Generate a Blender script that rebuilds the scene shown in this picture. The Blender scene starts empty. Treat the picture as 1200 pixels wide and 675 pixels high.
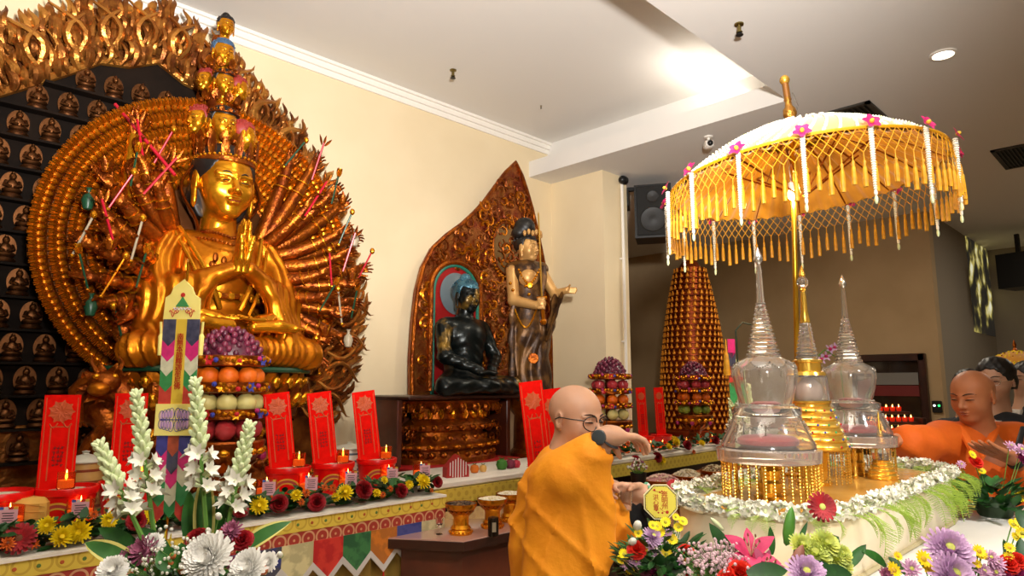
import bpy, math, random
import numpy as np
from mathutils import Matrix, Vector

# ---------------------------------------------------------------- camera, light, exposure
S = bpy.context.scene
COL = S.collection
PI = math.pi
CAM_H = 1.65
FPX = 787.0
PITCH = math.atan(112.5 / FPX)
cd = bpy.data.cameras.new('camera')
cam = bpy.data.objects.new('camera', cd)
COL.objects.link(cam)
cam.location = (0, 0, CAM_H)
cam.rotation_euler = (PI / 2 + PITCH, 0, -PI / 4)
cd.sensor_width = 36
cd.lens = FPX / 1200 * 36
cd.clip_start = 0.05
S.camera = cam
S.view_settings.view_transform = 'Standard'
S.view_settings.look = 'None'
S.view_settings.gamma = 1
S.view_settings.use_curve_mapping = False
S.view_settings.exposure = 0.0
wd = bpy.data.worlds.new('world')
S.world = wd
wd.use_nodes = True
wd.node_tree.nodes['Background'].inputs[0].default_value = (1.0, 0.85, 0.65, 1)
wd.node_tree.nodes['Background'].inputs[1].default_value = 0.05


def lamp(name, kind, loc, energy, color=(1, .9, .76), size=.2, target=None, angle=None, size_y=None, blend=.5):
    l = bpy.data.lights.new(name, kind)
    l.energy = energy
    l.color = color
    if kind == 'AREA':
        l.size = size
        if size_y:
            l.shape = 'RECTANGLE'
            l.size_y = size_y
    else:
        l.shadow_soft_size = size
    if kind == 'SPOT':
        l.spot_size = angle
        l.spot_blend = blend
    o = bpy.data.objects.new(name, l)
    COL.objects.link(o)
    o.location = loc
    if target is not None:
        d = Vector(target) - Vector(loc)
        o.rotation_euler = d.to_track_quat('-Z', 'Y').to_euler()
    return o


# the photographer's flash, most of it bounced off the raised ceiling; the hall's ceiling lights; spotlights on the altar; fills added for the right wall and the stand
lamp('flash_light', 'SPOT', (0.35, -0.30, 2.25), 85, (1, .95, .87), .12, (2.8, 3.0, 2.0), 2.4, blend=1.0)
lamp('bounce_flash', 'SPOT', (0.25, -0.20, 2.30), 1560, (1, .965, .925), .10, (1.9, 2.4, 4.4), 1.75, blend=.75)
lamp('hall_light', 'AREA', (0.6, 0.5, 3.90), 60, (1, .90, .76), 2.6, (0.9, 0.9, 0), size_y=1.2)
lamp('altar_spotlight', 'SPOT', (2.0, 2.3, 4.3), 60, (1, .88, .70), .10, (1.75, 4.35, 2.2), .95, blend=.8)
lamp('niche_spotlight', 'SPOT', (4.0, 2.7, 4.3), 70, (1, .88, .70), .10, (4.3, 4.6, 2.0), 1.1, blend=.8)
lamp('far_hall_light', 'AREA', (7.2, 2.8, 3.9), 58, (1, .88, .70), 1.6, (7.2, 2.8, 0))
lamp('right_wall_fill', 'AREA', (10.5, -0.2, 3.9), 45, (1, .92, .8), 1.2, (10.5, -0.2, 0))  # unseen lamp added to brighten the dim right-hand wall
lamp('stand_fill', 'SPOT', (2.1, -1.7, 3.88), 560, (1, .97, .93), .08, (2.8, .7, 1.15), .72, blend=.6)  # added fill aimed at the stone stand and white table to brighten them


# ---------------------------------------------------------------- where a picture point lies in the hall
FW = np.array([math.sqrt(.5), math.sqrt(.5), 0])
RT = np.array([math.sqrt(.5), -math.sqrt(.5), 0])
UP = np.array([0, 0, 1.0])
CP = np.array([0, 0, CAM_H])


def ray(px, py):
    x = (px - 600) / FPX
    y = (337.5 - py) / FPX
    f = math.cos(PITCH) - math.sin(PITCH) * y
    u = math.sin(PITCH) + math.cos(PITCH) * y
    return RT * x + FW * f + UP * u


def W(px, py, d):
    r = ray(px, py)
    return CP + r * (d / r.dot(FW))


def onY(px, py, Y):
    r = ray(px, py)
    return CP + r * (Y / r[1])


def onX(px, py, X):
    r = ray(px, py)
    return CP + r * (X / r[0])


def onZ(px, py, Z):
    r = ray(px, py)
    return CP + r * ((Z - CAM_H) / r[2])


# ---------------------------------------------------------------- materials
def lin(c):
    if isinstance(c, str):
        c = c.lstrip('#')
        c = [int(c[i:i + 2], 16) / 255 for i in (0, 2, 4)]
        return tuple(v / 12.92 if v <= .04045 else ((v + .055) / 1.055) ** 2.4 for v in c)
    return tuple(c)


MATS = {}


def mat(name, c, rough=.6, metal=0, c2=None, scale=8., bump=0, bscale=None, emit=None, estr=0, trans=0, ior=1.45,
        coat=0, sss=0, sheen=0, contrast=None, alpha=1):
    if name in MATS:
        return MATS[name]
    m = bpy.data.materials.new(name)
    m.use_nodes = True
    nt = m.node_tree
    b = nt.nodes['Principled BSDF']
    c = lin(c)
    b.inputs['Base Color'].default_value = (*c, 1)
    b.inputs['Roughness'].default_value = rough
    b.inputs['Metallic'].default_value = metal
    b.inputs['Transmission Weight'].default_value = trans
    b.inputs['IOR'].default_value = ior
    b.inputs['Coat Weight'].default_value = coat
    b.inputs['Coat Roughness'].default_value = .1
    b.inputs['Sheen Weight'].default_value = sheen
    if sss:
        b.inputs['Subsurface Weight'].default_value = sss
        b.inputs['Subsurface Radius'].default_value = (.01, .004, .002)
    if emit is not None:
        b.inputs['Emission Color'].default_value = (*lin(emit), 1)
        b.inputs['Emission Strength'].default_value = estr
    tc = None
    if c2 is not None or bump:
        tc = nt.nodes.new('ShaderNodeTexCoord')
    if c2 is not None:
        n = nt.nodes.new('ShaderNodeTexNoise')
        n.inputs['Scale'].default_value = scale
        n.inputs['Detail'].default_value = 4
        nt.links.new(tc.outputs['Object'], n.inputs['Vector'])
        r = nt.nodes.new('ShaderNodeValToRGB')
        lo, hi = contrast or (.35, .65)
        r.color_ramp.elements[0].position = lo
        r.color_ramp.elements[1].position = hi
        r.color_ramp.elements[0].color = (*c, 1)
        r.color_ramp.elements[1].color = (*lin(c2), 1)
        nt.links.new(n.outputs['Fac'], r.inputs['Fac'])
        nt.links.new(r.outputs['Color'], b.inputs['Base Color'])
    if bump:
        n = nt.nodes.new('ShaderNodeTexNoise')
        n.inputs['Scale'].default_value = bscale or scale * 3
        n.inputs['Detail'].default_value = 3
        nt.links.new(tc.outputs['Object'], n.inputs['Vector'])
        bp = nt.nodes.new('ShaderNodeBump')
        bp.inputs['Strength'].default_value = bump
        bp.inputs['Distance'].default_value = .02
        nt.links.new(n.outputs['Fac'], bp.inputs['Height'])
        nt.links.new(bp.outputs['Normal'], b.inputs['Normal'])
    MATS[name] = m
    return m


GOLD = mat('gilded gold', '#c9780f', .32, .82, '#b2620c', 9, .10, 40)
GOLDB = mat('bright gold', '#dd961c', .26, .84, '#c97e14', 12)
GOLDR = mat('red gold', '#a4560f', .34, .82, '#75330e', 14, .35, 45)
COPPER = mat('aged gilded copper', '#a86a2c', .36, .8, '#6d3a1a', 7, .35, 30)
COPPERL = mat('bright gilded copper', '#cb8c3e', .32, .8, '#955423', 7, .30, 30)
BRONZE = mat('dark bronze', '#5a3820', .40, 1, '#3a2415', 9, .2, 30)
DARKN = mat('dark lacquer panel', '#120c08', .8, 0, '#1e140d', 5)
DARKN.node_tree.nodes['Principled BSDF'].inputs['Specular IOR Level'].default_value = .12
GREYP = mat('grey gilt panel', '#4a4030', .4, .6, '#6b5a3c', 4)
WOODR = mat('red brown wood', '#4a2013', .35, 0, '#5e2b18', 6, coat=.3)
WOODD = mat('dark wood', '#2a120b', .35, 0, '#3a1a10', 6, coat=.3)
RED = mat('red lacquer', '#c8160f', .35, 0, coat=.2)
REDP = mat('red paper', '#ee1208', .8, 0, '#e01006', 30)
REDP.node_tree.nodes['Principled BSDF'].inputs['Specular IOR Level'].default_value = .1
REDPL = mat('red plastic', '#dd0c0a', .30, 0)
BLACKH = mat('black hair paint', '#15110f', .45)
BLUEH = mat('blue hair paint', '#3d5a78', .5)
REDH = mat('red hair paint', '#8d2a24', .5)
WHITE = mat('white paint', '#efe9df', .5)
BLACK = mat('black plastic', '#121212', .4)
GREEN = mat('leaf green', '#2f6b22', .5, 0, '#1d4a1a', 20)
GREEND = mat('dark leaf green', '#173c17', .5, 0, '#244f1f', 20)
LIME = mat('fern green', '#8fae3a', .6, 0, '#a9c255', 20)
CREAM = mat('leaf cream edge', '#c9c06c', .5)
STEM = mat('stem green', '#5f8c3a', .5)
GLASS = mat('clear glass', '#ffffff', .0, 0, trans=1, ior=1.45)
AMBER = mat('amber candle glass', '#f0935a', .05, 0, trans=.95, ior=1.3)
FLAME = mat('candle flame', '#ffd080', .5, emit='#ffbe5a', estr=14)
WAX = mat('candle wax', '#f0c070', .5, emit='#ff9a40', estr=.5)  # flame light inside the wax put in as a faint glow
PINKTAG = mat('pink paper tag', '#dba3ae', .7)
INK = mat('black ink', '#1a1414', .7)
INKR = mat('dark red ink', '#7d0f0c', .7)
YEL = mat('yellow petal', '#f4dc10', .6, 0, '#e8c808', 30)
REDF = mat('deep red petal', '#a50d18', .6, 0, '#7d0812', 30)
SCAR = mat('scarlet petal', '#e8301a', .6, 0, '#d02010', 30)
WHT = mat('white petal', '#e2dfd0', .7)
LAV = mat('lavender petal', '#dcbadc', .6, 0, '#cda6cd', 30)
PINK = mat('pink petal', '#d1406c', .6, 0, '#b52a58', 30)
MAUVE = mat('mauve petal', '#a8607c', .6, 0, '#8f4a66', 30)
MAGENTA = mat('magenta petal', '#b31a5e', .6)
ORANGEF = mat('orange petal', '#d8681e', .6)
LIMEF = mat('lime petal', '#dfe36a', .6, 0, '#cfe08a', 20)
BUDG = mat('bud pale green', '#d3deae', .6)


# ---------------------------------------------------------------- mesh building
def rotm(rx=0, ry=0, rz=0):
    return np.array(Matrix.Rotation(rz, 3, 'Z') @ Matrix.Rotation(ry, 3, 'Y') @ Matrix.Rotation(rx, 3, 'X'))


def frame(d, up=(0, 0, 1)):
    """3x3 whose columns are side, (-normal), d : local z goes along d"""
    d = np.asarray(d, float)
    d = d / (np.linalg.norm(d) + 1e-12)
    up = np.asarray(up, float)
    s = np.cross(up, d)
    if np.linalg.norm(s) < 1e-5:
        s = np.cross((1, 0, 0), d)
        if np.linalg.norm(s) < 1e-5:
            s = np.cross((0, 1, 0), d)
    s /= np.linalg.norm(s)
    n = np.cross(d, s)
    return np.column_stack([s, n, d])


class MB:
    def __init__(self):
        self.v = []
        self.f = []
        self.m = []
        self.n = 0
        self.mats = []

    def add(self, v, f, m=None, R=None, t=None):
        v = np.asarray(v, float)
        if R is not None:
            v = v @ np.asarray(R).T
        if t is not None:
            v = v + np.asarray(t, float)
        if m not in self.mats:
            self.mats.append(m)
        k = self.mats.index(m)
        o = self.n
        self.v.append(v)
        self.f.extend([tuple(i + o for i in q) for q in f])
        self.m.extend([k] * len(f))
        self.n += len(v)
        return self

    def mb(self, other, R=None, t=None):
        if not other.n:
            return self
        v = np.concatenate(other.v)
        base = self.n
        if R is not None:
            v = v @ np.asarray(R).T
        if t is not None:
            v = v + np.asarray(t, float)
        self.v.append(v)
        self.f.extend([tuple(i + base for i in q) for q in other.f])
        idx = []
        for q in other.mats:
            if q not in self.mats:
                self.mats.append(q)
            idx.append(self.mats.index(q))
        self.m.extend([idx[k] for k in other.m])
        self.n += other.n
        return self

    def box(self, c, s, m=None, R=None, bev=0):
        x, y, z = [q / 2 for q in s]
        if bev:
            b = min(bev, x * .9, y * .9, z * .9)
            pts = []
            for zz, ins in ((-z, b), (-z + b, 0), (z - b, 0), (z, b)):
                X, Y = x - ins, y - ins
                c_ = b
                pts += [(-X + c_, -Y, zz), (X - c_, -Y, zz), (X, -Y + c_, zz), (X, Y - c_, zz), (X - c_, Y, zz),
                        (-X + c_, Y, zz), (-X, Y - c_, zz), (-X, -Y + c_, zz)]
            f = [tuple(range(7, -1, -1)), tuple(range(24, 32))]
            for l in range(3):
                for i in range(8):
                    j = (i + 1) % 8
                    f.append((l * 8 + i, l * 8 + j, l * 8 + 8 + j, l * 8 + 8 + i))
            return self.add(pts, f, m, R, c)
        v = [(-x, -y, -z), (x, -y, -z), (x, y, -z), (-x, y, -z), (-x, -y, z), (x, -y, z), (x, y, z), (-x, y, z)]
        f = [(3, 2, 1, 0), (4, 5, 6, 7), (0, 1, 5, 4), (1, 2, 6, 5), (2, 3, 7, 6), (3, 0, 4, 7)]
        return self.add(v, f, m, R, c)

    def lathe(self, prof, seg=24, m=None, R=None, t=(0, 0, 0), sx=1, sy=1, wob=None):
        a = np.arange(seg) * 2 * PI / seg
        v = []
        for r, z in prof:
            rr = r * (1 + (wob(a, z) if wob else 0)) if r > 1e-6 else a * 0 + 1e-5
            v.append(np.column_stack([rr * np.cos(a) * sx, rr * np.sin(a) * sy, a * 0 + z]))
        v = np.concatenate(v)
        f = []
        for k in range(len(prof) - 1):
            for i in range(seg):
                j = (i + 1) % seg
                f.append((k * seg + i, k * seg + j, k * seg + seg + j, k * seg + seg + i))
        if prof[0][0] > 1e-6:
            f.append(tuple(range(seg - 1, -1, -1)))
        if prof[-1][0] > 1e-6:
            f.append(tuple((len(prof) - 1) * seg + i for i in range(seg)))
        return self.add(v, f, m, R, t)

    def tube(self, pts, rad, seg=8, m=None, flat=1.0, closed=False, up=(0, 0, 1)):
        P = np.asarray(pts, float)
        n = len(P)
        rad = np.broadcast_to(np.asarray(rad, float), (n,))
        T = np.gradient(P, axis=0) if not closed else (np.roll(P, -1, 0) - np.roll(P, 1, 0))
        a = np.arange(seg) * 2 * PI / seg
        v = []
        s0 = None
        for i in range(n):
            d = T[i] / (np.linalg.norm(T[i]) + 1e-12)
            if s0 is None:
                F = frame(d, up)
                s0 = F[:, 0]
            s = s0 - d * np.dot(s0, d)
            if np.linalg.norm(s) < 1e-6:
                s = frame(d)[:, 0]
            s /= np.linalg.norm(s)
            s0 = s
            q = np.cross(d, s)
            v.append(P[i] + rad[i] * (np.outer(np.cos(a), s) + flat * np.outer(np.sin(a), q)))
        v = np.concatenate(v)
        f = []
        for k in range(n if closed else n - 1):
            k2 = (k + 1) % n
            for i in range(seg):
                j = (i + 1) % seg
                f.append((k * seg + i, k * seg + j, k2 * seg + j, k2 * seg + i))
        if not closed:
            f.append(tuple(range(seg - 1, -1, -1)))
            f.append(tuple((n - 1) * seg + i for i in range(seg)))
        return self.add(v, f, m)

    def ell(self, c, r, m=None, R=None, seg=12, rings=8):
        if np.isscalar(r):
            r = (r, r, r)
        v = [(0, 0, -r[2])]
        for k in range(1, rings):
            th = -PI / 2 + PI * k / rings
            for i in range(seg):
                a = 2 * PI * i / seg
                v.append((r[0] * math.cos(th) * math.cos(a), r[1] * math.cos(th) * math.sin(a), r[2] * math.sin(th)))
        v.append((0, 0, r[2]))
        f = []
        for i in range(seg):
            j = (i + 1) % seg
            f.append((0, 1 + j, 1 + i))
            L = 1 + (rings - 2) * seg
            f.append((L + i, L + j, len(v) - 1))
        for k in range(rings - 2):
            for i in range(seg):
                j = (i + 1) % seg
                o = 1 + k * seg
                f.append((o + i, o + j, o + seg + j, o + seg + i))
        return self.add(v, f, m, R, c)

    def prism(self, pts, th, m=None, R=None, t=None, m_side=None):
        """outline in local x-z, thickness th along y centred on y = 0 (front is -y)"""
        n = len(pts)
        v = [(x, -th / 2, z) for x, z in pts] + [(x, th / 2, z) for x, z in pts]
        area = sum(pts[i][0] * pts[(i + 1) % n][1] - pts[(i + 1) % n][0] * pts[i][1] for i in range(n))
        fr = tuple(range(n)) if area > 0 else tuple(range(n - 1, -1, -1))
        bk = tuple(n + i for i in reversed(fr))
        sides = []
        for i in range(n):
            a, b = fr[i], fr[(i + 1) % n]
            sides.append((b, a, a + n, b + n))
        self.add(v, [fr, bk] + sides, m, R, t)
        return self

    def sheet(self, G, m=None, R=None, t=None, th=0):
        """grid of points [i][j] -> sheet; th gives thickness along the normals"""
        G = np.asarray(G, float)
        a, b = G.shape[:2]
        v = G.reshape(-1, 3)
        f = [(i * b + j, i * b + j + 1, (i + 1) * b + j + 1, (i + 1) * b + j) for i in range(a - 1) for j in range(b - 1)]
        if th:
            du = np.gradient(G, axis=0)
            dv = np.gradient(G, axis=1)
            nn = np.cross(dv, du)
            nn /= np.linalg.norm(nn, axis=2, keepdims=True) + 1e-12
            v2 = (G + nn * th).reshape(-1, 3)
            N = a * b
            f2 = [tuple(N + i for i in reversed(q)) for q in f]
            rim = [i * b for i in range(a)] + [(a - 1) * b + j for j in range(1, b)] + \
                  [i * b + b - 1 for i in range(a - 2, -1, -1)] + [j for j in range(b - 2, 0, -1)]
            f3 = [(rim[i], rim[(i + 1) % len(rim)], N + rim[(i + 1) % len(rim)], N + rim[i]) for i in range(len(rim))]
            return self.add(np.concatenate([v, v2]), f + f2 + f3, m, R, t)
        return self.add(v, f, m, R, t)

    def petal(self, base, d, up, L, w, curl=.3, m=None, n=4, tip=.15, cup=.15, fold=1):
        """blade growing from base along d, its face towards up, bending towards up by curl"""
        F = frame(d, up)
        s, nn, dd = F[:, 0], F[:, 1], F[:, 2]
        G = []
        for i in range(n + 1):
            u = i / n
            ww = w * (math.sin(PI * min(u * .92 + .10, 1)) ** .7 if u < 1 else 0) + w * tip * (1 - abs(2 * u - 1)) * 0
            if i == n:
                ww = w * tip
            c = np.asarray(base) + dd * (L * u * (1 - .15 * abs(curl) * u)) + nn * (curl * L * u * u * .5)
            G.append([c - s * ww / 2 + nn * cup * ww, c, c + s * ww / 2 + nn * cup * ww])
        return self.sheet(G, m)

    def obj(self, name, parent=None, loc=None, rz=0, smooth=True, angle=40, me=None, mats=None):
        if me is None:
            me = bpy.data.meshes.new(name)
            me.from_pydata(np.concatenate(self.v).tolist(), [], self.f)
            for q in (mats or self.mats):
                me.materials.append(q)
            me.polygons.foreach_set('material_index', self.m)
            if smooth:
                me.polygons.foreach_set('use_smooth', [True] * len(me.polygons))
                me.set_sharp_from_angle(angle=math.radians(angle))
            me.update()
        return link(name, me, parent, loc, rz)


def link(name, me, parent=None, loc=None, rz=0):
    o = bpy.data.objects.new(name, me)
    COL.objects.link(o)
    if parent is not None:
        o.parent = parent
    if loc is not None:
        o.location = tuple(float(q) for q in loc)
    if rz:
        o.rotation_euler = (0, 0, rz)
    return o


def tag(o, label, cat, group=None, kind=None):
    o['label'] = label
    o['category'] = cat
    if group:
        o['group'] = group
    if kind:
        o['kind'] = kind
    return o


def thing(name, label, cat, loc=(0, 0, 0), rz=0, group=None):
    o = bpy.data.objects.new(name, None)
    o.empty_display_size = .05
    COL.objects.link(o)
    o.location = tuple(float(q) for q in loc)
    o.rotation_euler = (0, 0, rz)
    return tag(o, label, cat, group)


def struct(name, mb, **k):
    o = mb.obj(name, **k)
    o['kind'] = 'structure'
    return o


def kids(o):
    return [c for c in bpy.data.objects if c.parent == o]


def dup(root, loc, rz=0, label=None, group=None, scale=None):
    r = root.copy()
    COL.objects.link(r)
    r.location = tuple(float(q) for q in loc)
    r.rotation_euler = (0, 0, rz)
    if scale:
        r.scale = (scale,) * 3
    if label:
        r['label'] = label
    if group:
        r['group'] = group
    for ch in root.children:
        c = ch.copy()
        COL.objects.link(c)
        c.parent = r
        for g in ch.children:
            d = g.copy()
            COL.objects.link(d)
            d.parent = c
    return r


ORD = ['first', 'second', 'third', 'fourth', 'fifth', 'sixth', 'seventh', 'eighth', 'ninth', 'tenth', 'eleventh',
       'twelfth', 'thirteenth', 'fourteenth', 'fifteenth', 'sixteenth', 'seventeenth', 'eighteenth', 'nineteenth', 'twentieth']


# ---------------------------------------------------------------- sculpting: smooth-blended solids -> one mesh
class SDF:
    def __init__(self, lo, hi, h):
        self.lo = np.asarray(lo, float)
        self.h = h
        self.n = np.ceil((np.asarray(hi, float) - self.lo) / h).astype(int) + 1
        self.f = np.full(self.n, .3, np.float32)
        self.ax = [(self.lo[i] + h * np.arange(self.n[i])).astype(np.float32) for i in range(3)]

    def win(self, lo, hi):
        a = np.clip(np.floor((np.asarray(lo) - self.lo) / self.h).astype(int), 0, self.n)
        b = np.clip(np.ceil((np.asarray(hi) - self.lo) / self.h).astype(int) + 1, 0, self.n)
        if (b <= a).any():
            return None, None
        sl = tuple(slice(a[i], b[i]) for i in range(3))
        X = np.meshgrid(*[self.ax[i][sl[i]] for i in range(3)], indexing='ij', sparse=True)
        return sl, X

    def put(self, sl, d, k, op):
        a = self.f[sl]
        if op == 'add':
            if k > 0:
                h = np.clip(.5 + .5 * (a - d) / k, 0, 1)
                self.f[sl] = a + (d - a) * h - k * h * (1 - h)
            else:
                self.f[sl] = np.minimum(a, d)
        else:
            d = -d
            if k > 0:
                h = np.clip(.5 - .5 * (a - d) / k, 0, 1)
                self.f[sl] = a + (d - a) * h + k * h * (1 - h)
            else:
                self.f[sl] = np.maximum(a, d)

    def ell(self, c, r, R=None, k=.02, op='add'):
        c = np.asarray(c, float)
        if np.isscalar(r):
            r = (r, r, r)
        r = np.asarray(r, float)
        m = r.max() + k * 1.2 + 3 * self.h
        sl, X = self.win(c - m, c + m)
        if sl is None:
            return
        x, y, z = X[0] - c[0], X[1] - c[1], X[2] - c[2]
        if R is not None:
            R = np.asarray(R)
            x, y, z = (R[0, i] * x + R[1, i] * y + R[2, i] * z for i in range(3))
        k0 = np.sqrt((x / r[0]) ** 2 + (y / r[1]) ** 2 + (z / r[2]) ** 2)
        k1 = np.sqrt((x / r[0] ** 2) ** 2 + (y / r[1] ** 2) ** 2 + (z / r[2] ** 2) ** 2) + 1e-6
        self.put(sl, (k0 * (k0 - 1) / k1).astype(np.float32), k, op)

    def cone(self, a, b, ra, rb, k=.02, op='add'):
        a = np.asarray(a, float)
        b = np.asarray(b, float)
        m = max(ra, rb) + k * 1.2 + 3 * self.h
        sl, X = self.win(np.minimum(a, b) - m, np.maximum(a, b) + m)
        if sl is None:
            return
        ba = b - a
        l2 = ba.dot(ba) + 1e-12
        x, y, z = X[0] - a[0], X[1] - a[1], X[2] - a[2]
        t = np.clip((x * ba[0] + y * ba[1] + z * ba[2]) / l2, 0, 1)
        d = np.sqrt((x - t * ba[0]) ** 2 + (y - t * ba[1]) ** 2 + (z - t * ba[2]) ** 2) - (ra + (rb - ra) * t)
        self.put(sl, d.astype(np.float32), k, op)

    def box(self, c, hs, R=None, rad=.01, k=.02, op='add'):
        c = np.asarray(c, float)
        hs = np.asarray(hs, float)
        m = np.linalg.norm(hs) + k * 1.2 + 3 * self.h
        sl, X = self.win(c - m, c + m)
        if sl is None:
            return
        x, y, z = X[0] - c[0], X[1] - c[1], X[2] - c[2]
        if R is not None:
            R = np.asarray(R)
            x, y, z = (R[0, i] * x + R[1, i] * y + R[2, i] * z for i in range(3))
        qx, qy, qz = np.abs(x) - hs[0] + rad, np.abs(y) - hs[1] + rad, np.abs(z) - hs[2] + rad
        d = np.sqrt(np.maximum(qx, 0) ** 2 + np.maximum(qy, 0) ** 2 + np.maximum(qz, 0) ** 2) + \
            np.minimum(np.maximum(qx, np.maximum(qy, qz)), 0) - rad
        self.put(sl, d.astype(np.float32), k, op)

    def chain(self, pts, rads, k=.02, op='add'):
        for i in range(len(pts) - 1):
            self.cone(pts[i], pts[i + 1], rads[i], rads[i + 1], k, op)

    def ripple(self, fn):
        X = np.meshgrid(*self.ax, indexing='ij', sparse=True)
        near = np.abs(self.f) < .06
        d = np.broadcast_to(fn(*X), self.f.shape)
        self.f = np.where(near, self.f + d, self.f).astype(np.float32)

    def mesh(self, m=None, mb=None, R=None, t=None):
        f = self.f.copy()
        f[0], f[-1], f[:, 0], f[:, -1], f[:, :, 0], f[:, :, -1] = .1, .1, .1, .1, .1, .1
        s = f < 0
        n = np.array(f.shape) - 1
        cnt = np.zeros(n, np.int8)
        offs = [(i, j, k) for i in (0, 1) for j in (0, 1) for k in (0, 1)]
        for o in offs:
            cnt += s[o[0]:o[0] + n[0], o[1]:o[1] + n[1], o[2]:o[2] + n[2]]
        act = (cnt > 0) & (cnt < 8)
        I = np.argwhere(act)
        ids = np.full(n, -1, np.int64)
        ids[act] = np.arange(len(I))
        V = {o: f[I[:, 0] + o[0], I[:, 1] + o[1], I[:, 2] + o[2]] for o in offs}
        acc = np.zeros((len(I), 3))
        c = np.zeros(len(I))
        for o in offs:
            for ax in range(3):
                if o[ax]:
                    continue
                q = list(o)
                q[ax] = 1
                a, b = V[o], V[tuple(q)]
                hit = (a < 0) != (b < 0)
                tt = np.where(hit, a / np.where(hit, a - b, 1), 0)
                p = np.tile(np.array(o, float), (len(I), 1))
                p[:, ax] += tt
                acc[hit] += p[hit]
                c[hit] += 1
        P = self.lo + self.h * (I + acc / c[:, None])
        Q = []
        for ax in range(3):
            u, w = (ax + 1) % 3, (ax + 2) % 3
            sl0 = [slice(1, -1)] * 3
            sl1 = [slice(1, -1)] * 3
            sl0[ax] = slice(0, -1)
            sl1[ax] = slice(1, None)
            a, b = s[tuple(sl0)], s[tuple(sl1)]
            E = np.argwhere(a != b)
            fl = a[tuple(E.T)]
            E = E + 1
            E[:, ax] -= 1
            g = []
            for du, dw in ((-1, -1), (0, -1), (0, 0), (-1, 0)):
                J = E.copy()
                J[:, u] += du
                J[:, w] += dw
                g.append(ids[tuple(J.T)])
            g = np.stack(g, 1)
            g[~fl] = g[~fl][:, ::-1]
            Q.append(g)
        Q = np.concatenate(Q)
        Q = Q[(Q >= 0).all(1)]
        if mb is None:
            mb = MB()
        return mb.add(P, [tuple(q) for q in Q.tolist()], m, R, t)


class Placed:
    """adds to an SDF in a local frame: position t, rotation R, uniform scale s"""

    def __init__(self, sdf, R, t, s=1.0):
        self.q, self.R, self.t, self.s = sdf, np.asarray(R, float), np.asarray(t, float), s

    def p(self, a):
        return self.R @ (np.asarray(a, float) * self.s) + self.t

    def ell(self, c, r, R=None, k=.02, op='add'):
        r = (r, r, r) if np.isscalar(r) else r
        RR = self.R if R is None else self.R @ np.asarray(R)
        self.q.ell(self.p(c), np.asarray(r) * self.s, RR, k * self.s, op)

    def cone(self, a, b, ra, rb, k=.02, op='add'):
        self.q.cone(self.p(a), self.p(b), ra * self.s, rb * self.s, k * self.s, op)

    def chain(self, pts, rads, k=.02, op='add'):
        for i in range(len(pts) - 1):
            self.cone(pts[i], pts[i + 1], rads[i], rads[i + 1], k, op)

    def box(self, c, hs, R=None, rad=.01, k=.02, op='add'):
        RR = self.R if R is None else self.R @ np.asarray(R)
        self.q.box(self.p(c), np.asarray(hs) * self.s, RR, rad * self.s, k * self.s, op)


def head(q, kind='buddha', neck=True):
    """q: SDF or Placed, unit head (chin -.5, crown +.5), looking to -y"""
    q.ell((0, .07, .12), (.37, .44, .38), k=.02)
    q.ell((0, -.06, -.15), (.305, .33, .34), k=.12)
    q.ell((0, -.24, -.40), (.13, .11, .09), k=.10)
    for s in (-1, 1):
        q.ell((s * .19, -.17, -.13), (.11, .14, .14), k=.10)
        q.cone((s * .03, -.355, .065), (s * .22, -.31, .075), .026, .02, k=.06)
        q.ell((s * .145, -.415, -.005), (.09, .075, .045), k=.05, op='sub')
        q.ell((s * .145, -.30, -.01), (.078, .07, .05), k=.012)
        q.cone((s * .075, -.355, -.006), (s * .145, -.374, .020), .012, .014, k=.01)
        q.cone((s * .145, -.374, .020), (s * .215, -.325, -.006), .014, .010, k=.01)
        q.ell((s * .048, -.395, -.155), (.036, .04, .028), k=.025)
        if kind == 'buddha':
            q.ell((s * .375, .03, -.05), (.035, .085, .20), k=.03)
            q.ell((s * .375, .0, -.27), (.035, .055, .12), k=.03)
        else:
            Re = rotm(0, 0, s * .35)
            q.ell((s * .375, .06, -.03), (.035, .085, .14), Re, k=.03)
            q.ell((s * .40, .04, -.01), (.02, .045, .08), Re, k=.02, op='sub')
            q.cone((s * .385, .0, -.12), (s * .37, .02, -.16), .028, .022, k=.02)
    q.cone((0, -.345, .07), (0, -.455, -.125), .022, .040, k=.05)
    q.ell((0, -.45, -.135), (.045, .04, .036), k=.03)
    q.ell((-.035, -.385, -.250), (.06, .04, .020), rotm(0, .15, 0), k=.02)
    q.ell((.035, -.385, -.250), (.06, .04, .020), rotm(0, -.15, 0), k=.02)
    q.ell((0, -.375, -.295), (.075, .045, .025), k=.02)
    q.ell((0, -.430, -.272), (.075, .035, .006), k=.008, op='sub')
    if neck:
        q.cone((0, .09, -.25), (0, .12, -.75), .21, .23, k=.08)


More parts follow.
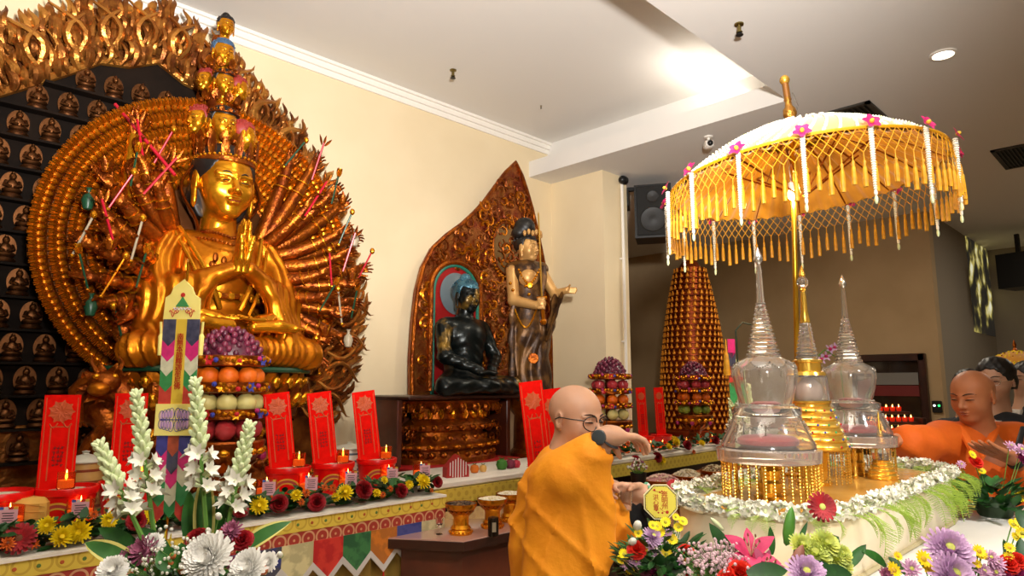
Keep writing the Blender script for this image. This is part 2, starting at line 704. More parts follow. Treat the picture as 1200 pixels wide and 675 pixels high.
def hand(q, curl=(.2, .2, .2, .2), spread=.08, thumb=.5, side=1, thumb_in=.3):
    """unit-less metres: wrist at origin, fingers along +z, palm faces -y, thumb on side*x"""
    q.box((0, 0, .05), (.038, .012, .045), rad=.012, k=.012)
    q.cone((0, 0, -.03), (0, 0, .02), .026, .028, k=.02)
    L = (.058, .070, .076, .068)
    for i in range(4):
        x = side * (-.030 + .020 * i)
        a = spread * (i - 1.5) * side
        p = np.array((x, 0, .090))
        th = curl[i] * .7
        seg = (L[i] * .45, L[i] * .32, L[i] * .25)
        r = (.0098, .0088, .0078, .0066)
        for j in range(3):
            d = np.array((math.sin(a), -math.sin(th), math.cos(a) * math.cos(th)))
            e = p + d * seg[j] * 1.25
            q.cone(p, e, r[j], r[j + 1], k=.004)
            p = e
            th += curl[i]
    p = np.array((side * .030, -.004, .022))
    for j, (l, r0, r1) in enumerate(((.040, .013, .0115), (.032, .0112, .010), (.026, .010, .0075))):
        d = np.array((side * math.sin(thumb) * (1 - .35 * j), -thumb_in * (1 + j * .4), math.cos(thumb)))
        d /= np.linalg.norm(d)
        e = p + d * l
        q.cone(p, e, r0, r1, k=.008)
        p = e


def text(s, size, m, parent, loc, rot, name='lettering', depth=.0006, align='CENTER', spacing=1.0):
    cu = bpy.data.curves.new(name, 'FONT')
    cu.body = s
    cu.size = size
    cu.extrude = depth
    cu.align_x = align
    cu.align_y = 'CENTER'
    cu.space_line = spacing
    cu.resolution_u = 2
    o = bpy.data.objects.new(name, cu)
    COL.objects.link(o)
    dg = bpy.context.evaluated_depsgraph_get()
    me = bpy.data.meshes.new_from_object(o.evaluated_get(dg))
    bpy.data.objects.remove(o)
    me.materials.clear()
    me.materials.append(m)
    r = bpy.data.objects.new(name, me)
    COL.objects.link(r)
    r.parent = parent
    r.location = loc
    r.rotation_euler = rot
    return r
# ================================================================ THE HALL
WY, PX0, PX1, PYF, FARX, RY, ENDX = 5.0, 5.64, 6.08, 4.26, 10.1, 2.26, 13.9
ZU, ZL = 4.40, 3.94
CY, CX = 2.09, 5.27
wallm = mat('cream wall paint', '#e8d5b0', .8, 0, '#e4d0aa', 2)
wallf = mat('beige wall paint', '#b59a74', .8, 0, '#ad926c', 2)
ceilm = mat('white ceiling paint', '#e0dcd6', .85)
floorm = mat('pale floor tile', '#b8a68c', .3, 0, '#a8967c', 3)
struct('floor', MB().box((5, 1.5, -.05), (18.4, 15.4, .1), floorm))
struct('wall_back', MB().box((.62, WY + .1, 2.3), (10.04, .2, 4.6), wallm))
struct('wall_pillar', MB().box(((PX0 + PX1) / 2, (PYF + 9) / 2, 2.3), (PX1 - PX0, 9 - PYF, 4.6), wallm))
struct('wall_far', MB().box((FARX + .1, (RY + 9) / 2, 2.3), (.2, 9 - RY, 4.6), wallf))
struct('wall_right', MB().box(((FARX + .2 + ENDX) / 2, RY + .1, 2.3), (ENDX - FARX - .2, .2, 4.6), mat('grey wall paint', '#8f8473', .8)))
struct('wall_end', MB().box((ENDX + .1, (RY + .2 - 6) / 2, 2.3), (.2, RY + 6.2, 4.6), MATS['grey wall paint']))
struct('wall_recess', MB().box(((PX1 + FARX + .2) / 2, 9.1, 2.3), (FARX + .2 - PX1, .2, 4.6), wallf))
struct('wall_left', MB().box((-4.1, -.5, 2.3), (.2, 11.4, 4.6), wallm))
struct('wall_front', MB().box((5, -6.1, 2.3), (18, .2, 4.6), wallm))
struct('ceiling', MB().box(((CX + .37 - 4) / 2, (CY + WY) / 2 - .1, ZU + .05), (CX + .37 + 4, WY - CY + .4, .1), ceilm))
# the lower ceiling round the raised bay: a slab with a lip at the bay's edge and a cove behind the lip
lo = MB()
lo.box((5, (CY - 6) / 2, ZL + .09), (18, CY + 6, .18), ceilm)
lo.box(((CX + ENDX) / 2, (CY + 9) / 2, ZL + .09), (ENDX - CX, 9 - CY, .18), ceilm)
struct('ceiling_lower', lo)
cv = MB()
cv.box((PX0 - .03, (CY + WY) / 2, (ZL + .18 + ZU) / 2), (.06, WY - CY, ZU - ZL - .18), ceilm)
cv.box((.8, CY - .23, (ZL + .18 + ZU) / 2), (9.7, .06, ZU - ZL - .18), ceilm)
struct('trim_1', cv)
cm = MB()
for (dy, dz, h) in ((.02, .10, .05), (.045, .045, .06), (.07, .012, .03)):
    cm.box((.62, WY - dy / 2, ZU - dz), (10.04, dy, h), WHITE)
struct('trim_2', cm)
lamp('cove_light', 'AREA', (PX0 - .15, 2.75, ZL + .22), 9, (1, .92, .8), .2, (PX0 - .5, 2.75, 6), size_y=1.5)

# door in the far wall
dy0, dy1, dh = 2.42, 3.30, 2.05
dr = thing('door_1', 'dark wooden door frame with glazed opening in the far beige wall', 'door', (FARX, (dy0 + dy1) / 2, 0))
dr['kind'] = 'structure'
fr = MB()
hw = (dy1 - dy0) / 2
for s in (-1, 1):
    fr.box((-.03, s * (hw - .04), dh / 2), (.10, .09, dh), WOODD, bev=.01)
fr.box((-.03, 0, dh - .05), (.10, 2 * hw, .10), WOODD, bev=.01)
fr.obj('door_frame', dr)
MB().box((-.012, 0, dh / 2 - .03), (.024, 2 * hw - .1, dh - .1), mat('dark glass', '#2a211a', .08, 0, coat=.5)).obj('door_panel', dr)
MB().box((-.03, 0, 1.72), (.012, 2 * hw - .2, .16), mat('poster white', '#77736e', .6)).box((-.03, 0, 1.56), (.012, 2 * hw - .2, .14), mat('poster red', '#6e1a16', .6)).obj('door_poster', dr)

# wall switch panel beside the door
sp = thing('switch_panel', 'small black control panel with a white and a green light on the far wall', 'switch panel', (FARX, 2.335, 1.36))
MB().box((-.02, 0, 0), (.04, .11, .15), BLACK, bev=.008).obj('panel_body', sp)
for s, c, nm in ((1, '#f4f8ff', 'white_light'), (-1, '#30ff70', 'green_light')):
    MB().ell((-.042, s * .026, .015), (.006, .014, .014), mat(nm, c, .3, emit=c, estr=2.5)).obj('indicator', sp)

# projected picture on the right-hand wall: its light put in as a glowing panel
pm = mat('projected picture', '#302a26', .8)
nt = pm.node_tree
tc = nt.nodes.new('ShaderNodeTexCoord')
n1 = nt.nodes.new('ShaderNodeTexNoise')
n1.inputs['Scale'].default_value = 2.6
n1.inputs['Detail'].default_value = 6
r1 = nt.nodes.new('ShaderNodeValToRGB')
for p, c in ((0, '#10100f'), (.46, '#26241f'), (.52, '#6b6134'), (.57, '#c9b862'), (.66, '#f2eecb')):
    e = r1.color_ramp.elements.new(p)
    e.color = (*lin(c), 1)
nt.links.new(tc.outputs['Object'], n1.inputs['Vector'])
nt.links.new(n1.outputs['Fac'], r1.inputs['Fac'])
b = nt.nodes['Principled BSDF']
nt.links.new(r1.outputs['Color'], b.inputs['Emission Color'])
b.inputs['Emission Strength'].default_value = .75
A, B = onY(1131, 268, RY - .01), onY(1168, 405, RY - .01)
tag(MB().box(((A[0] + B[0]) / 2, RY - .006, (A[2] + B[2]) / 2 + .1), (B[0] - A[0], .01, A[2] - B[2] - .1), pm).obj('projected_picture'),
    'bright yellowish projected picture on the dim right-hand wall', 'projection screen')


# ceiling fittings
def vent(px, py, sx, sy, label):
    c = onZ(px, py, ZL)
    t = thing('ceiling_vent', label, 'vent', c)
    f = MB()
    for s in (-1, 1):
        f.box((s * (sx / 2 - .02), 0, -.008), (.04, sy, .018), mat('vent frame', '#3a3630', .5))
        f.box((0, s * (sy / 2 - .02), -.008), (sx, .04, .018), MATS['vent frame'])
    f.obj('frame', t)
    MB().box((0, 0, -.002), (sx - .06, sy - .06, .004), BLACK).obj('backing', t)
    for i in range(7):
        MB().box((0, -sy / 2 + .05 + (sy - .1) * (i + .5) / 7, -.012), (sx - .08, .018, .004), mat('vent slat', '#2a2723', .5), R=rotm(.5)).obj('slat', t)


vent(1006, 138, .66, .38, 'dark square air vent in the ceiling right of the umbrella finial')
vent(1192, 183, .80, .32, 'dark air vent in the ceiling at the far right')
c = onZ(1105, 63, ZL)
t = thing('ceiling_downlight', 'lit round downlight recessed in the lower ceiling', 'ceiling light', c)
MB().lathe([(.085, 0), (.085, -.012), (.068, -.014), (.066, 0)], 24, WHITE).obj('ring', t)
MB().lathe([(.067, -.002), (.05, -.008), (0, -.009)], 24, mat('lamp lens', '#fff6e6', .3, emit='#fff2dc', estr=9)).obj('lens', t)
for px, py, Z, lab in ((531, 82, ZU, 'small brass sprinkler head on the raised ceiling above the red mandorla'),
                       (634, 124, ZU, 'tiny sprinkler stub on the raised ceiling near the beam'),
                       (866, 28, ZL, 'small sprinkler head at the raised bay edge of the ceiling')):
    c = onZ(px, py, Z)
    t = thing('sprinkler', lab, 'sprinkler', c)
    k = .35 if px == 634 else 1
    MB().lathe([(.03, 0), (.03, -.008), (.012, -.012), (.012, -.05), (.02, -.055), (.02, -.06), (0, -.06)], 12, mat('brass', '#8a7a4a', .35, 1)).obj('body', t).scale = (k,) * 3
    MB().lathe([(.024, -.075), (.024, -.078), (0, -.079)], 12, BLACK).box((0, 0, -.067), (.006, .03, .018), BLACK).obj('deflector', t).scale = (k,) * 3
c = onZ(830, 160, ZL)
t = thing('security_camera', 'small white security camera hanging under the lower ceiling', 'camera', c)
MB().lathe([(.04, 0), (.04, -.012), (.012, -.015), (.012, -.05)], 14, WHITE).obj('mount', t)
MB().box((0, 0, -.08), (.075, .10, .07), WHITE, rotm(0, 0, -.8), bev=.012).obj('body', t)
MB().ell((-.035, -.035, -.08), (.028, .028, .028), BLACK).obj('lens', t)

# conduit pipe and loudspeaker on the pillar
c = onY(728, 300, PYF)
t = thing('conduit_pipe', 'thin white conduit pipe running up the pillar beside the loudspeaker', 'pipe', (c[0], PYF, 0))
MB().tube([(0, -.03, 1.01), (0, -.03, ZL - .06)], .018, 10, WHITE).obj('pipe', t)
for z in (1.2, 2.1, 3.0):
    MB().box((0, -.015, z), (.06, .03, .02), WHITE).obj('clip', t)
MB().ell((0, -.055, ZL - .06), (.07, .05, .05), BLACK).obj('junction_box', t)


def speaker(loc, rz, w, d, h, label, brk):
    t = thing('loudspeaker', label, 'loudspeaker', loc, rz)
    MB().prism([(-w / 2, 0), (w / 2, 0), (w / 2, h), (-w / 2, h)], d, BLACK).obj('cabinet', t)
    g = mat('speaker grille', '#1d1c1b', .7, 0, bump=.4, bscale=300)
    MB().box((0, -d / 2 - .008, h / 2), (w - .05, .02, h - .05), g, bev=.006).obj('grille', t)
    MB().lathe([(w * .36, 0), (w * .33, .014), (w * .2, .004), (w * .08, .012), (0, .014)], 24, mat('speaker cone', '#262524', .5), R=rotm(PI / 2), t=(0, -d / 2 - .016, h * .33)).obj('woofer', t)
    MB().lathe([(w * .18, 0), (w * .15, .014), (0, .006)], 20, MATS['speaker cone'], R=rotm(PI / 2), t=(0, -d / 2 - .016, h * .76)).obj('tweeter', t)
    b = MB()
    for q in brk:
        b.box(q[0], q[1], BLACK)
    b.obj('bracket', t)
    return t


c = W(767, 282, 7.35)
speaker(c, -PI / 4 - .25, .40, .36, .60, 'black loudspeaker hung on a bracket from the pillar', [((-.12, .05, .62), (.5, .06, .04)), ((-.3, .12, .52), (.05, .25, .20))])
c = W(1198, 338, 9.6)
speaker(c, -PI / 4 + .5, .46, .40, .50, 'dark loudspeaker cut off by the right edge of the photo', [((0, 0, .60), (.05, .05, .40))])

# ================================================================ TABLES
clothw = mat('white table cloth', '#e9e2d4', .7)
ALX0, ALX1, ALY, ALZ = -1.6, 2.58, 3.16, 1.0
t = thing('altar_table', 'long main altar table under yellow brocade left of the brown table', 'altar table', (0, ALY, 0))
MB().box(((ALX0 + ALX1) / 2, .35, ALZ - .02), (ALX1 - ALX0, .70, .04), WOODR).obj('tabletop', t)
MB().box(((ALX0 + ALX1) / 2, .37, .48), (ALX1 - ALX0 - .1, .64, .96), WOODD).obj('body', t)
MB().box(((ALX0 + ALX1) / 2, .45, ALZ + .025), (ALX1 - ALX0 - .05, .50, .05), clothw).obj('riser', t)

broc = mat('yellow brocade', '#d9bf4c', .6)


def pattern(m, c1, c2, cell, c3=None):
    """small medallions in rows: rings around cell centres, in the cloth's own coordinates"""
    nt = m.node_tree
    N = nt.nodes
    tc = N.new('ShaderNodeTexCoord')
    mp = N.new('ShaderNodeMapping')
    mp.inputs['Scale'].default_value = (1 / cell, 1 / cell, 1 / cell)
    vo = N.new('ShaderNodeTexVoronoi')
    vo.inputs['Scale'].default_value = 1
    vo.inputs['Randomness'].default_value = 0
    wv = N.new('ShaderNodeMath')
    wv.operation = 'MULTIPLY'
    wv.inputs[1].default_value = 18
    sn = N.new('ShaderNodeMath')
    sn.operation = 'SINE'
    rp = N.new('ShaderNodeValToRGB')
    rp.color_ramp.elements[0].position = .35
    rp.color_ramp.elements[1].position = .65
    rp.color_ramp.elements[0].color = (*lin(c1), 1)
    rp.color_ramp.elements[1].color = (*lin(c2), 1)
    L = nt.links
    L.new(tc.outputs['Object'], mp.inputs['Vector'])
    L.new(mp.outputs[0], vo.inputs['Vector'])
    L.new(vo.outputs['Distance'], wv.inputs[0])
    L.new(wv.outputs[0], sn.inputs[0])
    L.new(sn.outputs[0], rp.inputs['Fac'])
    L.new(rp.outputs['Color'], N['Principled BSDF'].inputs['Base Color'])


pattern(broc, '#dcc04a', '#c8a63c', .07)
brocr = mat('red brocade', '#a83a2a', .6)
pattern(brocr, '#a3352a', '#cf9a70', .075)
ac = thing('altar_cloth', 'yellow and red brocade altar cloth with coloured pennants along the main altar', 'altar cloth', (0, ALY - .012, 0))
MB().box(((ALX0 + ALX1) / 2, .08, ALZ + .006), (ALX1 - ALX0 + .02, .20, .012), clothw).obj('white_hem', ac)
MB().box(((ALX0 + ALX1) / 2, -.006, ALZ - .030), (ALX1 - ALX0 + .02, .012, .064), broc).obj('yellow_band', ac)
dot = MB()
for i in range(int((ALX1 - ALX0) / .075)):
    dot.lathe([(.009, 0), (.006, .003), (0, .003)], 8, mat('green dot', '#5a7a3a', .6) if i % 2 else mat('red dot', '#b8552a', .6), R=rotm(PI / 2), t=(ALX0 + .04 + i * .075, -.011, ALZ - .028))
dot.obj('embroidered_dots', ac)['kind'] = 'stuff'
MB().box(((ALX0 + ALX1) / 2, -.003, ALZ - .090), (ALX1 - ALX0 + .02, .012, .058), brocr).obj('red_band', ac)
satin = mat('gold satin', '#8a6f34', .30, .35, '#a3863f', 6)
PC = [('#27347c', '#4a4a58'), ('#b9b083', '#d9cf9c'), ('#b81c1c', '#d03326'), ('#1f5a34', '#3a7a44'), ('#d0781c', '#b0661c'), ('#22307a', '#3a4486'), ('#d8cfae', '#c0b88c')]
pw = .166
npn = int((ALX1 - ALX0) / pw)
for i in range(npn):
    cx = ALX1 - .08 - i * pw
    k = (6 - i) % 6 if i > 1 else (1, 5)[i]
    c1, c2 = PC[k]
    m = mat('pennant silk %d' % k, c1, .45, 0, c2, 14, sheen=.3, contrast=(.45, .55))
    p = MB().prism([(-pw / 2, 0), (pw / 2, 0), (pw / 2, -.10), (0, -.185), (-pw / 2, -.10)], .008, m, t=(cx, -.008, ALZ - .117)).obj('pennant', ac)
    MB().prism([(-pw / 2, -.10), (0, -.185), (pw / 2, -.10), (pw / 2, -.135), (0, -.222), (-pw / 2, -.135)], .009, mat('silver trim', '#d8d4d0', .35, .2), t=(cx, -.010, ALZ - .117)).obj('trim', p)
    tm = mat('tassel silk %d' % (i % 3), ('#2f8a3c', '#dcd6c8', '#c01c1c')[i % 3], .6)
    MB().lathe([(.004, -.222), (.004, -.242), (.010, -.247), (.007, -.262), (.012, -.282), (.014, -.352), (0, -.352)], 8, tm, t=(cx, -.014, ALZ - .117)).obj('tassel', p)
G = []
xs = np.linspace(ALX0, ALX1 - .02, 420)
for x in xs:
    w = .028 * (1 - abs(math.sin(x * PI / .10)) ** .6)
    G.append([(x, .028 - w * .8, ALZ - .12 - .88 * k / 3) for k in range(4)])
MB().sheet(np.array(G), satin, th=-.004).obj('satin_skirt', ac)

# brown table in front of the altar, its corner cut off
TBZ = .83
bt = [(2.19, 3.14), (2.43, 2.79), (3.34, 2.79), (3.34, 3.50), (2.60, 3.50), (2.60, 3.14)]


def slab(pts, z0, z1, m, name, parent=None):
    n = len(pts)
    v = [(x, y, z0) for x, y in pts] + [(x, y, z1) for x, y in pts]
    f = [tuple(range(n - 1, -1, -1)), tuple(range(n, 2 * n))] + [(i, (i + 1) % n, n + (i + 1) % n, n + i) for i in range(n)]
    return MB().add(v, f, m).obj(name, parent, smooth=False)


t = thing('side_table', 'dark brown table with a glass top beside the orange robed man with glasses', 'table')
slab(bt, TBZ - .055, TBZ - .006, WOODD, 'tabletop', t)
slab([(x * .99 + .026, y * .99 + .03) for x, y in bt], TBZ - .006, TBZ, mat('table glass', '#b88f80', .06, 0, coat=.6), 'glass_sheet', t)
slab([(2.27, 3.12), (2.48, 2.86), (3.30, 2.86), (3.30, 3.44), (2.66, 3.44), (2.66, 3.12)], 0, TBZ - .055, WOODR, 'body', t)

# long offering table with orange gold cloth
OX0, OX1, OY, OZ = 3.36, 6.3, 2.78, .88
t = thing('offering_table', 'long narrow offering table draped in orange gold cloth behind the white stone stand', 'table', (0, OY, 0))
MB().box(((OX0 + OX1) / 2, .22, OZ - .02), (OX1 - OX0, .44, .04), WOODR).obj('tabletop', t)
MB().box(((OX0 + OX1) / 2, .23, .42), (OX1 - OX0 - .1, .36, .84), WOODD).obj('body', t)
gcl = mat('orange gold cloth', '#b8631a', .40, .45, '#8a3a10', 9, .2, 40)
G = []
for x in np.linspace(OX0 - .01, OX1, 200):
    w = .012 * math.sin(x * 34)
    G.append([(x, .42, OZ + .006), (x, 0, OZ + .006), (x, -.012, OZ), (x, -.016 + w * .5, OZ - .15), (x, -.02 + w, OZ - .34)])
MB().sheet(np.array(G), gcl, th=-.004).obj('cloth', t)
for i in range(9):
    x = OX0 + .2 + i * .32
    MB().box((x, -.034, OZ - .15), (.016, .010, .22), GOLDB, bev=.003).obj('gold_strip', t)
MB().box(((OX0 + OX1) / 2, -.028, OZ - .012), (OX1 - OX0, .016, .035), broc).obj('edge_band', t)

# second altar under a white cloth, running past the pillar
t = thing('rear_altar_table', 'white clothed altar table carrying the black seated figure and fruit towers', 'altar table', (0, 3.62, 0))
MB().box((5.85, .32, .48), (6.0, .60, .96), WOODD).obj('body', t)
MB().box((5.85, .31, .975), (6.06, .66, .05), clothw, bev=.012).obj('cloth', t)
MB().box((5.85, -.022, .90), (6.06, .016, .10), broc).obj('yellow_band', t)
t = thing('pagoda_table', 'red clothed table under the cone of small gilt figures', 'table', (7.42, 4.78, 0))
MB().box((0, 0, .48), (2.5, .98, .96), WOODD).obj('body', t)
MB().box((0, 0, .975), (2.56, 1.0, .03), mat('red table cloth', '#8e1512', .7)).obj('cloth', t)

# white stage table round the stone stand
stw = mat('white lacquered table', '#f1eee8', .30, 0, '#e8e4dc', 3)
t = thing('stage_table', 'large white table under the stone stand and its flowers', 'table')
st_poly = [(.70, .12), (3.9, .12), (3.9, 1.55), (2.13, 1.55)]
slab(st_poly, 1.05, 1.09, stw, 'tabletop', t)
slab([(.86, .18), (3.84, .18), (3.84, 1.49), (2.18, 1.49)], 0, 1.05, mat('white skirt cloth', '#e6e0d4', .7), 'skirt', t)
# ================================================================ THE GREAT GILDED STATUE
rnd = random.Random(5)
GX, GY, GZ = 1.66, 4.30, 1.76


# head shared by all gilded faces
def buddha_head(h=.016, m=None):
    q = SDF((-.6, -.7, -.85), (.6, .7, .65), h)
    head(q, 'buddha')
    return q


_bh = buddha_head(.0145).mesh(GOLDB)
_bhs = buddha_head(.03).mesh(GOLDB)


def face_lines(size, brow=BLACKH):
    mb = MB()
    for s in (-1, 1):
        mb.tube([(s * (.04 + .19 * u), -.385 + .09 * u * u + .002, .062 + .045 * math.sin(PI * min(1, u * 1.15))) for u in np.linspace(0, 1, 7)], [.005, .009, .010, .010, .009, .007, .004], 6, brow)
        mb.tube([(s * (.075 + .14 * u), -.370 - .012 * math.sin(PI * u) + .045 * u * u, -.010 - .006 * math.sin(PI * u)) for u in np.linspace(0, 1, 6)], .0065, 5, brow)
    mb.tube([(x, -.418 + x * x * 1.6, -.271 + x * x * .2) for x in np.linspace(-.065, .065, 7)], .004, 5, mat('lip line', '#6b1a10', .5))
    return mb


def scaled(mb, s):
    r = MB()
    r.mb(mb, np.eye(3) * s)
    return r


def ushnisha(m, top=True):
    q = SDF((-.5, -.5, -.3), (.5, .6, .85), .03)
    q.ell((0, .09, .17), (.395, .45, .385), k=.02)
    if top:
        q.ell((0, .12, .56), (.18, .18, .16), k=.06)
    q.box((0, -.40, -.05), (.5, .35, .26), rotm(.25), rad=.02, k=.02, op='sub')
    q.box((0, .0, -.25), (.5, .5, .12), rad=.02, k=.02, op='sub')
    mb = q.mesh(m)
    r2 = random.Random(3)
    for i in range(150):       # snail-shell curls
        a, e = r2.uniform(0, 2 * PI), r2.uniform(.05, 1.45)
        p = np.array((.395 * math.cos(e) * math.cos(a), .09 + .45 * math.cos(e) * math.sin(a), .17 + .385 * math.sin(e)))
        if p[1] < -.1 and p[2] < .38:
            continue
        mb.ell(p, .035, m, seg=6, rings=4)
    return mb


def crown(R, H, n, m, zr=0):
    mb = MB()
    mb.lathe([(R, 0), (R * 1.03, .03 * H), (R * 1.03, .16 * H), (R, .2 * H), (R * .97, .2 * H), (R * .97, 0)], 32, m, sy=1.12)
    for i in range(n):
        a = -PI / 2 + (i - (n - 1) / 2) * (1.75 * PI / n)
        p = np.array((R * math.cos(a), R * 1.12 * math.sin(a), .15 * H))
        o = np.array((math.cos(a), math.sin(a), 0))
        hh = H * (1.0 if i % 2 == 0 else .75)
        w = R * 3.6 / n
        mb.petal(p, (o[0] * .15, o[1] * .15, 1), o, hh, w, -.15, m, n=5, tip=.05)
        mb.ell(p + (0, 0, hh * .35), (w * .22,) * 3, m, seg=8, rings=6)
        for s in (-1, 1):
            mb.tube([p + np.array((-o[1], o[0], 0)) * s * w * .3 + np.array((0, 0, hh * (.1 + .5 * u))) + np.array((-o[1], o[0], 0)) * s * w * .22 * math.sin(PI * u * 1.4) for u in np.linspace(0, 1, 6)], w * .06, 5, m)
            mb.ell(p + np.array((-o[1], o[0], 0)) * s * w * .36 + (0, 0, hh * .55), w * .12, m, seg=6, rings=5)
    return mb


gu = thing('guanyin_statue', 'huge gilded seated statue with many arms and a tower of small heads', 'statue', (GX, GY, GZ))
LOCAL = np.array((GX, GY, GZ))

# body and robe : one smooth solid
q = SDF((-.66, -.60, -.03), (.66, .34, 1.0), .0095)
q.ell((0, 0, .10), (.40, .27, .15), k=.05)
q.cone((0, .04, .12), (0, .03, .62), .23, .22, k=.06)
q.ell((0, -.01, .60), (.27, .18, .21), k=.05)
q.cone((-.25, .03, .74), (.25, .03, .74), .105, .105, k=.06)
q.cone((0, .02, .78), (0, .02, .98), .105, .095, k=.05)
for s in (-1, 1):
    q.cone((s * .16, -.02, .13), (s * .50, -.24, .075), .165, .095, k=.06)          # thigh
    q.cone((s * .50, -.24, .075), (-s * .02, -.43, .09), .090, .075, k=.05)         # shin
    q.chain([(s * .33, .03, .72), (s * .40, -.12, .40)], [.105, .095], k=.05)       # upper arm in sleeve
    q.chain([(s * .40, -.12, .40), (s * .045, -.36, .57)], [.080, .048], k=.03)      # forearm
    for k in range(7):      # drapery hanging from shoulder and forearm
        u = k / 6
        p0 = np.array((s * (.41 - .24 * u), -.10 - .22 * u, .44 + .06 * u))
        p1 = np.array((s * (.45 - .13 * u), -.14 - .20 * u, .17 - .03 * u))
        q.cone(p0, p1, .062 - .022 * u, .070 - .03 * u, k=.035)
    q.cone((s * .36, .10, .70), (s * .47, .04, .20), .075, .085, k=.05)


def _folds(x, y, z):
    a = np.abs(x)
    up = np.clip((z - .20) / .08, 0, 1)
    sl = np.clip((a - .20) / .05, 0, 1)
    f = .0075 * np.sin(a * 78 + y * 40 + 3.2 * np.sin(z * 8 + 5 * y) + 9 * z) * sl * up
    lap = np.clip((.25 - z) / .06, 0, 1)
    dk = np.sqrt((a - .60) ** 2 + (y + .15) ** 2 + ((z - .05) * .9) ** 2)
    f = f + .0085 * np.sin(dk * 130 + 6 * z) * lap * np.clip((a - .06) / .1, 0, 1)
    f = f + .006 * np.sin(z * 48 + a * a * 60) * np.clip((.3 - a) / .1, 0, 1) * np.clip((.48 - z) / .05, 0, 1) * np.clip((z - .2) / .05, 0, 1)
    return f


q.ripple(_folds)
q.mesh(GOLD).obj('body', gu)

# praying hands, and a pair folded in the lap
for s in (-1, 1):
    q = SDF((-.14, -.14, -.06), (.14, .14, .32), .0052)
    P_ = Placed(q, frame((0, -.10, 1), (0, 1, 0)) @ rotm(0, 0, 0), (0, 0, 0), 1.4)
    R0 = rotm(0, 0, s * PI / 2)
    P_.R = rotm(.12) @ R0
    hand(P_, (.0,) * 4, -.03, .12, side=-s, thumb_in=.1)
    q.mesh(GOLDB, t=(s * .014 - .02, -.385, .595)).obj('praying_hand', gu)
q = SDF((-.3, -.16, -.12), (.3, .16, .14), .007)
for s in (-1, 1):
    P_ = Placed(q, frame((-s * 1, -.18, -.05), (0, 0, -1)) , (s * .15, 0, .01), 1.15)
    hand(P_, (.16,) * 4, .04, .5, side=s, thumb_in=.2)
    q.cone((s * .28, .06, .05), (s * .13, 0, .01), .045, .033, k=.02)
q.mesh(GOLDB, t=(0, -.36, .26)).obj('lap_hand', gu)
for s in (-1, 1):      # upturned feet
    q = SDF((-.2, -.12, -.08), (.2, .12, .08), .007)
    q.chain([(-s * .14, 0, 0), (s * .02, -.01, .012), (s * .11, -.02, .004)], [.038, .036, .030], k=.03)
    for i in range(5):
        q.cone((s * .11, -.045 + .018 * i, .004), (s * (.158 - .006 * i), -.05 + .020 * i, 0), .012 - .001 * i, .010 - .001 * i, k=.008)
    q.mesh(GOLDB, t=(s * .22, -.40 + .02 * s, .225)).obj('foot', gu)

# robe trims, necklace, sash ribbons
tr = MB()
for s in (-1, 1):
    tr.tube([(s * (.26 - .20 * u), -.02 - .20 * math.sin(PI * u * .6), .84 - .50 * u) for u in np.linspace(0, 1, 14)], .017, 8, GOLDB)
    tr.tube([(s * (.30 - .18 * u), -.02 - .20 * math.sin(PI * u * .6), .83 - .52 * u) for u in np.linspace(0, 1, 14)], .012, 8, GOLDB)
    tr.tube([(s * (.24 - .02 * u), -.22 - .08 * math.sin(PI * u), .48 - .38 * u) for u in np.linspace(0, 1, 10)], .030, 8, GOLD, flat=.35)
    tr.tube([(s * (.12 + .06 * math.sin(PI * u)), -.30 - .06 * u, .50 - .36 * u) for u in np.linspace(0, 1, 10)], .026, 8, GOLD, flat=.35)
tr.obj('robe_trim', gu)
for k, (r, dz) in enumerate(((.11, .0), (.15, -.05))):
    nk = MB()
    P_ = []
    for i in range(26):
        a = PI + PI * i / 25
        P_.append((r * 1.2 * math.cos(a), -.02 + (r + .06) * math.sin(a) * .95, .83 + dz - .045 * (1 - abs(math.cos(a)))))
        nk.ell(P_[-1], .011, GOLDR, seg=6, rings=5)
    nk.tube(P_, .005, 5, GOLDR)
    nk.obj('necklace', gu)
nk = MB()
for x in (-.1, -.05, 0, .05, .1):
    nk.ell((x, -.20 - .01 * (1 - abs(x) * 9), .67 - .05 * (1 - abs(x) * 6)), (.018, .012, .03), GOLDR, seg=8, rings=6)
    nk.lathe([(.03, 0), (.02, .012), (.008, .016), (0, .012)], 10, GOLDR, R=rotm(PI / 2), t=(x, -.175, .62 - .06 * (1 - abs(x) * 8)))
nk.obj('pendants', gu)
bl = MB()
bl.tube([(.27 * math.cos(a), -.0 + .21 * math.sin(a), .42) for a in np.linspace(PI, 2 * PI, 20)], .018, 8, GOLDR)
for i in range(9):
    a = PI * 1.15 + PI * .7 * i / 8
    bl.lathe([(.028, 0), (.02, .014), (0, .016)], 10, GOLDB, R=frame((math.cos(a), math.sin(a), 0)), t=(.275 * math.cos(a), .215 * math.sin(a), .42))
bl.obj('belt', gu)

# main head: size .40, looking out and slightly down
HC = np.array((-.015, -.05, 1.16))
HR = rotm(.10)
hm = MB()
hm.mb(scaled(_bh, .475), HR)
hm.mb(scaled(face_lines(1), .475), HR)
hd = hm.obj('head', gu, HC)
hr = MB()
q = SDF((-.5, -.5, -.5), (.5, .62, .65), .02)
q.ell((0, .10, .16), (.405, .45, .40), k=.02)
q.ell((0, .2, -.2), (.40, .34, .42), k=.05)
q.ell((0, -.24, -.12), (.30, .34, .47), k=.03, op='sub')
q.box((0, -.35, -.36), (.5, .42, .30), rad=.02, k=.02, op='sub')
hr.mb(q.mesh(BLACKH), HR * .475)
hr.obj('hair', hd)
crn = MB()
crn.mb(crown(.178, .17, 13, GOLDR), HR)
for i in range(34):
    a = -PI / 2 + (i - 16.5) * .165
    crn.ell((.184 * math.cos(a), .206 * math.sin(a), .02), .011, GOLDB, seg=6, rings=5)
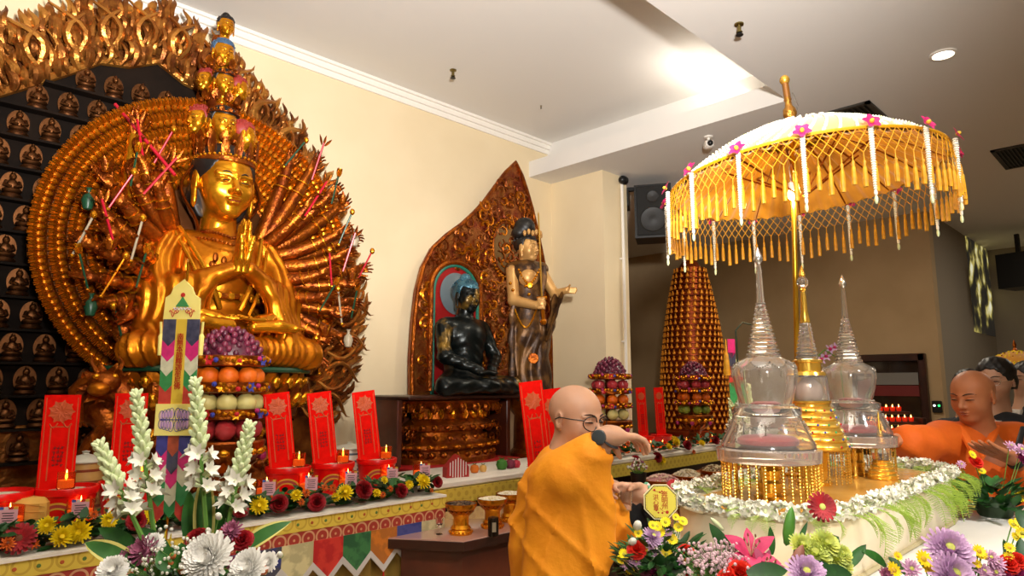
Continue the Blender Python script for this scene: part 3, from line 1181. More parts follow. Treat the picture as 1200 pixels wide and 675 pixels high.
crn.obj('crown', hd, (0, .02, .12))
for s in (-1, 1):
    MB().tube([(s * (.19 + .06 * math.sin(u * 5)), .03 + .02 * u, .08 - .42 * u) for u in np.linspace(0, 1, 12)], .022, 6, GOLDR, flat=.4).obj('hair_ribbon', hd)


# tower of small heads: (x, y, z, size, yaw, hair)
def small_head(name, p, size, yaw, hair, kind=1, pitch=.05):
    R = rotm(0, 0, yaw) @ rotm(pitch)
    mb = MB()
    mb.mb(scaled(_bhs, size), R)
    mb.mb(scaled(face_lines(1, BLACKH), size), R)
    o = mb.obj(name, gu, p)
    h = MB()
    h.mb(scaled(ushnisha(hair, kind == 2), size * 1.02), R)
    h.obj('hair', o)
    if kind == 3:
        c = MB()
        c.mb(crown(.41 * size, .13 * size, 11, GOLDR), R, (0, .05 * size, .30 * size))
        c.obj('crown', o)
    return o


for (px, py, d, size, yaw, hair, kind) in (
        (262, 147, 4.20, .23, 0, BLACKH, 3), (233, 142, 4.22, .20, -1.15, REDH, 1), (286, 160, 4.28, .19, 1.2, REDH, 1),
        (263, 98, 4.20, .175, 0, BLACKH, 3), (242, 95, 4.22, .16, -1.1, REDH, 1), (280, 104, 4.27, .15, 1.2, REDH, 1),
        (262, 63, 4.20, .185, 0, BLUEH, 1), (265, 31, 4.20, .14, 0, BLACKH, 2)):
    small_head('small_head', W(px, py, d) - LOCAL, size, yaw, hair, kind)
core = MB()
core.tube([W(258, y, 4.27) - LOCAL for y in (190, 160, 120, 80, 45)], [.11, .10, .085, .07, .05], 14, GOLDR)
for y, n, r in ((118, 12, .12), (166, 14, .15), (78, 10, .10)):
    p = W(258, y, 4.25) - LOCAL
    for i in range(n):
        a = 2 * PI * i / n
        core.petal(p + np.array((r * math.cos(a), r * math.sin(a), -.04)), (math.cos(a) * .5, math.sin(a) * .5, 1), (math.cos(a), math.sin(a), 0), .07, .06, -.2, GOLDR, n=4)
        core.ell(p + np.array((r * math.cos(a), r * math.sin(a), -.03)), .018, GOLDR, seg=6, rings=5)
core.obj('head_tower', gu)

# halo of five rings of small hands behind the body
HCZ = 2.52 - GZ
tiny = MB()
tiny.ell((0, -.004, .018), (.014, .010, .02), GOLD, seg=6, rings=5)
for i in range(4):
    tiny.tube([(-.010 + .0066 * i, -.006, .030), (-.011 + .0074 * i, -.012 - .004 * (i % 2), .052), (-.012 + .008 * i, -.004, .068 - .005 * abs(i - 1.5))], [.0042, .004, .0025], 4, GOLD)
plate = MB()
a = np.linspace(0, 2 * PI, 73)[:-1]
plate.lathe([(0, .0), (.92, .0), (.94, .02), (.92, .04), (0, .05)], 72, mat('halo back', '#5a3214', .4, .8), R=rotm(PI / 2), t=(0, .21, HCZ))
plate.obj('halo_plate', gu)
for k in range(6):
    r = .44 + .094 * k
    n = int(2 * PI * r / .038)
    mb = MB()
    for i in range(n):
        th = 2 * PI * i / n
        if math.sin(th) < -.93 and k < 5:
            continue
        d = np.array((math.cos(th), -.35, math.sin(th)))
        F = frame(d, (0, 1, 0))
        mb.mb(tiny, F * 1.45, (r * math.cos(th), .150 - .012 * k * 0 + .01 * rnd.random(), HCZ + r * math.sin(th)))
    mb.obj('hand_ring', gu)
    MB().tube([(r * math.cos(t_), .165, HCZ + r * math.sin(t_)) for t_ in np.linspace(0, 2 * PI, 60)[:-1]], .014, 6, GOLDR, closed=True).obj('ring_band', gu)

# the large arms
q = SDF((-.08, -.12, -.06), (.08, .08, .23), .0075)
hand(q, (.45, .5, .55, .6), .05, .5, side=1, thumb_in=.5)
_hand1 = q.mesh(GOLDR)
q = SDF((-.08, -.12, -.06), (.08, .08, .23), .0075)
hand(q, (.10, .12, .5, .55), .06, .5, side=1, thumb_in=.4)
_hand2 = q.mesh(GOLDR)
GRN = mat('green enamel', '#16432c', .35)
REDE = mat('red enamel', '#b3122a', .35)
WHE = mat('ivory enamel', '#a89a80', .4)


def arm(s, ang, reach, fwd, bend, attr, i):
    sh = np.array((s * .27, .06, .66 + .16 * math.sin(ang)))
    dirv = np.array((s * math.cos(ang), -fwd, math.sin(ang)))
    dirv /= np.linalg.norm(dirv)
    wr = sh + dirv * reach
    el = sh + dirv * reach * .48 + np.array((0, -.02, -bend))
    pts = []
    for u in np.linspace(0, 1, 9):
        pts.append((1 - u) ** 2 * sh + 2 * u * (1 - u) * el + u * u * wr)
    rad = np.interp(np.linspace(0, 1, 9), [0, .45, .55, .9, 1], [.052, .050, .050, .036, .031])
    mb = MB().tube(pts, rad, 10, GOLDR)
    d = pts[-1] - pts[-2]
    for u in (6, 7):
        mb.tube([pts[u] - d * .04, pts[u] + d * .04], rad[u] * 1.3, 10, GOLDB)
    o = mb.obj('arm', gu)
    F = frame(d, (0, 1, 0)) @ rotm(0, 0, rnd.uniform(-.6, .6))
    h = MB().mb(_hand1 if i % 3 else _hand2, F * .88, wr + d * .2)
    ho = h.obj('hand', o)
    g = wr + d / np.linalg.norm(d) * .085 + F @ np.array((0, -.03, 0))
    a = MB()
    t_ = rnd.uniform(-.8, .8)
    ax = np.array((s * math.sin(t_) * .6, -.25, math.cos(t_)))
    ax /= np.linalg.norm(ax)
    if attr == 0:      # rod
        c = (REDE, GRN, GOLDB, WHE)[i % 4]
        a.tube([g - ax * .10, g + ax * .15], .0065, 8, c)
        a.ell(g + ax * .15, (.018, .018, .024), GOLDB, seg=8, rings=6)
        a.ell(g - ax * .10, .012, GOLDB, seg=8, rings=6)
    elif attr == 1:    # flaming jewel
        a.ell(g + (0, 0, .03), .030, GOLDB, seg=12, rings=8)
        for k in range(6):
            b = 2 * PI * k / 6
            a.petal(g + np.array((.02 * math.cos(b), .02 * math.sin(b), .0)), (math.cos(b) * .5, math.sin(b) * .5, 1), (-math.cos(b), -math.sin(b), 0), .09, .03, .2, GOLDR)
    elif attr == 2:    # lotus bud on a stem
        a.tube([g - ax * .10, g + ax * .10], .006, 6, GRN)
        for k in range(7):
            b = 2 * PI * k / 7
            a.petal(g + ax * .09, ax + np.array((math.cos(b) * .5, math.sin(b) * .5, 0)), -np.array((math.cos(b), math.sin(b), 0)), .07, .035, .3, GOLDB)
    elif attr == 3:    # vase
        a.lathe([(.012, -.05), (.022, -.045), (.034, 0), (.026, .03), (.010, .045), (.010, .065), (.018, .075), (0, .075)], 12, (GOLDB, WHE, GRN)[i % 3], t=g)
    else:              # trident / double-edged blade
        a.tube([g - ax * .12, g + ax * .16], .007, 6, REDE)
        n_ = np.cross(ax, (0, 1, 0))
        for k in (-1, 0, 1):
            a.petal(g + ax * .14 + n_ * .012 * k, ax + n_ * .6 * k, (0, -1, 0), .075, .02, .0, GOLDR)
    a.obj('attribute', o)


i = 0
for s in (-1, 1):
    for ang, reach, fwd, bend in ((1.30, .62, .10, .02), (1.05, .66, .15, .05), (.82, .60, .45, .05), (.62, .66, .20, .08), (.45, .56, .55, .06), (.30, .66, .25, .09),
                                  (.14, .58, .60, .08), (.0, .66, .25, .10), (-.16, .58, .60, .10), (-.30, .66, .28, .10), (-.46, .58, .60, .10),
                                  (-.60, .66, .30, .09), (-.78, .56, .55, .08), (-.95, .60, .35, .06), (.95, .46, .75, .05), (-.05, .44, .95, .10), (-.4, .46, 1.0, .10)):
        arm(s, ang + rnd.uniform(-.05, .05), reach * rnd.uniform(.95, 1.06) * (.93 if s > 0 else .70), fwd, bend, (0, 4, 2, 1, 0, 3, 4, 0, 1, 2, 0, 3, 1, 0, 4, 0, 2)[i % 17], i)
        i += 1
# tall raised arm at the statue's right
a0, a1, a2 = (W(162, 255, 4.02) - LOCAL, W(153, 205, 3.92) - LOCAL, W(157, 158, 3.92) - LOCAL)
o = MB().tube([a0, (a0 + a1) / 2, a1, (a1 + a2) / 2, a2], [.055, .06, .056, .042, .032], 12, GOLDB).obj('arm', gu)
MB().mb(_hand2, frame((.05, -.3, 1), (0, 1, 0)), a2).obj('hand', o)
MB().tube([W(135, 122, 3.9) - LOCAL, W(205, 205, 3.86) - LOCAL], .010, 8, REDE).obj('attribute', o)

# lotus throne below the statue
lt = thing('lotus_throne', 'carved gilded lotus throne under the great many-armed statue', 'pedestal', (GX, GY + .05, 1.0))
MB().lathe([(.66, 0), (.66, .06), (.58, .10), (.52, .16), (.46, .22), (.44, .34), (.50, .40), (.56, .46), (.57, .52), (.56, .58), (.56, .735), (0, .745)], 40, GOLDR, sy=.70).obj('core', lt)
for row, (z, r, L, w, n, lean, m) in enumerate(((.52, .60, .17, .135, 30, .75, GOLDR), (.62, .58, .15, .13, 30, .55, GOLD), (.40, .50, .13, .12, 26, -.6, GOLDR))):
    for k in range(n):
        a = 2 * PI * (k + .5 * (row % 2)) / n
        if math.sin(a) > .45:
            continue
        mb = MB()
        c, s_ = math.cos(a), math.sin(a)
        zz = 1 if lean > 0 else -1
        mb.petal((r * c, r * .72 * s_, z - .02 * zz), (c * abs(lean), s_ * abs(lean), zz), (c, s_, 0), L, w, -.7, m, n=5, tip=.12, cup=-.25)
        mb.ell((r * c * 1.03, r * .72 * s_ * 1.03, z + .03 * zz), (w * .28, w * .28, L * .35), GOLDB, R=frame((c * abs(lean), s_ * abs(lean), zz)), seg=8, rings=6)
        mb.obj('lotus_petal', lt)
rim = MB()
rim.tube([(.63 * math.cos(t_), .63 * .72 * math.sin(t_), .735) for t_ in np.linspace(0, 2 * PI, 60)[:-1]], .018, 8, GRN, closed=True)
for z, r in ((.08, .66), (.18, .56), (.36, .47)):
    for k in range(40):
        t_ = 2 * PI * k / 40
        if math.sin(t_) < .4:
            rim.ell((r * math.cos(t_), r * .72 * math.sin(t_), z), (.034, .030, .026), GOLDB if k % 2 else GOLDR, seg=8, rings=6)
rim.obj('carved_band', lt)
px_ = MB()
px_.box((GX, GY + .02, .5), (1.5, .86, 1.0), WOODD, bev=.02)
tag(px_.obj('statue_plinth'), 'dark plinth behind the main altar under the gilded lotus throne', 'plinth')

# ---------------------------------------------------------------- mandorla with flame border and small seated figures
MY = 4.74
md = thing('mandorla', 'tall flame edged backing panel with rows of tiny seated figures behind the great statue', 'mandorla', (0, MY, 0))
right = [(190, 10), (228, 42), (262, 60), (290, 92), (322, 128), (352, 160), (375, 200), (395, 245), (410, 290), (420, 330), (424, 370), (420, 410), (410, 445), (396, 480), (380, 520)]
RO = [onY(x, y, MY) for x, y in right]
MCX = RO[0][0]
RO = [(p[0], p[2]) for p in RO]
out = [(2 * MCX - x, z) for x, z in RO[::-1]][:-1] + RO
out = [(out[0][0], .98)] + out + [(out[-1][0], .98)]
RO_ = np.array(RO)
cen = np.array((MCX, 2.3))
inn = [tuple(cen + (np.array(p) - cen) * .80) for p in RO]
inn = [(2 * MCX - x, z) for x, z in inn[::-1]][:-1] + inn
md_p = MB()
md_p.prism(out, .06, COPPER, t=(0, .06, 0))
md_p.obj('flame_back', md)
MB().prism(inn, .02, DARKN, t=(0, .02, 0)).obj('niche_panel', md)
# copper rim along the inner outline of the panel
arch = MB()
P_ = np.array(inn)
arch.tube([(x, .0, z) for x, z in P_], .028, 8, COPPERL)
arch.obj('inner_rim', md)


def flame(base, d, L, w, swirl, m, mb, th=.035):
    """one carved flame tongue: an S-shaped tapering ridge"""
    d = np.asarray(d, float)
    d /= np.linalg.norm(d)
    n_ = np.array((-d[1], d[0]))
    pts, rad = [], []
    for u in np.linspace(0, 1, 9):
        off = swirl * L * (.16 * math.sin(u * PI * 1.5)) + swirl * L * .10 * u * u
        p = np.asarray(base) + d * L * u + n_ * off
        pts.append((p[0], -.02 - th * math.sin(PI * min(1, u * 1.1)), p[1]))
        rad.append(w * (math.sin(PI * (.12 + .88 * u)) ** .8 + .02) * (1 - .35 * u))
    mb.tube(pts, rad, 6, m, flat=.6)


fl = [MB() for _ in range(3)]
O_ = np.array(out[1:-1])
I_ = np.array(inn)
rf = random.Random(11)
for row in range(7):
    for k in range(92):
        u = (k + .5 * (row % 2) + rf.uniform(-.3, .3)) / 92
        j = u * (len(O_) - 1)
        a_, b_ = int(j), min(int(j) + 1, len(O_) - 1)
        f_ = j - a_
        po, pi_ = O_[a_] * (1 - f_) + O_[b_] * f_, I_[a_] * (1 - f_) + I_[b_] * f_
        w_ = (row - .3) / 6.6
        base = pi_ * (1 - w_) + po * w_
        outw = (po - pi_) / (np.linalg.norm(po - pi_) + 1e-9)
        d = outw * .75 + np.array((0, .8))
        sw = rf.choice((-1, 1)) * rf.uniform(.3, 1.1)
        flame(base, d, rf.uniform(.13, .24) * (.75 if row > 5 else 1), rf.uniform(.024, .042), sw, rf.choice((COPPER, COPPER, COPPERL)), fl[rf.randrange(3)])
# bold loops across the wide upper band
for k in range(26):
    u = (k + .5) / 26
    j = u * (len(O_) - 1)
    a_, b_ = int(j), min(int(j) + 1, len(O_) - 1)
    f_ = j - a_
    po, pi_ = O_[a_] * (1 - f_) + O_[b_] * f_, I_[a_] * (1 - f_) + I_[b_] * f_
    base = pi_ * .9 + po * .1
    for s in (-1, 1):
        L = np.linalg.norm(po - pi_) * 1.15
        d = (po - pi_) / np.linalg.norm(po - pi_) + np.array((0, .35))
        flame(base + np.array((s * .03, 0)), d + np.array((s * .15, 0)), L, .035, s * 1.5, COPPERL, fl[k % 3], th=.07)
for m_ in fl:
    m_.obj('flame_border', md)

FIGM = mat('dull gilt', '#6e4424', .42, .9, '#4a2c18', 12)
# tiny seated figures
fig = MB()
fig.lathe([(.050, 0), (.056, .01), (.048, .022), (.044, .026), (0, .028)], 10, FIGM, sy=.7)
fig.ell((0, -.005, .044), (.050, .030, .020), FIGM, seg=10, rings=6)
fig.ell((0, .004, .080), (.030, .020, .036), FIGM, seg=8, rings=6)
for s in (-1, 1):
    fig.tube([(s * .028, 0, .10), (s * .038, -.012, .074), (s * .008, -.030, .062)], [.011, .011, .008], 5, FIGM)
fig.ell((0, -.004, .128), (.018, .019, .022), FIGM, seg=8, rings=6)
fig.ell((0, 0, .150), (.009, .009, .010), FIGM, seg=6, rings=4)
a = np.linspace(-.6, PI + .6, 16)
fig.prism([(.056 * math.cos(t_), .085 + .078 * math.sin(t_)) for t_ in a], .008, FIGM, t=(0, .028, 0))
fme = None
shelf = MB()
rest = MB()
cnt = 0
cells = []
for r in range(14):
    z = 3.46 - .187 * r
    if z < 1.05:
        break
    for c in range(18):
        x = .30 + .158 * (c + .5 * (r % 2))
        # inside the inner outline ?
        dx = abs(x - MCX)
        lim = np.interp(z, [p[1] for p in reversed(inn[len(inn) // 2:])], [p[0] - MCX for p in reversed(inn[len(inn) // 2:])])
        if z > inn[len(inn) // 2][1] - .16 or dx > lim - .09:
            continue
        if math.hypot(x - GX, (z + .07 - 2.52) * 1.0) < .76 or (z < 1.75 and x > 1.15):
            continue
        cells.append((x, z))
cells.sort(key=lambda p: -abs(p[0] - MCX) * 0 - (1 if p[0] < MCX + .6 else 0))
for x, z in cells:
    if cnt < 96:
        if fme is None:
            o = fig.obj('seated_figure', md, (x, -.035, z))
            fme = o.data
        else:
            o = link('seated_figure', fme, md, (x, -.035, z))
        cnt += 1
    else:
        rest.mb(fig, None, (x, -.035, z))
if rest.n:
    rest.obj('seated_figures_far', md)['kind'] = 'stuff'
for r in range(14):
    z = 3.46 - .187 * r
    lim = np.interp(z, [p[1] for p in reversed(inn[len(inn) // 2:])], [p[0] - MCX for p in reversed(inn[len(inn) // 2:])])
    if z > 1.0:
        shelf.box((MCX, -.03, z - .010), (2 * lim - .05, .09, .014), DARKN)
shelf.obj('shelf', md)

# carved gilded dragon beside the throne
dg = thing('dragon_carving', 'small carved gilded dragon beside the throne behind the left red tablets', 'carving', (0, 0, 0))
pts = [W(x, y, 3.45) for x, y in ((150, 470), (135, 455), (112, 452), (98, 460), (102, 478), (122, 488), (130, 505), (112, 520), (100, 540), (105, 565))]
dg.location = tuple(W(108, 590, 3.45))
pts = [p - np.array(dg.location) for p in pts]
pts = [np.array(pts[0]) * (1 - 0) for _ in ()] or pts
sm = []
for k in range(len(pts) - 1):
    for u in np.linspace(0, 1, 5)[:-1]:
        sm.append(pts[k] * (1 - u) + pts[k + 1] * u)
mb = MB().tube(sm, np.interp(np.linspace(0, 1, len(sm)), [0, .2, .6, 1], [.05, .075, .07, .05]), 10, GOLDR)
for k in range(2, len(sm) - 1, 1):
    mb.petal(sm[k] + (0, -.02, .05), (rnd.uniform(-.4, .4), -.2, 1), (0, -1, 0), .06, .03, .2, GOLDR)
mb.obj('body', dg)
h = MB()
hc = sm[6]
h.ell(hc + (-.02, -.06, .02), (.075, .085, .06), GOLDR)
h.ell(hc + (-.06, -.12, -.01), (.05, .06, .035), GOLD)
for s in (-1, 1):
    h.ell(hc + (-.03 + s * .04, -.11, .05), .018, GOLDB, seg=8, rings=6)
    h.tube([hc + (s * .04, -.03, .06), hc + (s * .07, 0, .12), hc + (s * .06, .04, .16)], [.014, .010, .003], 6, GOLDR)
for k in range(10):
    a = 2 * PI * k / 10
    h.petal(hc + (0, -.02, 0), (math.cos(a), .1, math.sin(a)), (0, -1, 0), .13, .05, .2, GOLDR)
h.obj('head', dg)
lg = MB()
for k in (10, 22):
    lg.tube([sm[k], sm[k] + (-.07, -.08, -.06), sm[k] + (-.05, -.10, -.16)], [.035, .03, .018], 7, GOLDR)
    for s in (-1, 0, 1):
        lg.tube([sm[k] + (-.05, -.10, -.16), sm[k] + (-.06 + .03 * s, -.15, -.18)], [.012, .004], 5, GOLDR)
lg.obj('leg', dg)
hz_ = dg.location[2]
MB().box((.0, .06, -hz_ / 2 + .01), (.20, .18, hz_ + .02), WOODD, bev=.01).obj('base_block', dg)
# ================================================================ FLOWER KIT
rq = random.Random(21)


def _n(v):
    v = np.asarray(v, float)
    return v / (np.linalg.norm(v) + 1e-12)


def mum(r, m, mc=None, n=70, seed=0):
    """many-petalled chrysanthemum, axis +z"""
    rr = random.Random(seed)
    mb = MB()
    mb.ell((0, 0, r * .18), (r * .42, r * .42, r * .28), m, seg=10, rings=6)
    for i in range(n):
        u = i / n
        a = i * 2.39996
        el = -.25 + 1.35 * u
        L = r * (1.0 - .50 * u) * rr.uniform(.92, 1.06)
        d = (math.cos(a) * math.cos(el), math.sin(a) * math.cos(el), math.sin(el))
        b = (math.cos(a) * r * .12, math.sin(a) * r * .12, r * .12 + r * .18 * u)
        mb.petal(b, d, (0, 0, 1) if el < 1 else (math.cos(a), math.sin(a), .2), L, r * .24, .55, m, n=3, tip=.5, cup=.2)
    if mc:
        mb.ell((0, 0, r * .52), (r * .2, r * .2, r * .1), mc, seg=8, rings=5)
    return mb


def gerbera(r, m, mc, n=17):
    mb = MB()
    for l in range(2):
        for i in range(n):
            a = 2 * PI * (i + .5 * l) / n
            el = .08 + .22 * l
            mb.petal((math.cos(a) * r * .18, math.sin(a) * r * .18, .004 * l), (math.cos(a) * math.cos(el), math.sin(a) * math.cos(el), math.sin(el)), (0, 0, 1), r * (.84 - .12 * l), r * .33, -.15, m, n=4, tip=.6, cup=.1)
    mb.ell((0, 0, r * .06), (r * .26, r * .26, r * .12), mc, seg=12, rings=6)
    for i in range(14):
        a = 2 * PI * i / 14
        mb.ell((r * .24 * math.cos(a), r * .24 * math.sin(a), r * .12), r * .04, m, seg=5, rings=4)
    return mb


def carnation(r, m, seed=0):
    rr = random.Random(seed)
    mb = MB()
    for k in range(5):
        n = 5 + 2 * k
        for i in range(n):
            a = 2 * PI * (i + rr.random() * .6) / n
            el = 1.35 - .30 * k
            d = (math.cos(a) * math.cos(el), math.sin(a) * math.cos(el), math.sin(el))
            mb.petal((0, 0, 0), d, (-math.cos(a) * .6, -math.sin(a) * .6, 1), r * (.75 + .07 * k), r * .75, .35 - .12 * k, m, n=4, tip=.8, cup=.14 * rr.choice((1, -.6)))
    mb.lathe([(.0, -r * .6), (r * .16, -r * .45), (r * .2, -r * .1), (0, 0)], 8, STEM)
    return mb


def daisy(r, m, mc, n=13):
    mb = MB()
    for i in range(n):
        a = 2 * PI * i / n
        mb.petal((math.cos(a) * r * .2, math.sin(a) * r * .2, 0), (math.cos(a), math.sin(a), .22), (0, 0, 1), r * .8, r * .38, .1, m, n=3, tip=.4)
    mb.ell((0, 0, r * .08), (r * .34, r * .34, r * .2), mc, seg=8, rings=5)
    return mb


def blade_leaf(L, w, m, edge=None, bend=.5, n=8):
    """leaf along +x from the origin, drooping by bend"""
    mb = MB()
    G, E1, E2 = [], [], []
    for i in range(n + 1):
        u = i / n
        ww = w * math.sin(PI * (.06 + .94 * u)) ** .75 * .5
        c = np.array((L * u * (1 - .12 * bend * u), 0, L * (.35 * bend * u - bend * .75 * u * u)))
        k = .72 if edge else 1
        G.append([c + (0, -ww * k, ww * .28 * k), c, c + (0, ww * k, ww * .28 * k)])
        E1.append([c + (0, -ww, ww * .28), c + (0, -ww * k, ww * .28 * k)])
        E2.append([c + (0, ww * k, ww * .28 * k), c + (0, ww, ww * .28)])
    mb.sheet(np.array(G), m, th=.0008)
    if edge:
        mb.sheet(np.array(E1), edge, th=.0008)
        mb.sheet(np.array(E2), edge, th=.0008)
    return mb


def tuberose(H, seed, lean=(0, 0)):
    """stem with open star flowers below and buds to the tip, axis +z"""
    rr = random.Random(seed)
    st = MB()
    path = [(lean[0] * u * u * H, lean[1] * u * u * H, H * u) for u in np.linspace(0, 1, 12)]
    st.tube(path, np.linspace(.006, .0028, 12), 6, STEM)
    P = np.array(path)
    fl = MB()
    n = 62
    for i in range(n):
        u = .36 + .64 * i / (n - 1)
        p = np.array([np.interp(u * 11, range(12), P[:, k]) for k in range(3)])
        a = i * 2.4
        if u < .60:
            if i % 2 == 0:
                o = np.array((math.cos(a), math.sin(a), .45))
                fl.tube([p, p + o * .018], [.003, .005], 5, BUDG)
                for k in range(6):
                    b = 2 * PI * k / 6
                    F = frame(o)
                    d = o + (F[:, 0] * math.cos(b) + F[:, 1] * math.sin(b)) * 1.1
                    fl.petal(p + o * .016, d, o, rr.uniform(.020, .030), .013, -.3, WHT, n=3, tip=.15)
        else:
            o = np.array((math.cos(a) * .75, math.sin(a) * .75, .85))
            s = 1.12 - u * .62
            fl.ell(p + o * .014 * s * 1.3, (.010 * s, .010 * s, .022 * s), BUDG, R=frame(o), seg=6, rings=5)
    fl.ell(P[-1] + (0, 0, .004), (.006, .006, .012), BUDG, seg=6, rings=5)
    return st, fl


def spray(seed, n, R, m):
    """haze of tiny blossoms on thin stalks"""
    rr = random.Random(seed)
    mb = MB()
    for i in range(n):
        p = np.array((rr.gauss(0, R * .45), rr.gauss(0, R * .45), R * .6 + rr.gauss(0, R * .25)))
        mb.tube([p * .3, p], .0007, 3, STEM)
        mb.ell(p, .0035, m, seg=5, rings=4)
    return mb


def fern(L, seed, m=None):
    """feathery frond along +x, drooping"""
    rr = random.Random(seed)
    mb = MB()
    n = 22
    prev = None
    for i in range(n + 1):
        u = i / n
        c = np.array((L * u * (1 - .25 * u), 0, L * (.25 * u - .75 * u * u)))
        if prev is not None:
            mb.tube([prev, c], .0012, 3, m or LIME)
            w = L * .30 * math.sin(PI * (.12 + .86 * u))
            for s in (-1, 1):
                e = c + np.array((w * .5, s * w, rr.uniform(-.1, .15) * w))
                mb.tube([c, e], [.0011, .0006], 3, m or LIME)
                for k in range(6):
                    v = (k + 1) / 7
                    q = c + (e - c) * v
                    for s2 in (-1, 1):
                        t_ = q + np.array((w * .16, s2 * w * .13 + s * w * .08, rr.uniform(-.05, .12) * w))
                        mb.add([q, q + (0, 0, .0016), t_], [(0, 1, 2)], m or LIME)
        prev = c
    return mb


def axis_R(d, spin=0):
    return frame(d, (0, 1, 0)) @ rotm(0, 0, spin)


_cache = {}


def flower(name, key, make, parent, p, d, spin=None, s=1.0):
    """shared-mesh flower as a part of an arrangement"""
    if key not in _cache:
        o = make().obj(name, parent)
        _cache[key] = o.data
    else:
        o = link(name, _cache[key], parent)
    R = Matrix(axis_R(d, rq.uniform(0, 6) if spin is None else spin).tolist())
    o.matrix_local = Matrix.Translation(Vector([float(v) for v in p])) @ R.to_4x4() @ Matrix.Scale(s, 4)
    return o


def leaf(parent, p, d, L, w, m=None, edge=None, bend=.5, key=None, name='leaf'):
    key = key or ('leaf', round(L, 3), round(w, 3), (m or GREEN).name, edge is not None, bend)
    if key not in _cache:
        o = blade_leaf(L, w, m or GREEN, edge, bend).obj(name, parent)
        _cache[key] = o.data
    else:
        o = link(name, _cache[key], parent)
    d = _n(d)
    x = d
    y = _n(np.cross(-FW * .8 + np.array((0, 0, .6)), x))
    z = np.cross(x, y)
    R = Matrix(np.column_stack([x, y, z]).tolist()).to_4x4()
    o.matrix_local = Matrix.Translation(Vector([float(v) for v in p])) @ R
    return o


CEN = mat('flower centre', '#c9a02a', .7)
CENB = mat('brown flower centre', '#6b3a1e', .8)
CENG = mat('green flower centre', '#b8bf5a', .7)


# ================================================================ ON THE MAIN ALTAR
def candle(loc, label, group, tagged, flip=0, r=.034, h=.075, glass=None):
    t = thing('candle_cup', label, 'candle', loc, flip, group)
    g = glass or AMBER
    MB().lathe([(r * .8, 0), (r, .006), (r, h), (r - .003, h), (r - .003, .010), (0, .010)], 18, g).obj('glass', t)
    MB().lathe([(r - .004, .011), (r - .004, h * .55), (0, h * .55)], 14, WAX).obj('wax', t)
    MB().lathe([(.0005, h * .55), (.0055, h * .68), (.004, h * .85), (0, h * 1.15)], 8, FLAME).obj('flame', t)
    if tagged:
        tg = MB().box((.012, -r - .006, h * .62), (.062, .003, .066), PINKTAG).obj('tag', t)
        tx = MB()
        for k in range(5):
            tx.box((.012, -r - .0078, h * .62 + .018 - k * .0095), (.040 - .006 * (k % 2), .0006, .0032), INK)
        tx.obj('print', tg)['kind'] = 'stuff'
        cr = MB()
        for k, c in enumerate(('#3558a8', '#c9c2b8', '#b8231c', '#d0a83c')):
            cr.box((-.012 + k * .016, -r - .0062, h * .62 + .036), (.014, .003, .010), mat('tag clip %d' % k, c, .6))
        cr.obj('header', tg)
    return t


def tablet(loc, rz, W_, H_, label, lean=.0, group=None):
    t = thing('red_tablet', label, 'memorial tablet', loc, rz, group)
    w = W_ / 2
    MB().prism([(-w, 0), (w, 0), (w, H_), (-w, H_)], .006, REDP, R=rotm(0, lean, 0)).obj('card', t)
    gl = mat('gold print', '#c9562a', .5, 0)
    R = rotm(0, lean, 0)
    e = MB()
    y = -.0042
    e.lathe([(.0, 0), (w * .62, 0), (w * .62, .0008), (0, .0008)], 20, gl, R=R @ rotm(PI / 2), t=R @ np.array((0, y, H_ * .82)))
    for k in range(9):
        a = 2 * PI * k / 9
        e.petal(R @ np.array((0, y, H_ * .82)), R @ np.array((math.cos(a), 0, math.sin(a))), (0, -1, 0), w * .75, w * .35, 0, gl)
    for s in (-1, 1):
        e.box(R @ np.array((s * w * .86, y, H_ * .5)), (w * .05, .0008, H_ * .94), gl, R)
        e.box(R @ np.array((s * w * .5, y, H_ * .38)), (w * .07, .0008, H_ * .56), gl, R)
        e.tube([R @ np.array((s * w * (.15 + .45 * u), y, H_ * (.70 - .05 * math.sin(u * 3)))) for u in np.linspace(0, 1, 5)], w * .04, 4, gl)
    e.box(R @ np.array((0, y, H_ * .66)), (w * 1.0, .0008, H_ * .012), gl, R)
    e.obj('gilt_print', t)
    gx = MB()
    rr = random.Random(int(H_ * 1e4))
    for cc in (-1, 0, 1):          # small dark brush columns, too small to read
        for k in range(5):
            for q_ in range(4):
                gx.box(R @ np.array((cc * w * .22 + rr.uniform(-.05, .05) * w, y - .0006, H_ * (.44 - .045 * k) + rr.uniform(-.012, .012) * H_)),
                       ((w * .16, .0006, .0022), (.0022, .0006, w * .17))[q_ % 2], INKR, R)
    gx.obj('print', t)['kind'] = 'stuff'
    return t


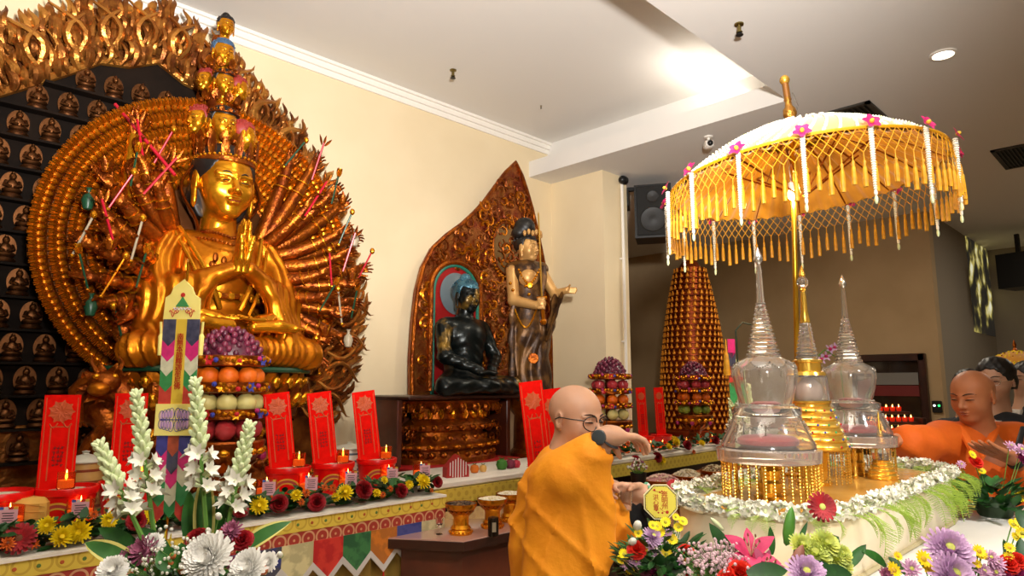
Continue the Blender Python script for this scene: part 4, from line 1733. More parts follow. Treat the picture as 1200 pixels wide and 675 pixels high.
def bucket(loc, label, r=.115, h=.20):
    t = thing('red_bucket', label, 'bucket', loc, -.5)
    MB().lathe([(r * .80, 0), (r * .80, .004), (r * .97, h - .03), (r * 1.02, h - .028), (r * 1.04, h - .004), (r * 1.02, h), (r * .95, h), (r * .93, h - .03), (0, h - .03)], 30, REDPL).obj('body', t)
    MB().lathe([(r * .93, h - .03), (r * .6, h - .012), (0, h - .006)], 24, mat('rice grains', '#e6dcc4', .8, 0, '#cfc2a4', 60, .5, 200)).obj('rice', t)
    lb = MB()
    a = np.linspace(.0, PI, 22)
    for (r0, r1, m) in ((.070, .078, mat('label gold', '#d9a83a', .5)), (.057, .070, mat('label rose', '#b0413c', .5)), (.050, .057, MATS['label gold'])):
        P0 = [(r0 * math.cos(q), .035 + 1.0 * r0 * math.sin(q)) for q in a]
        P1 = [(r1 * math.cos(q), .035 + 1.0 * r1 * math.sin(q)) for q in a]
        G = []
        for (x0, z0), (x1, z1) in zip(P0, P1):
            row = []
            for x, z in ((x0, z0), (x1, z1)):
                rr_ = r * (.80 + .17 * z / (h - .03)) + .0015
                th = x / rr_
                row.append((rr_ * math.sin(th), -rr_ * math.cos(th), z))
            G.append(row)
        lb.sheet(np.array(G), m)
    lb.obj('round_label', t)
    return t


RZ = ALZ + .05
bucket_names = ['red bucket cut off at the left edge of the altar', 'red bucket with gold label at the far left',
                'red bucket behind the tuberose spray at left', 'red bucket nearest the fruit tower on its right',
                'middle red bucket right of the near fruit tower', 'red bucket at the right end of the main altar']
bx = [(2, 3.5), (80, 3.46), (150, 3.48), (337, 3.46), (390, 3.46), (441, 3.46)]
BK = []
for (px, Y), lab in zip(bx, bucket_names):
    p = onY(px, 560, Y)
    bucket((p[0], Y, RZ), lab, h=.165)
    BK.append((p[0], Y))
for (i, px, top, label, lean) in ((1, 58, 463, 'tall red tablet standing in the labelled bucket at the far left', 0), (2, 140, 461, 'red tablet partly hidden by the tuberoses at left', 0),
                                  (3, 324, 460, 'red tablet just right of the near fruit tower', -.13), (4, 374, 459, 'red tablet in the middle bucket right of the near fruit tower', -.13),
                                  (5, 426, 458, 'red tablet against the cream wall at the right end of the main altar', -.13)):
    x, Y = BK[i]
    pb = onY(px + 8, 560, Y + .02)
    zt = onY(px, top, Y)[2]
    tablet((pb[0] - .0, Y + .03, RZ + .150), -.35, .135, zt - RZ - .150, label, lean)
for i, (dx, dy) in ((1, (-.02, -.06)), (2, (.04, -.05)), (3, (.04, -.04)), (4, (.03, -.05)), (5, (.03, -.05))):
    x, Y = BK[i]
    candle((x + dx, Y + dy, RZ + .158), 'lit amber candle cup on the ' + bucket_names[i], 'candle cups on the red buckets', False)
for k, (px, where) in enumerate(((18, 'at the far left edge of the altar'), (100, 'in front of the labelled bucket at left'), (316, 'just right of the near fruit tower'), (365, 'before the middle red bucket'), (411, 'before the red bucket at the altar end'),
                                 (459, 'right of the last red bucket'), (497, 'at the right end of the main altar'))):
    Y = 3.33
    p = onY(px - 4, 575, Y)
    candle((p[0], Y, RZ + .03), 'lit candle cup with pink paper tag ' + where, 'candle cups with pink tags along the altar', True, -.45, r=.050, h=.095)
    s_ = MB().lathe([(.05, 0), (.05, .026), (.044, .029), (0, .0295)], 18, WOODD).obj('candle_stand', None, (p[0], Y, RZ))
    tag(s_, 'dark round stand under the candle ' + where, 'stand', 'stands under the tagged candles')

# lidded jars and the yellow box
def jar(loc, r, h, label, m, m2):
    t = thing('ceramic_jar', label, 'jar', loc)
    MB().lathe([(r * .9, 0), (r, .01), (r, h * .78), (r * .96, h * .82), (0, h * .82)], 28, m).obj('body', t)
    for z in (.12, .5, .68):
        MB().lathe([(r * 1.004, h * z), (r * 1.012, h * z + .006), (r * 1.004, h * z + .012)], 28, m2).obj('painted_band', t)
    bl_ = MB()
    for k in range(16):
        a = 2 * PI * k / 16
        for z in (.22, .32, .42):
            bl_.lathe([(.010, 0), (.007, .0015), (0, .002)], 6, m2, R=frame((math.cos(a), math.sin(a), 0)), t=(r * math.cos(a), r * math.sin(a), h * z))
    bl_.obj('painted_flowers', t)
    l = MB().lathe([(r * 1.08, h * .82), (r * 1.10, h * .84), (r * 1.0, h * .87), (r * .6, h * .91), (r * .18, h * .94), (r * .14, h * .96), (r * .2, h * .985), (0, h)], 28, mat('lid ceramic', '#cfd0bf', .3)).obj('lid', t)
    return t


p = onY(100, 540, 3.72)
jar((p[0], 3.72, RZ), .088, .29, 'lidded cream jar with painted bands behind the left red buckets', mat('jar ceramic', '#c9a05a', .35, 0, '#b98a48', 10), mat('jar paint', '#8a3a20', .4))
p = onY(410, 530, 3.80)
jar((p[0], 3.80, RZ), .10, .24, 'white lidded jar half hidden behind the altar end red bucket', mat('white ceramic', '#d9d4c4', .3), mat('jar blue', '#5a6a78', .4))
p = onY(36, 590, 3.42)
bxm = MB().box((0, 0, .07), (.15, .13, .14), mat('yellow paper wrap', '#d8a850', .6, 0, '#c99a44', 10), bev=.02)
for k in range(4):
    bxm.box((0, -.066, .03 + .03 * k), (.15, .003, .003), mat('paper crease', '#b88a3c', .6), rotm(0, .12 * (k - 1.5), 0))
tag(bxm.obj('wrapped_packet', None, (p[0], 3.43, RZ), -.5), 'yellow paper wrapped packet between the two leftmost red buckets', 'packet')

# flower garland along the altar edge
ga = thing('altar_flower_row', 'low row of yellow, red and orange flowers along the main altar edge', 'flowers', (0, 3.235, ALZ + .012))
fo = MB()
fr_ = random.Random(8)
for i in range(900):
    x = fr_.uniform(.45, 2.56)
    p = np.array((x, fr_.uniform(-.045, .085), fr_.uniform(.01, .10)))
    a = fr_.uniform(0, 2 * PI)
    fo.petal(p, (math.cos(a), math.sin(a) - .3, fr_.uniform(-.2, .9)), (0, -.4, 1), fr_.uniform(.04, .07), fr_.uniform(.026, .042), .1, GREEND if i % 3 else GREEN, n=3)
fo.obj('foliage', ga)['kind'] = 'stuff'
OUT = (-.25, -1, .45)
for px, py, kind, r in ((22, 633, 'g', .060), (55, 618, 'm', .035), (72, 632, 'm', .042), (93, 625, 'm', .048), (128, 612, 'm', .034), (40, 640, 'o', .022), (8, 640, 'o', .03), (110, 605, 'o', .02),
                        (160, 612, 'c', .04), (178, 606, 'm', .036), (282, 600, 'c', .036), (303, 595, 'm', .044), (327, 592, 'c', .043), (347, 583, 'm', .030), (352, 591, 'o', .022), (358, 580, 'o', .024), (371, 591, 'c', .046), (380, 574, 'o', .022),
                        (393, 585, 'm', .024), (404, 580, 'm', .044), (390, 574, 'o', .022), (426, 576, 'c', .050), (441, 580, 'm', .024), (448, 582, 'o', .02), (457, 575, 'o', .02), (470, 577, 'c', .040), (479, 570, 'm', .026), (450, 565, 'm', .022), (495, 567, 'm', .046), (512, 567, 'c', .036), (505, 577, 'o', .016)):
    Yf = 3.18 if kind in 'gmc' else 3.17
    p = onY(px, py - 2, Yf) - np.array((0, 3.235, ALZ + .012))
    d = _n(np.array(OUT) + (rq.uniform(-.3, .3), 0, rq.uniform(-.2, .3)))
    if kind == 'm':
        flower('chrysanthemum', 'mum_y', lambda: mum(.045, YEL, None, 74, 1), ga, p, d, s=r / .045)
    elif kind == 'c':
        flower('carnation', 'carn_r', lambda: carnation(.045, REDF, 2), ga, p, d, s=r / .045)
    elif kind == 'g':
        flower('gerbera', 'gerb_r', lambda: gerbera(.06, REDF, CENB), ga, p, d, s=r / .06)
    else:
        flower('button_flower', 'butt_o', lambda: mum(.022, ORANGEF, CENB, 34, 4), ga, p, d, s=r / .022)

# fruit towers
def fruit_mesh(kind):
    mb = MB()
    if kind == 'orange':
        mb.lathe([(0, -.050), (.02, -.048), (.042, -.032), (.053, 0), (.042, .033), (.018, .049), (.005, .047), (0, .046)], 18, mat('orange peel', '#ef7414', .45, 0, '#e8660c', 20, .2, 160))
        mb.lathe([(.007, .046), (.004, .051), (0, .051)], 6, STEM)
    elif kind == 'pear':
        mb.lathe([(0, -.050), (.022, -.047), (.046, -.028), (.053, 0), (.044, .030), (.022, .048), (.006, .046), (0, .044)], 18, mat('pale melon skin', '#e3d68a', .4, 0, '#d8ca7c', 12))
        mb.tube([(0, 0, .044), (.004, 0, .064)], .003, 5, CENB)
    elif kind == 'green':
        mb.lathe([(0, -.046), (.02, -.044), (.044, -.026), (.050, 0), (.042, .030), (.018, .045), (0, .042)], 18, mat('green mango skin', '#7a8f2e', .4, 0, '#95a23a', 9))
        mb.tube([(0, 0, .042), (.003, 0, .056)], .003, 5, CENB)
    else:
        mb.lathe([(0, -.046), (.018, -.048), (.042, -.032), (.053, .002), (.046, .032), (.022, .048), (.008, .042), (0, .036)], 18, mat('red apple skin', '#b02a30', .3, 0, '#c94a50', 9, coat=.3))
        mb.tube([(0, 0, .036), (.004, .002, .060)], .0025, 5, CENB)
    return mb


def grape_bunch(parent_loc, label, r=.17, h=.16, n=90, seed=1):
    t = thing('grape_bunch', label, 'grapes', parent_loc)
    rr = random.Random(seed)
    gm = [mat('red grape', '#6b2034', .25, 0, '#82304a', 20, coat=.3), mat('dark grape', '#4a1a2c', .25, 0, '#5e2438', 20, coat=.3)]
    gme = []
    for m in gm:
        o = MB().ell((0, 0, 0), (.0165, .0165, .019), m, seg=10, rings=7)
        me = bpy.data.meshes.new('grape')
        me.from_pydata(np.concatenate(o.v).tolist(), [], o.f)
        me.materials.append(m)
        me.polygons.foreach_set('use_smooth', [True] * len(me.polygons))
        gme.append(me)
    for i in range(n):
        u = (i + .5) / n
        z = h * u
        R_ = r * math.sqrt(max(0, 1 - u ** 1.6)) * (.95 if u < .9 else 1)
        a = i * 2.39996
        x, y = R_ * math.cos(a), R_ * math.sin(a) * .85
        link('grape', gme[i % 3 == 0], t, (x + rr.uniform(-.006, .006), y, z + .012 + rr.uniform(-.006, .006)))
    MB().lathe([(r * .85, .004), (r * .8, h * .4), (r * .45, h * .8), (0, h * .92)], 14, gm[1]).obj('grape_core', t)
    MB().tube([(0, 0, h * .8), (.01, 0, h * 1.1), (.03, 0, h * 1.16)], .004, 5, CENB).obj('stalk', t)
    return t


ORN = [mat('ornament magenta', '#b0286a', .4), mat('ornament blue', '#38409a', .4), mat('ornament red', '#c2202a', .4)]
FRUIT = {}
SPOT = {'near': 'near fruit tower', 'mid': 'middle fruit tower', 'far': 'far fruit tower'}


def fruit_tower(loc, which, kinds, r=.195, seed=1, n=4, gb=90):
    lab = {'near': 'tiered gold fruit stand topped with grapes on the main altar', 'mid': 'tiered gold fruit stand behind the man with glasses, against the cream pillar',
           'far': 'tiered gold fruit stand in front of the cone of small figures'}[which]
    t = thing('fruit_stand', lab, 'fruit stand', loc)
    MB().lathe([(.13, 0), (.14, .02), (.09, .05), (.06, .10), (.075, .14), (.16, .21), (r * 1.02, .27), (r * 1.05, .30), (r * 1.02, .31), (0, .31)], 32, GOLDR).obj('bowl', t)
    e = MB()
    for k in range(16):
        a = 2 * PI * k / 16
        e.ell((.185 * math.cos(a), .185 * math.sin(a), .255), (.03, .03, .022), GOLDB, seg=8, rings=6)
        e.petal((.10 * math.cos(a), .10 * math.sin(a), .15), (math.cos(a), math.sin(a), .9), (math.cos(a), math.sin(a), -.4), .10, .05, .2, GOLD)
        if k % 3 == 0:
            e.ell((.19 * math.cos(a), .19 * math.sin(a), .225), (.022, .022, .028), ORN[0], seg=8, rings=6)
    e.obj('bowl_ornament', t)
    for k in range(4):
        z = .31 + .137 * k
        if k:
            pl = MB()
            pl.lathe([(0, z - .030), (r * .90, z - .030), (r * 1.0, z - .024), (r * 1.02, z + .022), (r * .99, z + .026), (r * .96, z + .0), (0, z)], 36, GOLDR)
            pl.obj('tier', t)
            or_ = MB()
            rr = random.Random(seed * 10 + k)
            for i in range(44):
                a = 2 * PI * i / 44
                m = GOLDB if i % 4 else ORN[(i // 4) % 3]
                or_.ell((r * 1.025 * math.cos(a), r * 1.025 * math.sin(a), z + rr.uniform(-.014, .016)), (.014, .014, .014), m, seg=6, rings=5)
            for i in range(9):
                a = 2 * PI * (i + .5 * (k % 2)) / 9
                F = frame((math.cos(a), math.sin(a), 0))
                for q_ in range(6):
                    b = 2 * PI * q_ / 6
                    or_.petal(np.array((r * 1.03 * math.cos(a), r * 1.03 * math.sin(a), z)), F[:, 0] * math.cos(b) + F[:, 1] * math.sin(b) + F[:, 2] * .2, F[:, 2], .03, .02, .1, ORN[i % 3] if i % 2 else GOLDB, n=3)
            or_.obj('tier_ornament', t)
        else:
            MB().lathe([(.05, .31), (.05, .31 + .137 * 3)], 12, GOLDR).obj('column', t)
    base = np.asarray(loc, float)
    # the visible front half of each ring of fruit
    for k, kind in enumerate(kinds):
        z = .31 + .137 * k + (0 if k else .0) + .054
        for i in range(n + 2):
            a = -2.35 + PI * (i - (n + 1) / 2) / (n + .5) * 1.10
            if kind not in FRUIT:
                o = fruit_mesh(kind).obj({'pear': 'pale_melon', 'green': 'green_fruit'}.get(kind, kind))
                FRUIT[kind] = o.data
            else:
                o = link({'pear': 'pale_melon', 'green': 'green_fruit'}.get(kind, kind), FRUIT[kind])
            o.location = (base + (( r - .062) * math.cos(a), (r - .062) * math.sin(a), z)).tolist()
            o.rotation_euler = (rq.uniform(-.3, .3), rq.uniform(-.3, .3), rq.uniform(0, 6))
            nm = {'pear': 'pale yellow melon', 'green': 'green fruit', 'orange': 'orange', 'apple': 'red apple'}[kind]
            tag(o, '%s %s from left, %s tier of %s' % (ORD[i], nm, ('lowest', 'second', 'third')[k], SPOT[which]), 'fruit', nm + 's on the ' + SPOT[which])
    grape_bunch(base + (0, 0, .31 + .137 * 3 + .0), 'heap of purple grapes on top of the ' + SPOT[which], r * .88, .16, gb, seed)


p = onY(262, 540, 3.63)
fruit_tower((p[0], 3.63, RZ), 'near', ('apple', 'pear', 'orange'), seed=1)
p = onY(716, 505, 3.95)
fruit_tower((p[0], 3.95, 1.0), 'mid', ('pear', 'orange', 'apple'), seed=2, n=3, gb=80)
p = onY(812, 490, 4.0)
fruit_tower((p[0], 3.98, 1.0), 'far', ('green', 'orange', 'apple'), seed=3, n=3, gb=70)
# ================================================================ REAR ALTAR
def rough_stamp(mb, m, x0, x1, z0, z1, y, n, r, seed=0):
    """carved scroll relief: little curls strewn over a field of local x-z"""
    rr = random.Random(seed)
    for i in range(n):
        x, z = rr.uniform(x0, x1), rr.uniform(z0, z1)
        a0 = rr.uniform(0, 6.28)
        s = rr.choice((-1, 1))
        R_ = r * rr.uniform(.6, 1.3)
        pts = [(x + R_ * (1 - .75 * u) * math.cos(a0 + s * 5.2 * u), y - R_ * .35 * (1 - .4 * u), z + R_ * (1 - .75 * u) * math.sin(a0 + s * 5.2 * u)) for u in np.linspace(0, 1, 8)]
        mb.tube(pts, np.linspace(R_ * .10, R_ * .26, 8), 5, m)


cb = thing('altar_cabinet', 'red brown cabinet with carved gilt lotus pedestal under the black seated figure', 'cabinet', (3.83, 4.28, 0))
MB().box((0, .58, .77), (1.26, .04, 1.52), WOODR).obj('back_panel', cb)
for s in (-1, 1):
    MB().box((s * .61, .40, .77), (.05, .40, 1.52), WOODR, bev=.008).obj('side_panel', cb)
MB().box((0, .33, 1.54), (1.30, .60, .035), WOODD, bev=.01).obj('top_slab', cb)
MB().box((0, .33, .97), (1.22, .58, .06), mat('red step cloth', '#a01414', .6), bev=.01).obj('red_step', cb)
pd = MB()
pd.lathe([(.50, 1.0), (.50, 1.04), (.46, 1.06), (.44, 1.10), (.50, 1.12), (.50, 1.15), (.42, 1.17), (.36, 1.22), (.36, 1.25), (.44, 1.27), (.46, 1.31), (.42, 1.34), (.36, 1.36), (.34, 1.44), (.48, 1.47), (.56, 1.51), (.50, 1.525), (0, 1.525)], 40, GOLDR, sy=.55, t=(0, .33, 0))
pd.obj('carved_pedestal', cb)
for z, n, r, h, m, lean in ((1.455, 22, .50, .085, GOLDR, -.4), (1.40, 20, .37, .095, GOLDB, -.1), (1.29, 22, .46, .05, GOLDR, 0), (1.135, 24, .50, .04, GOLD, 0), (1.07, 24, .46, .05, GOLDR, 0), (1.20, 16, .37, .06, GOLDR, 0)):
    for k in range(n):
        a = 2 * PI * k / n
        if math.sin(a) > .25:
            continue
        MB().ell((0, 0, 0), (.032 * r / .42, .030, h / 2), m, seg=8, rings=6).tube([(0, -.024, h * .4), (.012, -.034, 0), (0, -.024, -h * .4)], .006, 5, GOLD).obj('carved_petal', cb, (r * math.cos(a), .33 + r * .55 * math.sin(a), z), rz=a + PI / 2)
sc = MB()
rough_stamp(sc, GOLDR, -.57, -.40, 1.05, 1.48, .28, 26, .034, 1)
rough_stamp(sc, GOLDR, .36, .57, 1.05, 1.48, .28, 26, .034, 2)
sc.obj('carved_scrolls', cb)

# mandorla with niche, leaning to its tall tip
M2Y = 4.86
m2 = thing('carved_mandorla', 'tall red and gilt carved backing panel with a pointed tip on the cream wall', 'mandorla', (0, M2Y, 0))
pxo = [(480, 466), (480, 420), (483, 375), (487, 340), (494, 312), (505, 291), (520, 277), (538, 264), (553, 250), (566, 236), (579, 218), (590, 203), (602, 191), (609, 206), (615, 224), (621, 245), (628, 275), (635, 310), (640, 350), (643, 400), (644, 466)]
oo = [onY(x, y, M2Y) for x, y in pxo]
ol = [(p[0], p[2]) for p in oo]
rg = mat('red gilt relief', '#7a3018', .35, .75, '#a0622a', 10, .5, 40)
MB().prism(ol, .05, rg, t=(0, 0, 0)).obj('panel', m2)
MB().tube([(x, -.03, z) for x, z in ol], .022, 8, GOLDR).obj('edge', m2)
sc = MB()
rr = random.Random(4)
OL = np.array(ol)
mid = OL.mean(0)


def inside(p, poly):
    c = False
    for i in range(len(poly)):
        a, b = poly[i], poly[i - 1]
        if (a[1] > p[1]) != (b[1] > p[1]) and p[0] < (b[0] - a[0]) * (p[1] - a[1]) / (b[1] - a[1]) + a[0]:
            c = not c
    return c


nc = onY(531, 345, M2Y)
for i in range(700):
    p = (rr.uniform(OL[:, 0].min(), OL[:, 0].max()), rr.uniform(1.55, OL[:, 1].max()))
    if not inside(p, [tuple(mid + (np.array(q_) - mid) * .94) for q_ in ol]):
        continue
    if abs(p[0] - nc[0]) < .30 and p[1] < nc[2] + .25:
        continue
    rough_stamp(sc, rr.choice((GOLDR, rg, GOLD)), p[0], p[0], p[1], p[1], -.02, 1, .065, i)
sc.obj('carved_scrolls', m2)
a = np.linspace(0, PI, 20)
nr = .27
arch = [(nc[0] + nr, 1.56)] + [(nc[0] + nr * math.cos(t_), nc[2] + nr * math.sin(t_)) for t_ in a] + [(nc[0] - nr, 1.56)]
MB().prism(arch, .01, mat('crimson niche', '#8f0f10', .5), t=(0, -.032, 0)).obj('niche', m2)
MB().tube([(x, -.045, z) for x, z in arch], .018, 8, mat('teal enamel', '#1f6a58', .4)).obj('niche_rim', m2)
MB().tube([(nc[0] + (x - nc[0]) * 1.13, -.045, z + .03) for x, z in arch], .030, 8, GOLDR).obj('niche_frame', m2)
MB().lathe([(0, 0), (.19, 0), (.20, .012), (.17, .02), (0, .022)], 28, mat('grey halo disc', '#6d7a80', .3, .3), R=rotm(PI / 2), t=(nc[0], -.04, nc[2])).obj('halo_disc', m2)
hb = onY(590, 292, M2Y)
bd = MB()
for k in range(44):
    t_ = 2 * PI * k / 44
    bd.ell((hb[0] + .22 * math.cos(t_), -.045, hb[2] + .30 * math.sin(t_)), .015, GOLD, seg=6, rings=5)
bd.tube([(hb[0] + .19 * math.cos(t_), -.045, hb[2] + .27 * math.sin(t_)) for t_ in np.linspace(0, 2 * PI, 40)[:-1]], .012, 6, GOLDR, closed=True)
bd.obj('bead_oval', m2)
ov = [(hb[0] + .18 * math.cos(t_), hb[2] + .26 * math.sin(t_)) for t_ in np.linspace(0, 2 * PI, 28)[:-1]]
MB().prism(ov, .012, mat('oval gilt', '#5e4322', .35, .8), t=(0, -.035, 0)).obj('oval_panel', m2)

# the black seated figure
BM = mat('black bronze with worn gilding', '#101514', .30, .5, '#8a6a2a', 3.2, .1, 30, contrast=(.60, .66))
BH = mat('blue grey patina', '#274652', .35, .4, '#4d8296', 5)
bq = onY(547, 457, 4.50)
bb = thing('seated_buddha_statue', 'black bronze seated figure with worn gilding in the red niche', 'statue', (bq[0], 4.52, 1.56))
bb.scale = (1.08,) * 3
q = SDF((-.46, -.46, -.02), (.46, .26, .80), .010)
q.ell((0, 0, .09), (.27, .2, .11), k=.04)
q.cone((0, .03, .1), (0, .02, .46), .155, .165, k=.05)
q.ell((0, 0, .47), (.20, .13, .14), k=.04)
q.cone((-.17, .03, .55), (.17, .03, .55), .075, .075, k=.05)
q.cone((0, .02, .56), (0, 0, .72), .07, .065, k=.04)
for s in (-1, 1):
    q.cone((s * .12, 0, .08), (s * .36, -.18, .065), .11, .075, k=.04)
    q.cone((s * .36, -.18, .065), (-s * .04, -.31, .07), .07, .05, k=.03)
    q.chain([(s * .22, .03, .54), (s * .27, -.06, .30), (s * .07, -.24, .19)], [.065, .055, .038], k=.03)
    q.ell((s * .04, -.27, .17), (.07, .04, .02), k=.02)
q.ripple(lambda x, y, z: .0035 * np.sin(70 * z + 45 * np.abs(x + .1)) * np.clip((.5 - z) / .1, 0, 1))
q.mesh(BM).obj('body', bb)
hm = MB()
hm.mb(scaled(buddha_head(.02).mesh(BM), .27), rotm(.08))
hd = hm.obj('head', bb, (0, -.01, .80))
MB().mb(scaled(ushnisha(BH, True), .275), rotm(.08)).obj('hair', hd)

# the standing painted figure with a sword
SKG = mat('painted gold flesh', '#c79a5c', .40, .35, '#b98a50', 6)
ROB = mat('dark painted robe', '#3a2414', .40, .35, '#6e4a22', 9, .15, 40, contrast=(.45, .6))
bo = W(622, 466, 6.45)
SBZ = 1.5
bs = thing('bodhisattva_statue', 'standing painted figure with topknot holding an upright sword', 'statue', bo)
bo = np.array(bo)


def B(px, py, dd=0):
    return W(px, py, 6.45 + dd) - bo


q = SDF(np.minimum(B(585, 470), B(680, 250)) - .25, np.maximum(B(585, 250), B(690, 470)) + .28, .012)
q.chain([B(617, 335), B(618, 358), B(619, 395), B(622, 463)], [.15, .15, .185, .21], k=.05)
q.ell(B(617, 322), (.17, .16, .15), k=.04)
q.cone(B(600, 316, .02), B(634, 316, .05), .075, .075, k=.05)
q.cone(B(617, 318), B(619, 292), .06, .055, k=.04)
q.ripple(lambda x, y, z: .007 * np.sin(42 * (x - y) + 5 * np.sin(6 * z)) * np.clip((.75 - z) / .2, 0, 1))
q.mesh(ROB).obj('robe', bs)
R0 = np.array(Matrix.Rotation(-PI / 4 + .95, 3, 'Z'))
hq = SDF((-.6, -.75, -.9), (.6, .7, .65), .022)
head(hq, 'buddha')
hm = MB()
hm.mb(scaled(hq.mesh(SKG), .265), R0)
hm.mb(scaled(face_lines(1), .265), R0)
hd = hm.obj('head', bs, B(618, 291, -.03))
h = MB()
h.mb(scaled(ushnisha(BLACKH, False), .275), R0)
tk = SDF((-.5, -.5, -.5), (.5, .5, .6), .03)
tk.ell((0, 0, .1), (.33, .36, .34), k=.02)
tk.ell((-.2, .1, -.1), (.2, .25, .2), k=.06)
tk.ell((.2, .1, -.1), (.2, .25, .2), k=.06)
h.mb(scaled(tk.mesh(BLACKH), .30), R0, (-.02, .02, .175))
h.obj('hair', hd)
dd_ = MB()
for k in range(9):
    a = -PI / 2 + (k - 4) * .3
    dd_.ell(R0 @ np.array((.125 * math.cos(a), .135 * math.sin(a), .125 + .012 * (k % 2))), (.018, .018, .03 if k != 4 else .05), GOLDB if k == 4 else SKG, seg=8, rings=6)
dd_.obj('diadem', hd)
fl_ = MB()
q = SDF(np.minimum(B(590, 400), B(690, 300)) - .2, np.maximum(B(590, 300), B(690, 400)) + .2, .008)
q.ell(B(619, 326, -.10), (.10, .09, .10), k=.03)                                          # bare chest
q.chain([B(600, 318, -.06), B(602, 352, -.16), B(628, 358, -.26)], [.062, .055, .038], k=.02)   # sword arm
q.ell(B(634, 356, -.27), (.045, .05, .05), k=.02)
for k in range(4):
    q.chain([B(631, 350 + 3.6 * k, -.29), B(637, 350 + 3.6 * k, -.30), B(638, 351 + 3.6 * k, -.25)], [.014, .014, .012], k=.008)
q.chain([B(634, 318, .04), B(650, 345, .0), B(664, 340, -.08)], [.058, .048, .030], k=.02)
for k in range(4):
    q.cone(B(664, 338 + 1.6 * k, -.08), B(676 - abs(k - 1), 337.5 + 2.0 * k, -.10), .014, .008, k=.01)
q.cone(B(664, 339, -.08), B(668, 334, -.12), .012, .009, k=.01)
q.mesh(SKG).obj('body', bs)
sw = MB()
sw.tube([B(635, 352, -.27), B(633, 300, -.27), B(631, 251, -.27), B(631, 248, -.27)], [.022, .022, .020, .004], 6, mat('old brass blade', '#c79a35', .35, .4), flat=.4)
sw.tube([B(635, 352, -.27), B(637, 374, -.27)], .018, 8, GOLD)
sw.ell(B(637, 377, -.27), .032, GOLD, seg=8, rings=6)
sw.tube([B(629, 350, -.27), B(641, 349, -.27)], .018, 6, GOLD)
sw.obj('sword', bs)
dr_ = MB()
for (p0, p1, p2, w) in ((B(598, 312, -.06), B(606, 352, -.12), B(610, 440, -.14), .055), (B(636, 312, -.04), B(632, 352, -.12), B(628, 445, -.16), .05),
                        (B(652, 345, -.02), B(648, 375, .0), B(636, 420, -.02), .07), (B(660, 341, -.06), B(652, 365, -.04), B(640, 400, -.08), .045), (B(604, 358, -.18), B(600, 390, -.12), B(604, 450, -.10), .05)):
    pts = [(1 - u) ** 2 * p0 + 2 * u * (1 - u) * p1 + u * u * p2 for u in np.linspace(0, 1, 14)]
    dr_.tube(pts, [w * (.7 + .5 * math.sin(u * 9) ** 2) for u in np.linspace(0, 1, 14)], 8, ROB, flat=.45)
dr_.obj('drapery', bs)
nk = MB()
P_ = [B(608 + 24 * k / 14, 316 + 16 * math.sin(PI * k / 14), -.16 - .03 * math.sin(PI * k / 14)) for k in range(15)]
for p_ in P_:
    nk.ell(p_, .013, GOLDB, seg=6, rings=5)
nk.tube(P_, .006, 5, GOLDB).obj('necklace', bs)
for (x, y) in ((601, 340), (598, 332), (620, 345), (616, 335)):
    MB().lathe([(.016, 0), (.014, .008), (.006, .014), (0, .015)], 10, GOLDB, R=frame(-FW), t=B(x, y, -.19)).obj('armlet_stud', bs)
MB().lathe([(.03, 0), (.022, .01), (0, .012)], 12, GOLDB, R=frame(-FW), t=B(621, 334, -.2)).obj('pendant', bs)
MB().lathe([(.045, 0), (.05, .004), (.045, .008), (.03, .006)], 16, GOLDR, R=frame(-FW), t=B(625, 420, -.20)).obj('robe_medallion', bs)
MB().tube([B(603 + 26 * u, 362 + 22 * math.sin(PI * u), -.22) for u in np.linspace(0, 1, 10)], .009, 6, GOLDB).obj('sash', bs)
# pedestal for it
p = MB().lathe([(.21, 0), (.21, .06), (.17, .10), (.16, .40), (.19, .44), (.21, .48), (.21, bo[2] - .96 - .02 + .02), (0, bo[2] - .96 + .0)], 28, GOLDR)
tag(p.obj('figure_pedestal', None, (bo[0], bo[1], .96)), 'gilt pedestal under the standing figure with the sword', 'pedestal')
# cabinet stands behind the table; a block carries the pedestal
tag(MB().box((0, 0, .47), (.40, .28, .94), WOODD, bev=.01).box((0, 0, .95), (.42, .30, .02), WOODR).obj('pedestal_block', None, (bo[0], bo[1], 0)), 'dark block behind the rear altar below the standing figure', 'block')

# the cone of small gilt figures
PG = onY(815, 490, 4.72)
pg = thing('buddha_cone', 'tall cone shaped tower of small lit gilt figures behind the far fruit tower', 'tower', (PG[0], 4.72, .99))
rows = 27
RB, RT_ = .47, .20
core = MB()
prof = [(RB + .05, 0), (RB + .05, .05)]
figs = []
dz = .080
for r_ in range(rows):
    u = r_ / rows
    R_ = RB * (1 - .56 * u ** 2.0) * 1.0
    z = .07 + dz * r_
    prof += [(R_ + .012, z), (R_ + .012, z + .010), (R_ - .03, z + .012), (R_ - .035, z + dz - .002)]
    n = int(2 * PI * R_ / .088)
    for k in range(n):
        a = 2 * PI * (k + .5 * (r_ % 2)) / n
        figs.append((R_ - .012, z + .012, a))
prof += [(.16, .07 + dz * rows), (.10, .07 + dz * rows + .10), (.03, .07 + dz * rows + .22), (0, .07 + dz * rows + .34)]
core.lathe(prof, 48, mat('red gilt tiers', '#7e2e10', .32, .7, '#a04818', 8))
core.obj('tiers', pg)
sf = MB()
amb = mat('glowing gilt figure', '#d98a24', .28, .45, emit='#ff9a30', estr=.12)  # light of the niches put into the figures as a weak glow
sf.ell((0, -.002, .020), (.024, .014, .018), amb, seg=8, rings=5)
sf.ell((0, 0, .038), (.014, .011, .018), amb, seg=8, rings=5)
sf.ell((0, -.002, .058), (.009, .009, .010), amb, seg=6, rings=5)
sf.prism([(.030 * math.cos(t_), .034 + .034 * math.sin(t_)) for t_ in np.linspace(-.9, PI + .9, 12)], .006, GOLDR, t=(0, .014, 0))
cdir = math.atan2(-4.72, -PG[0])
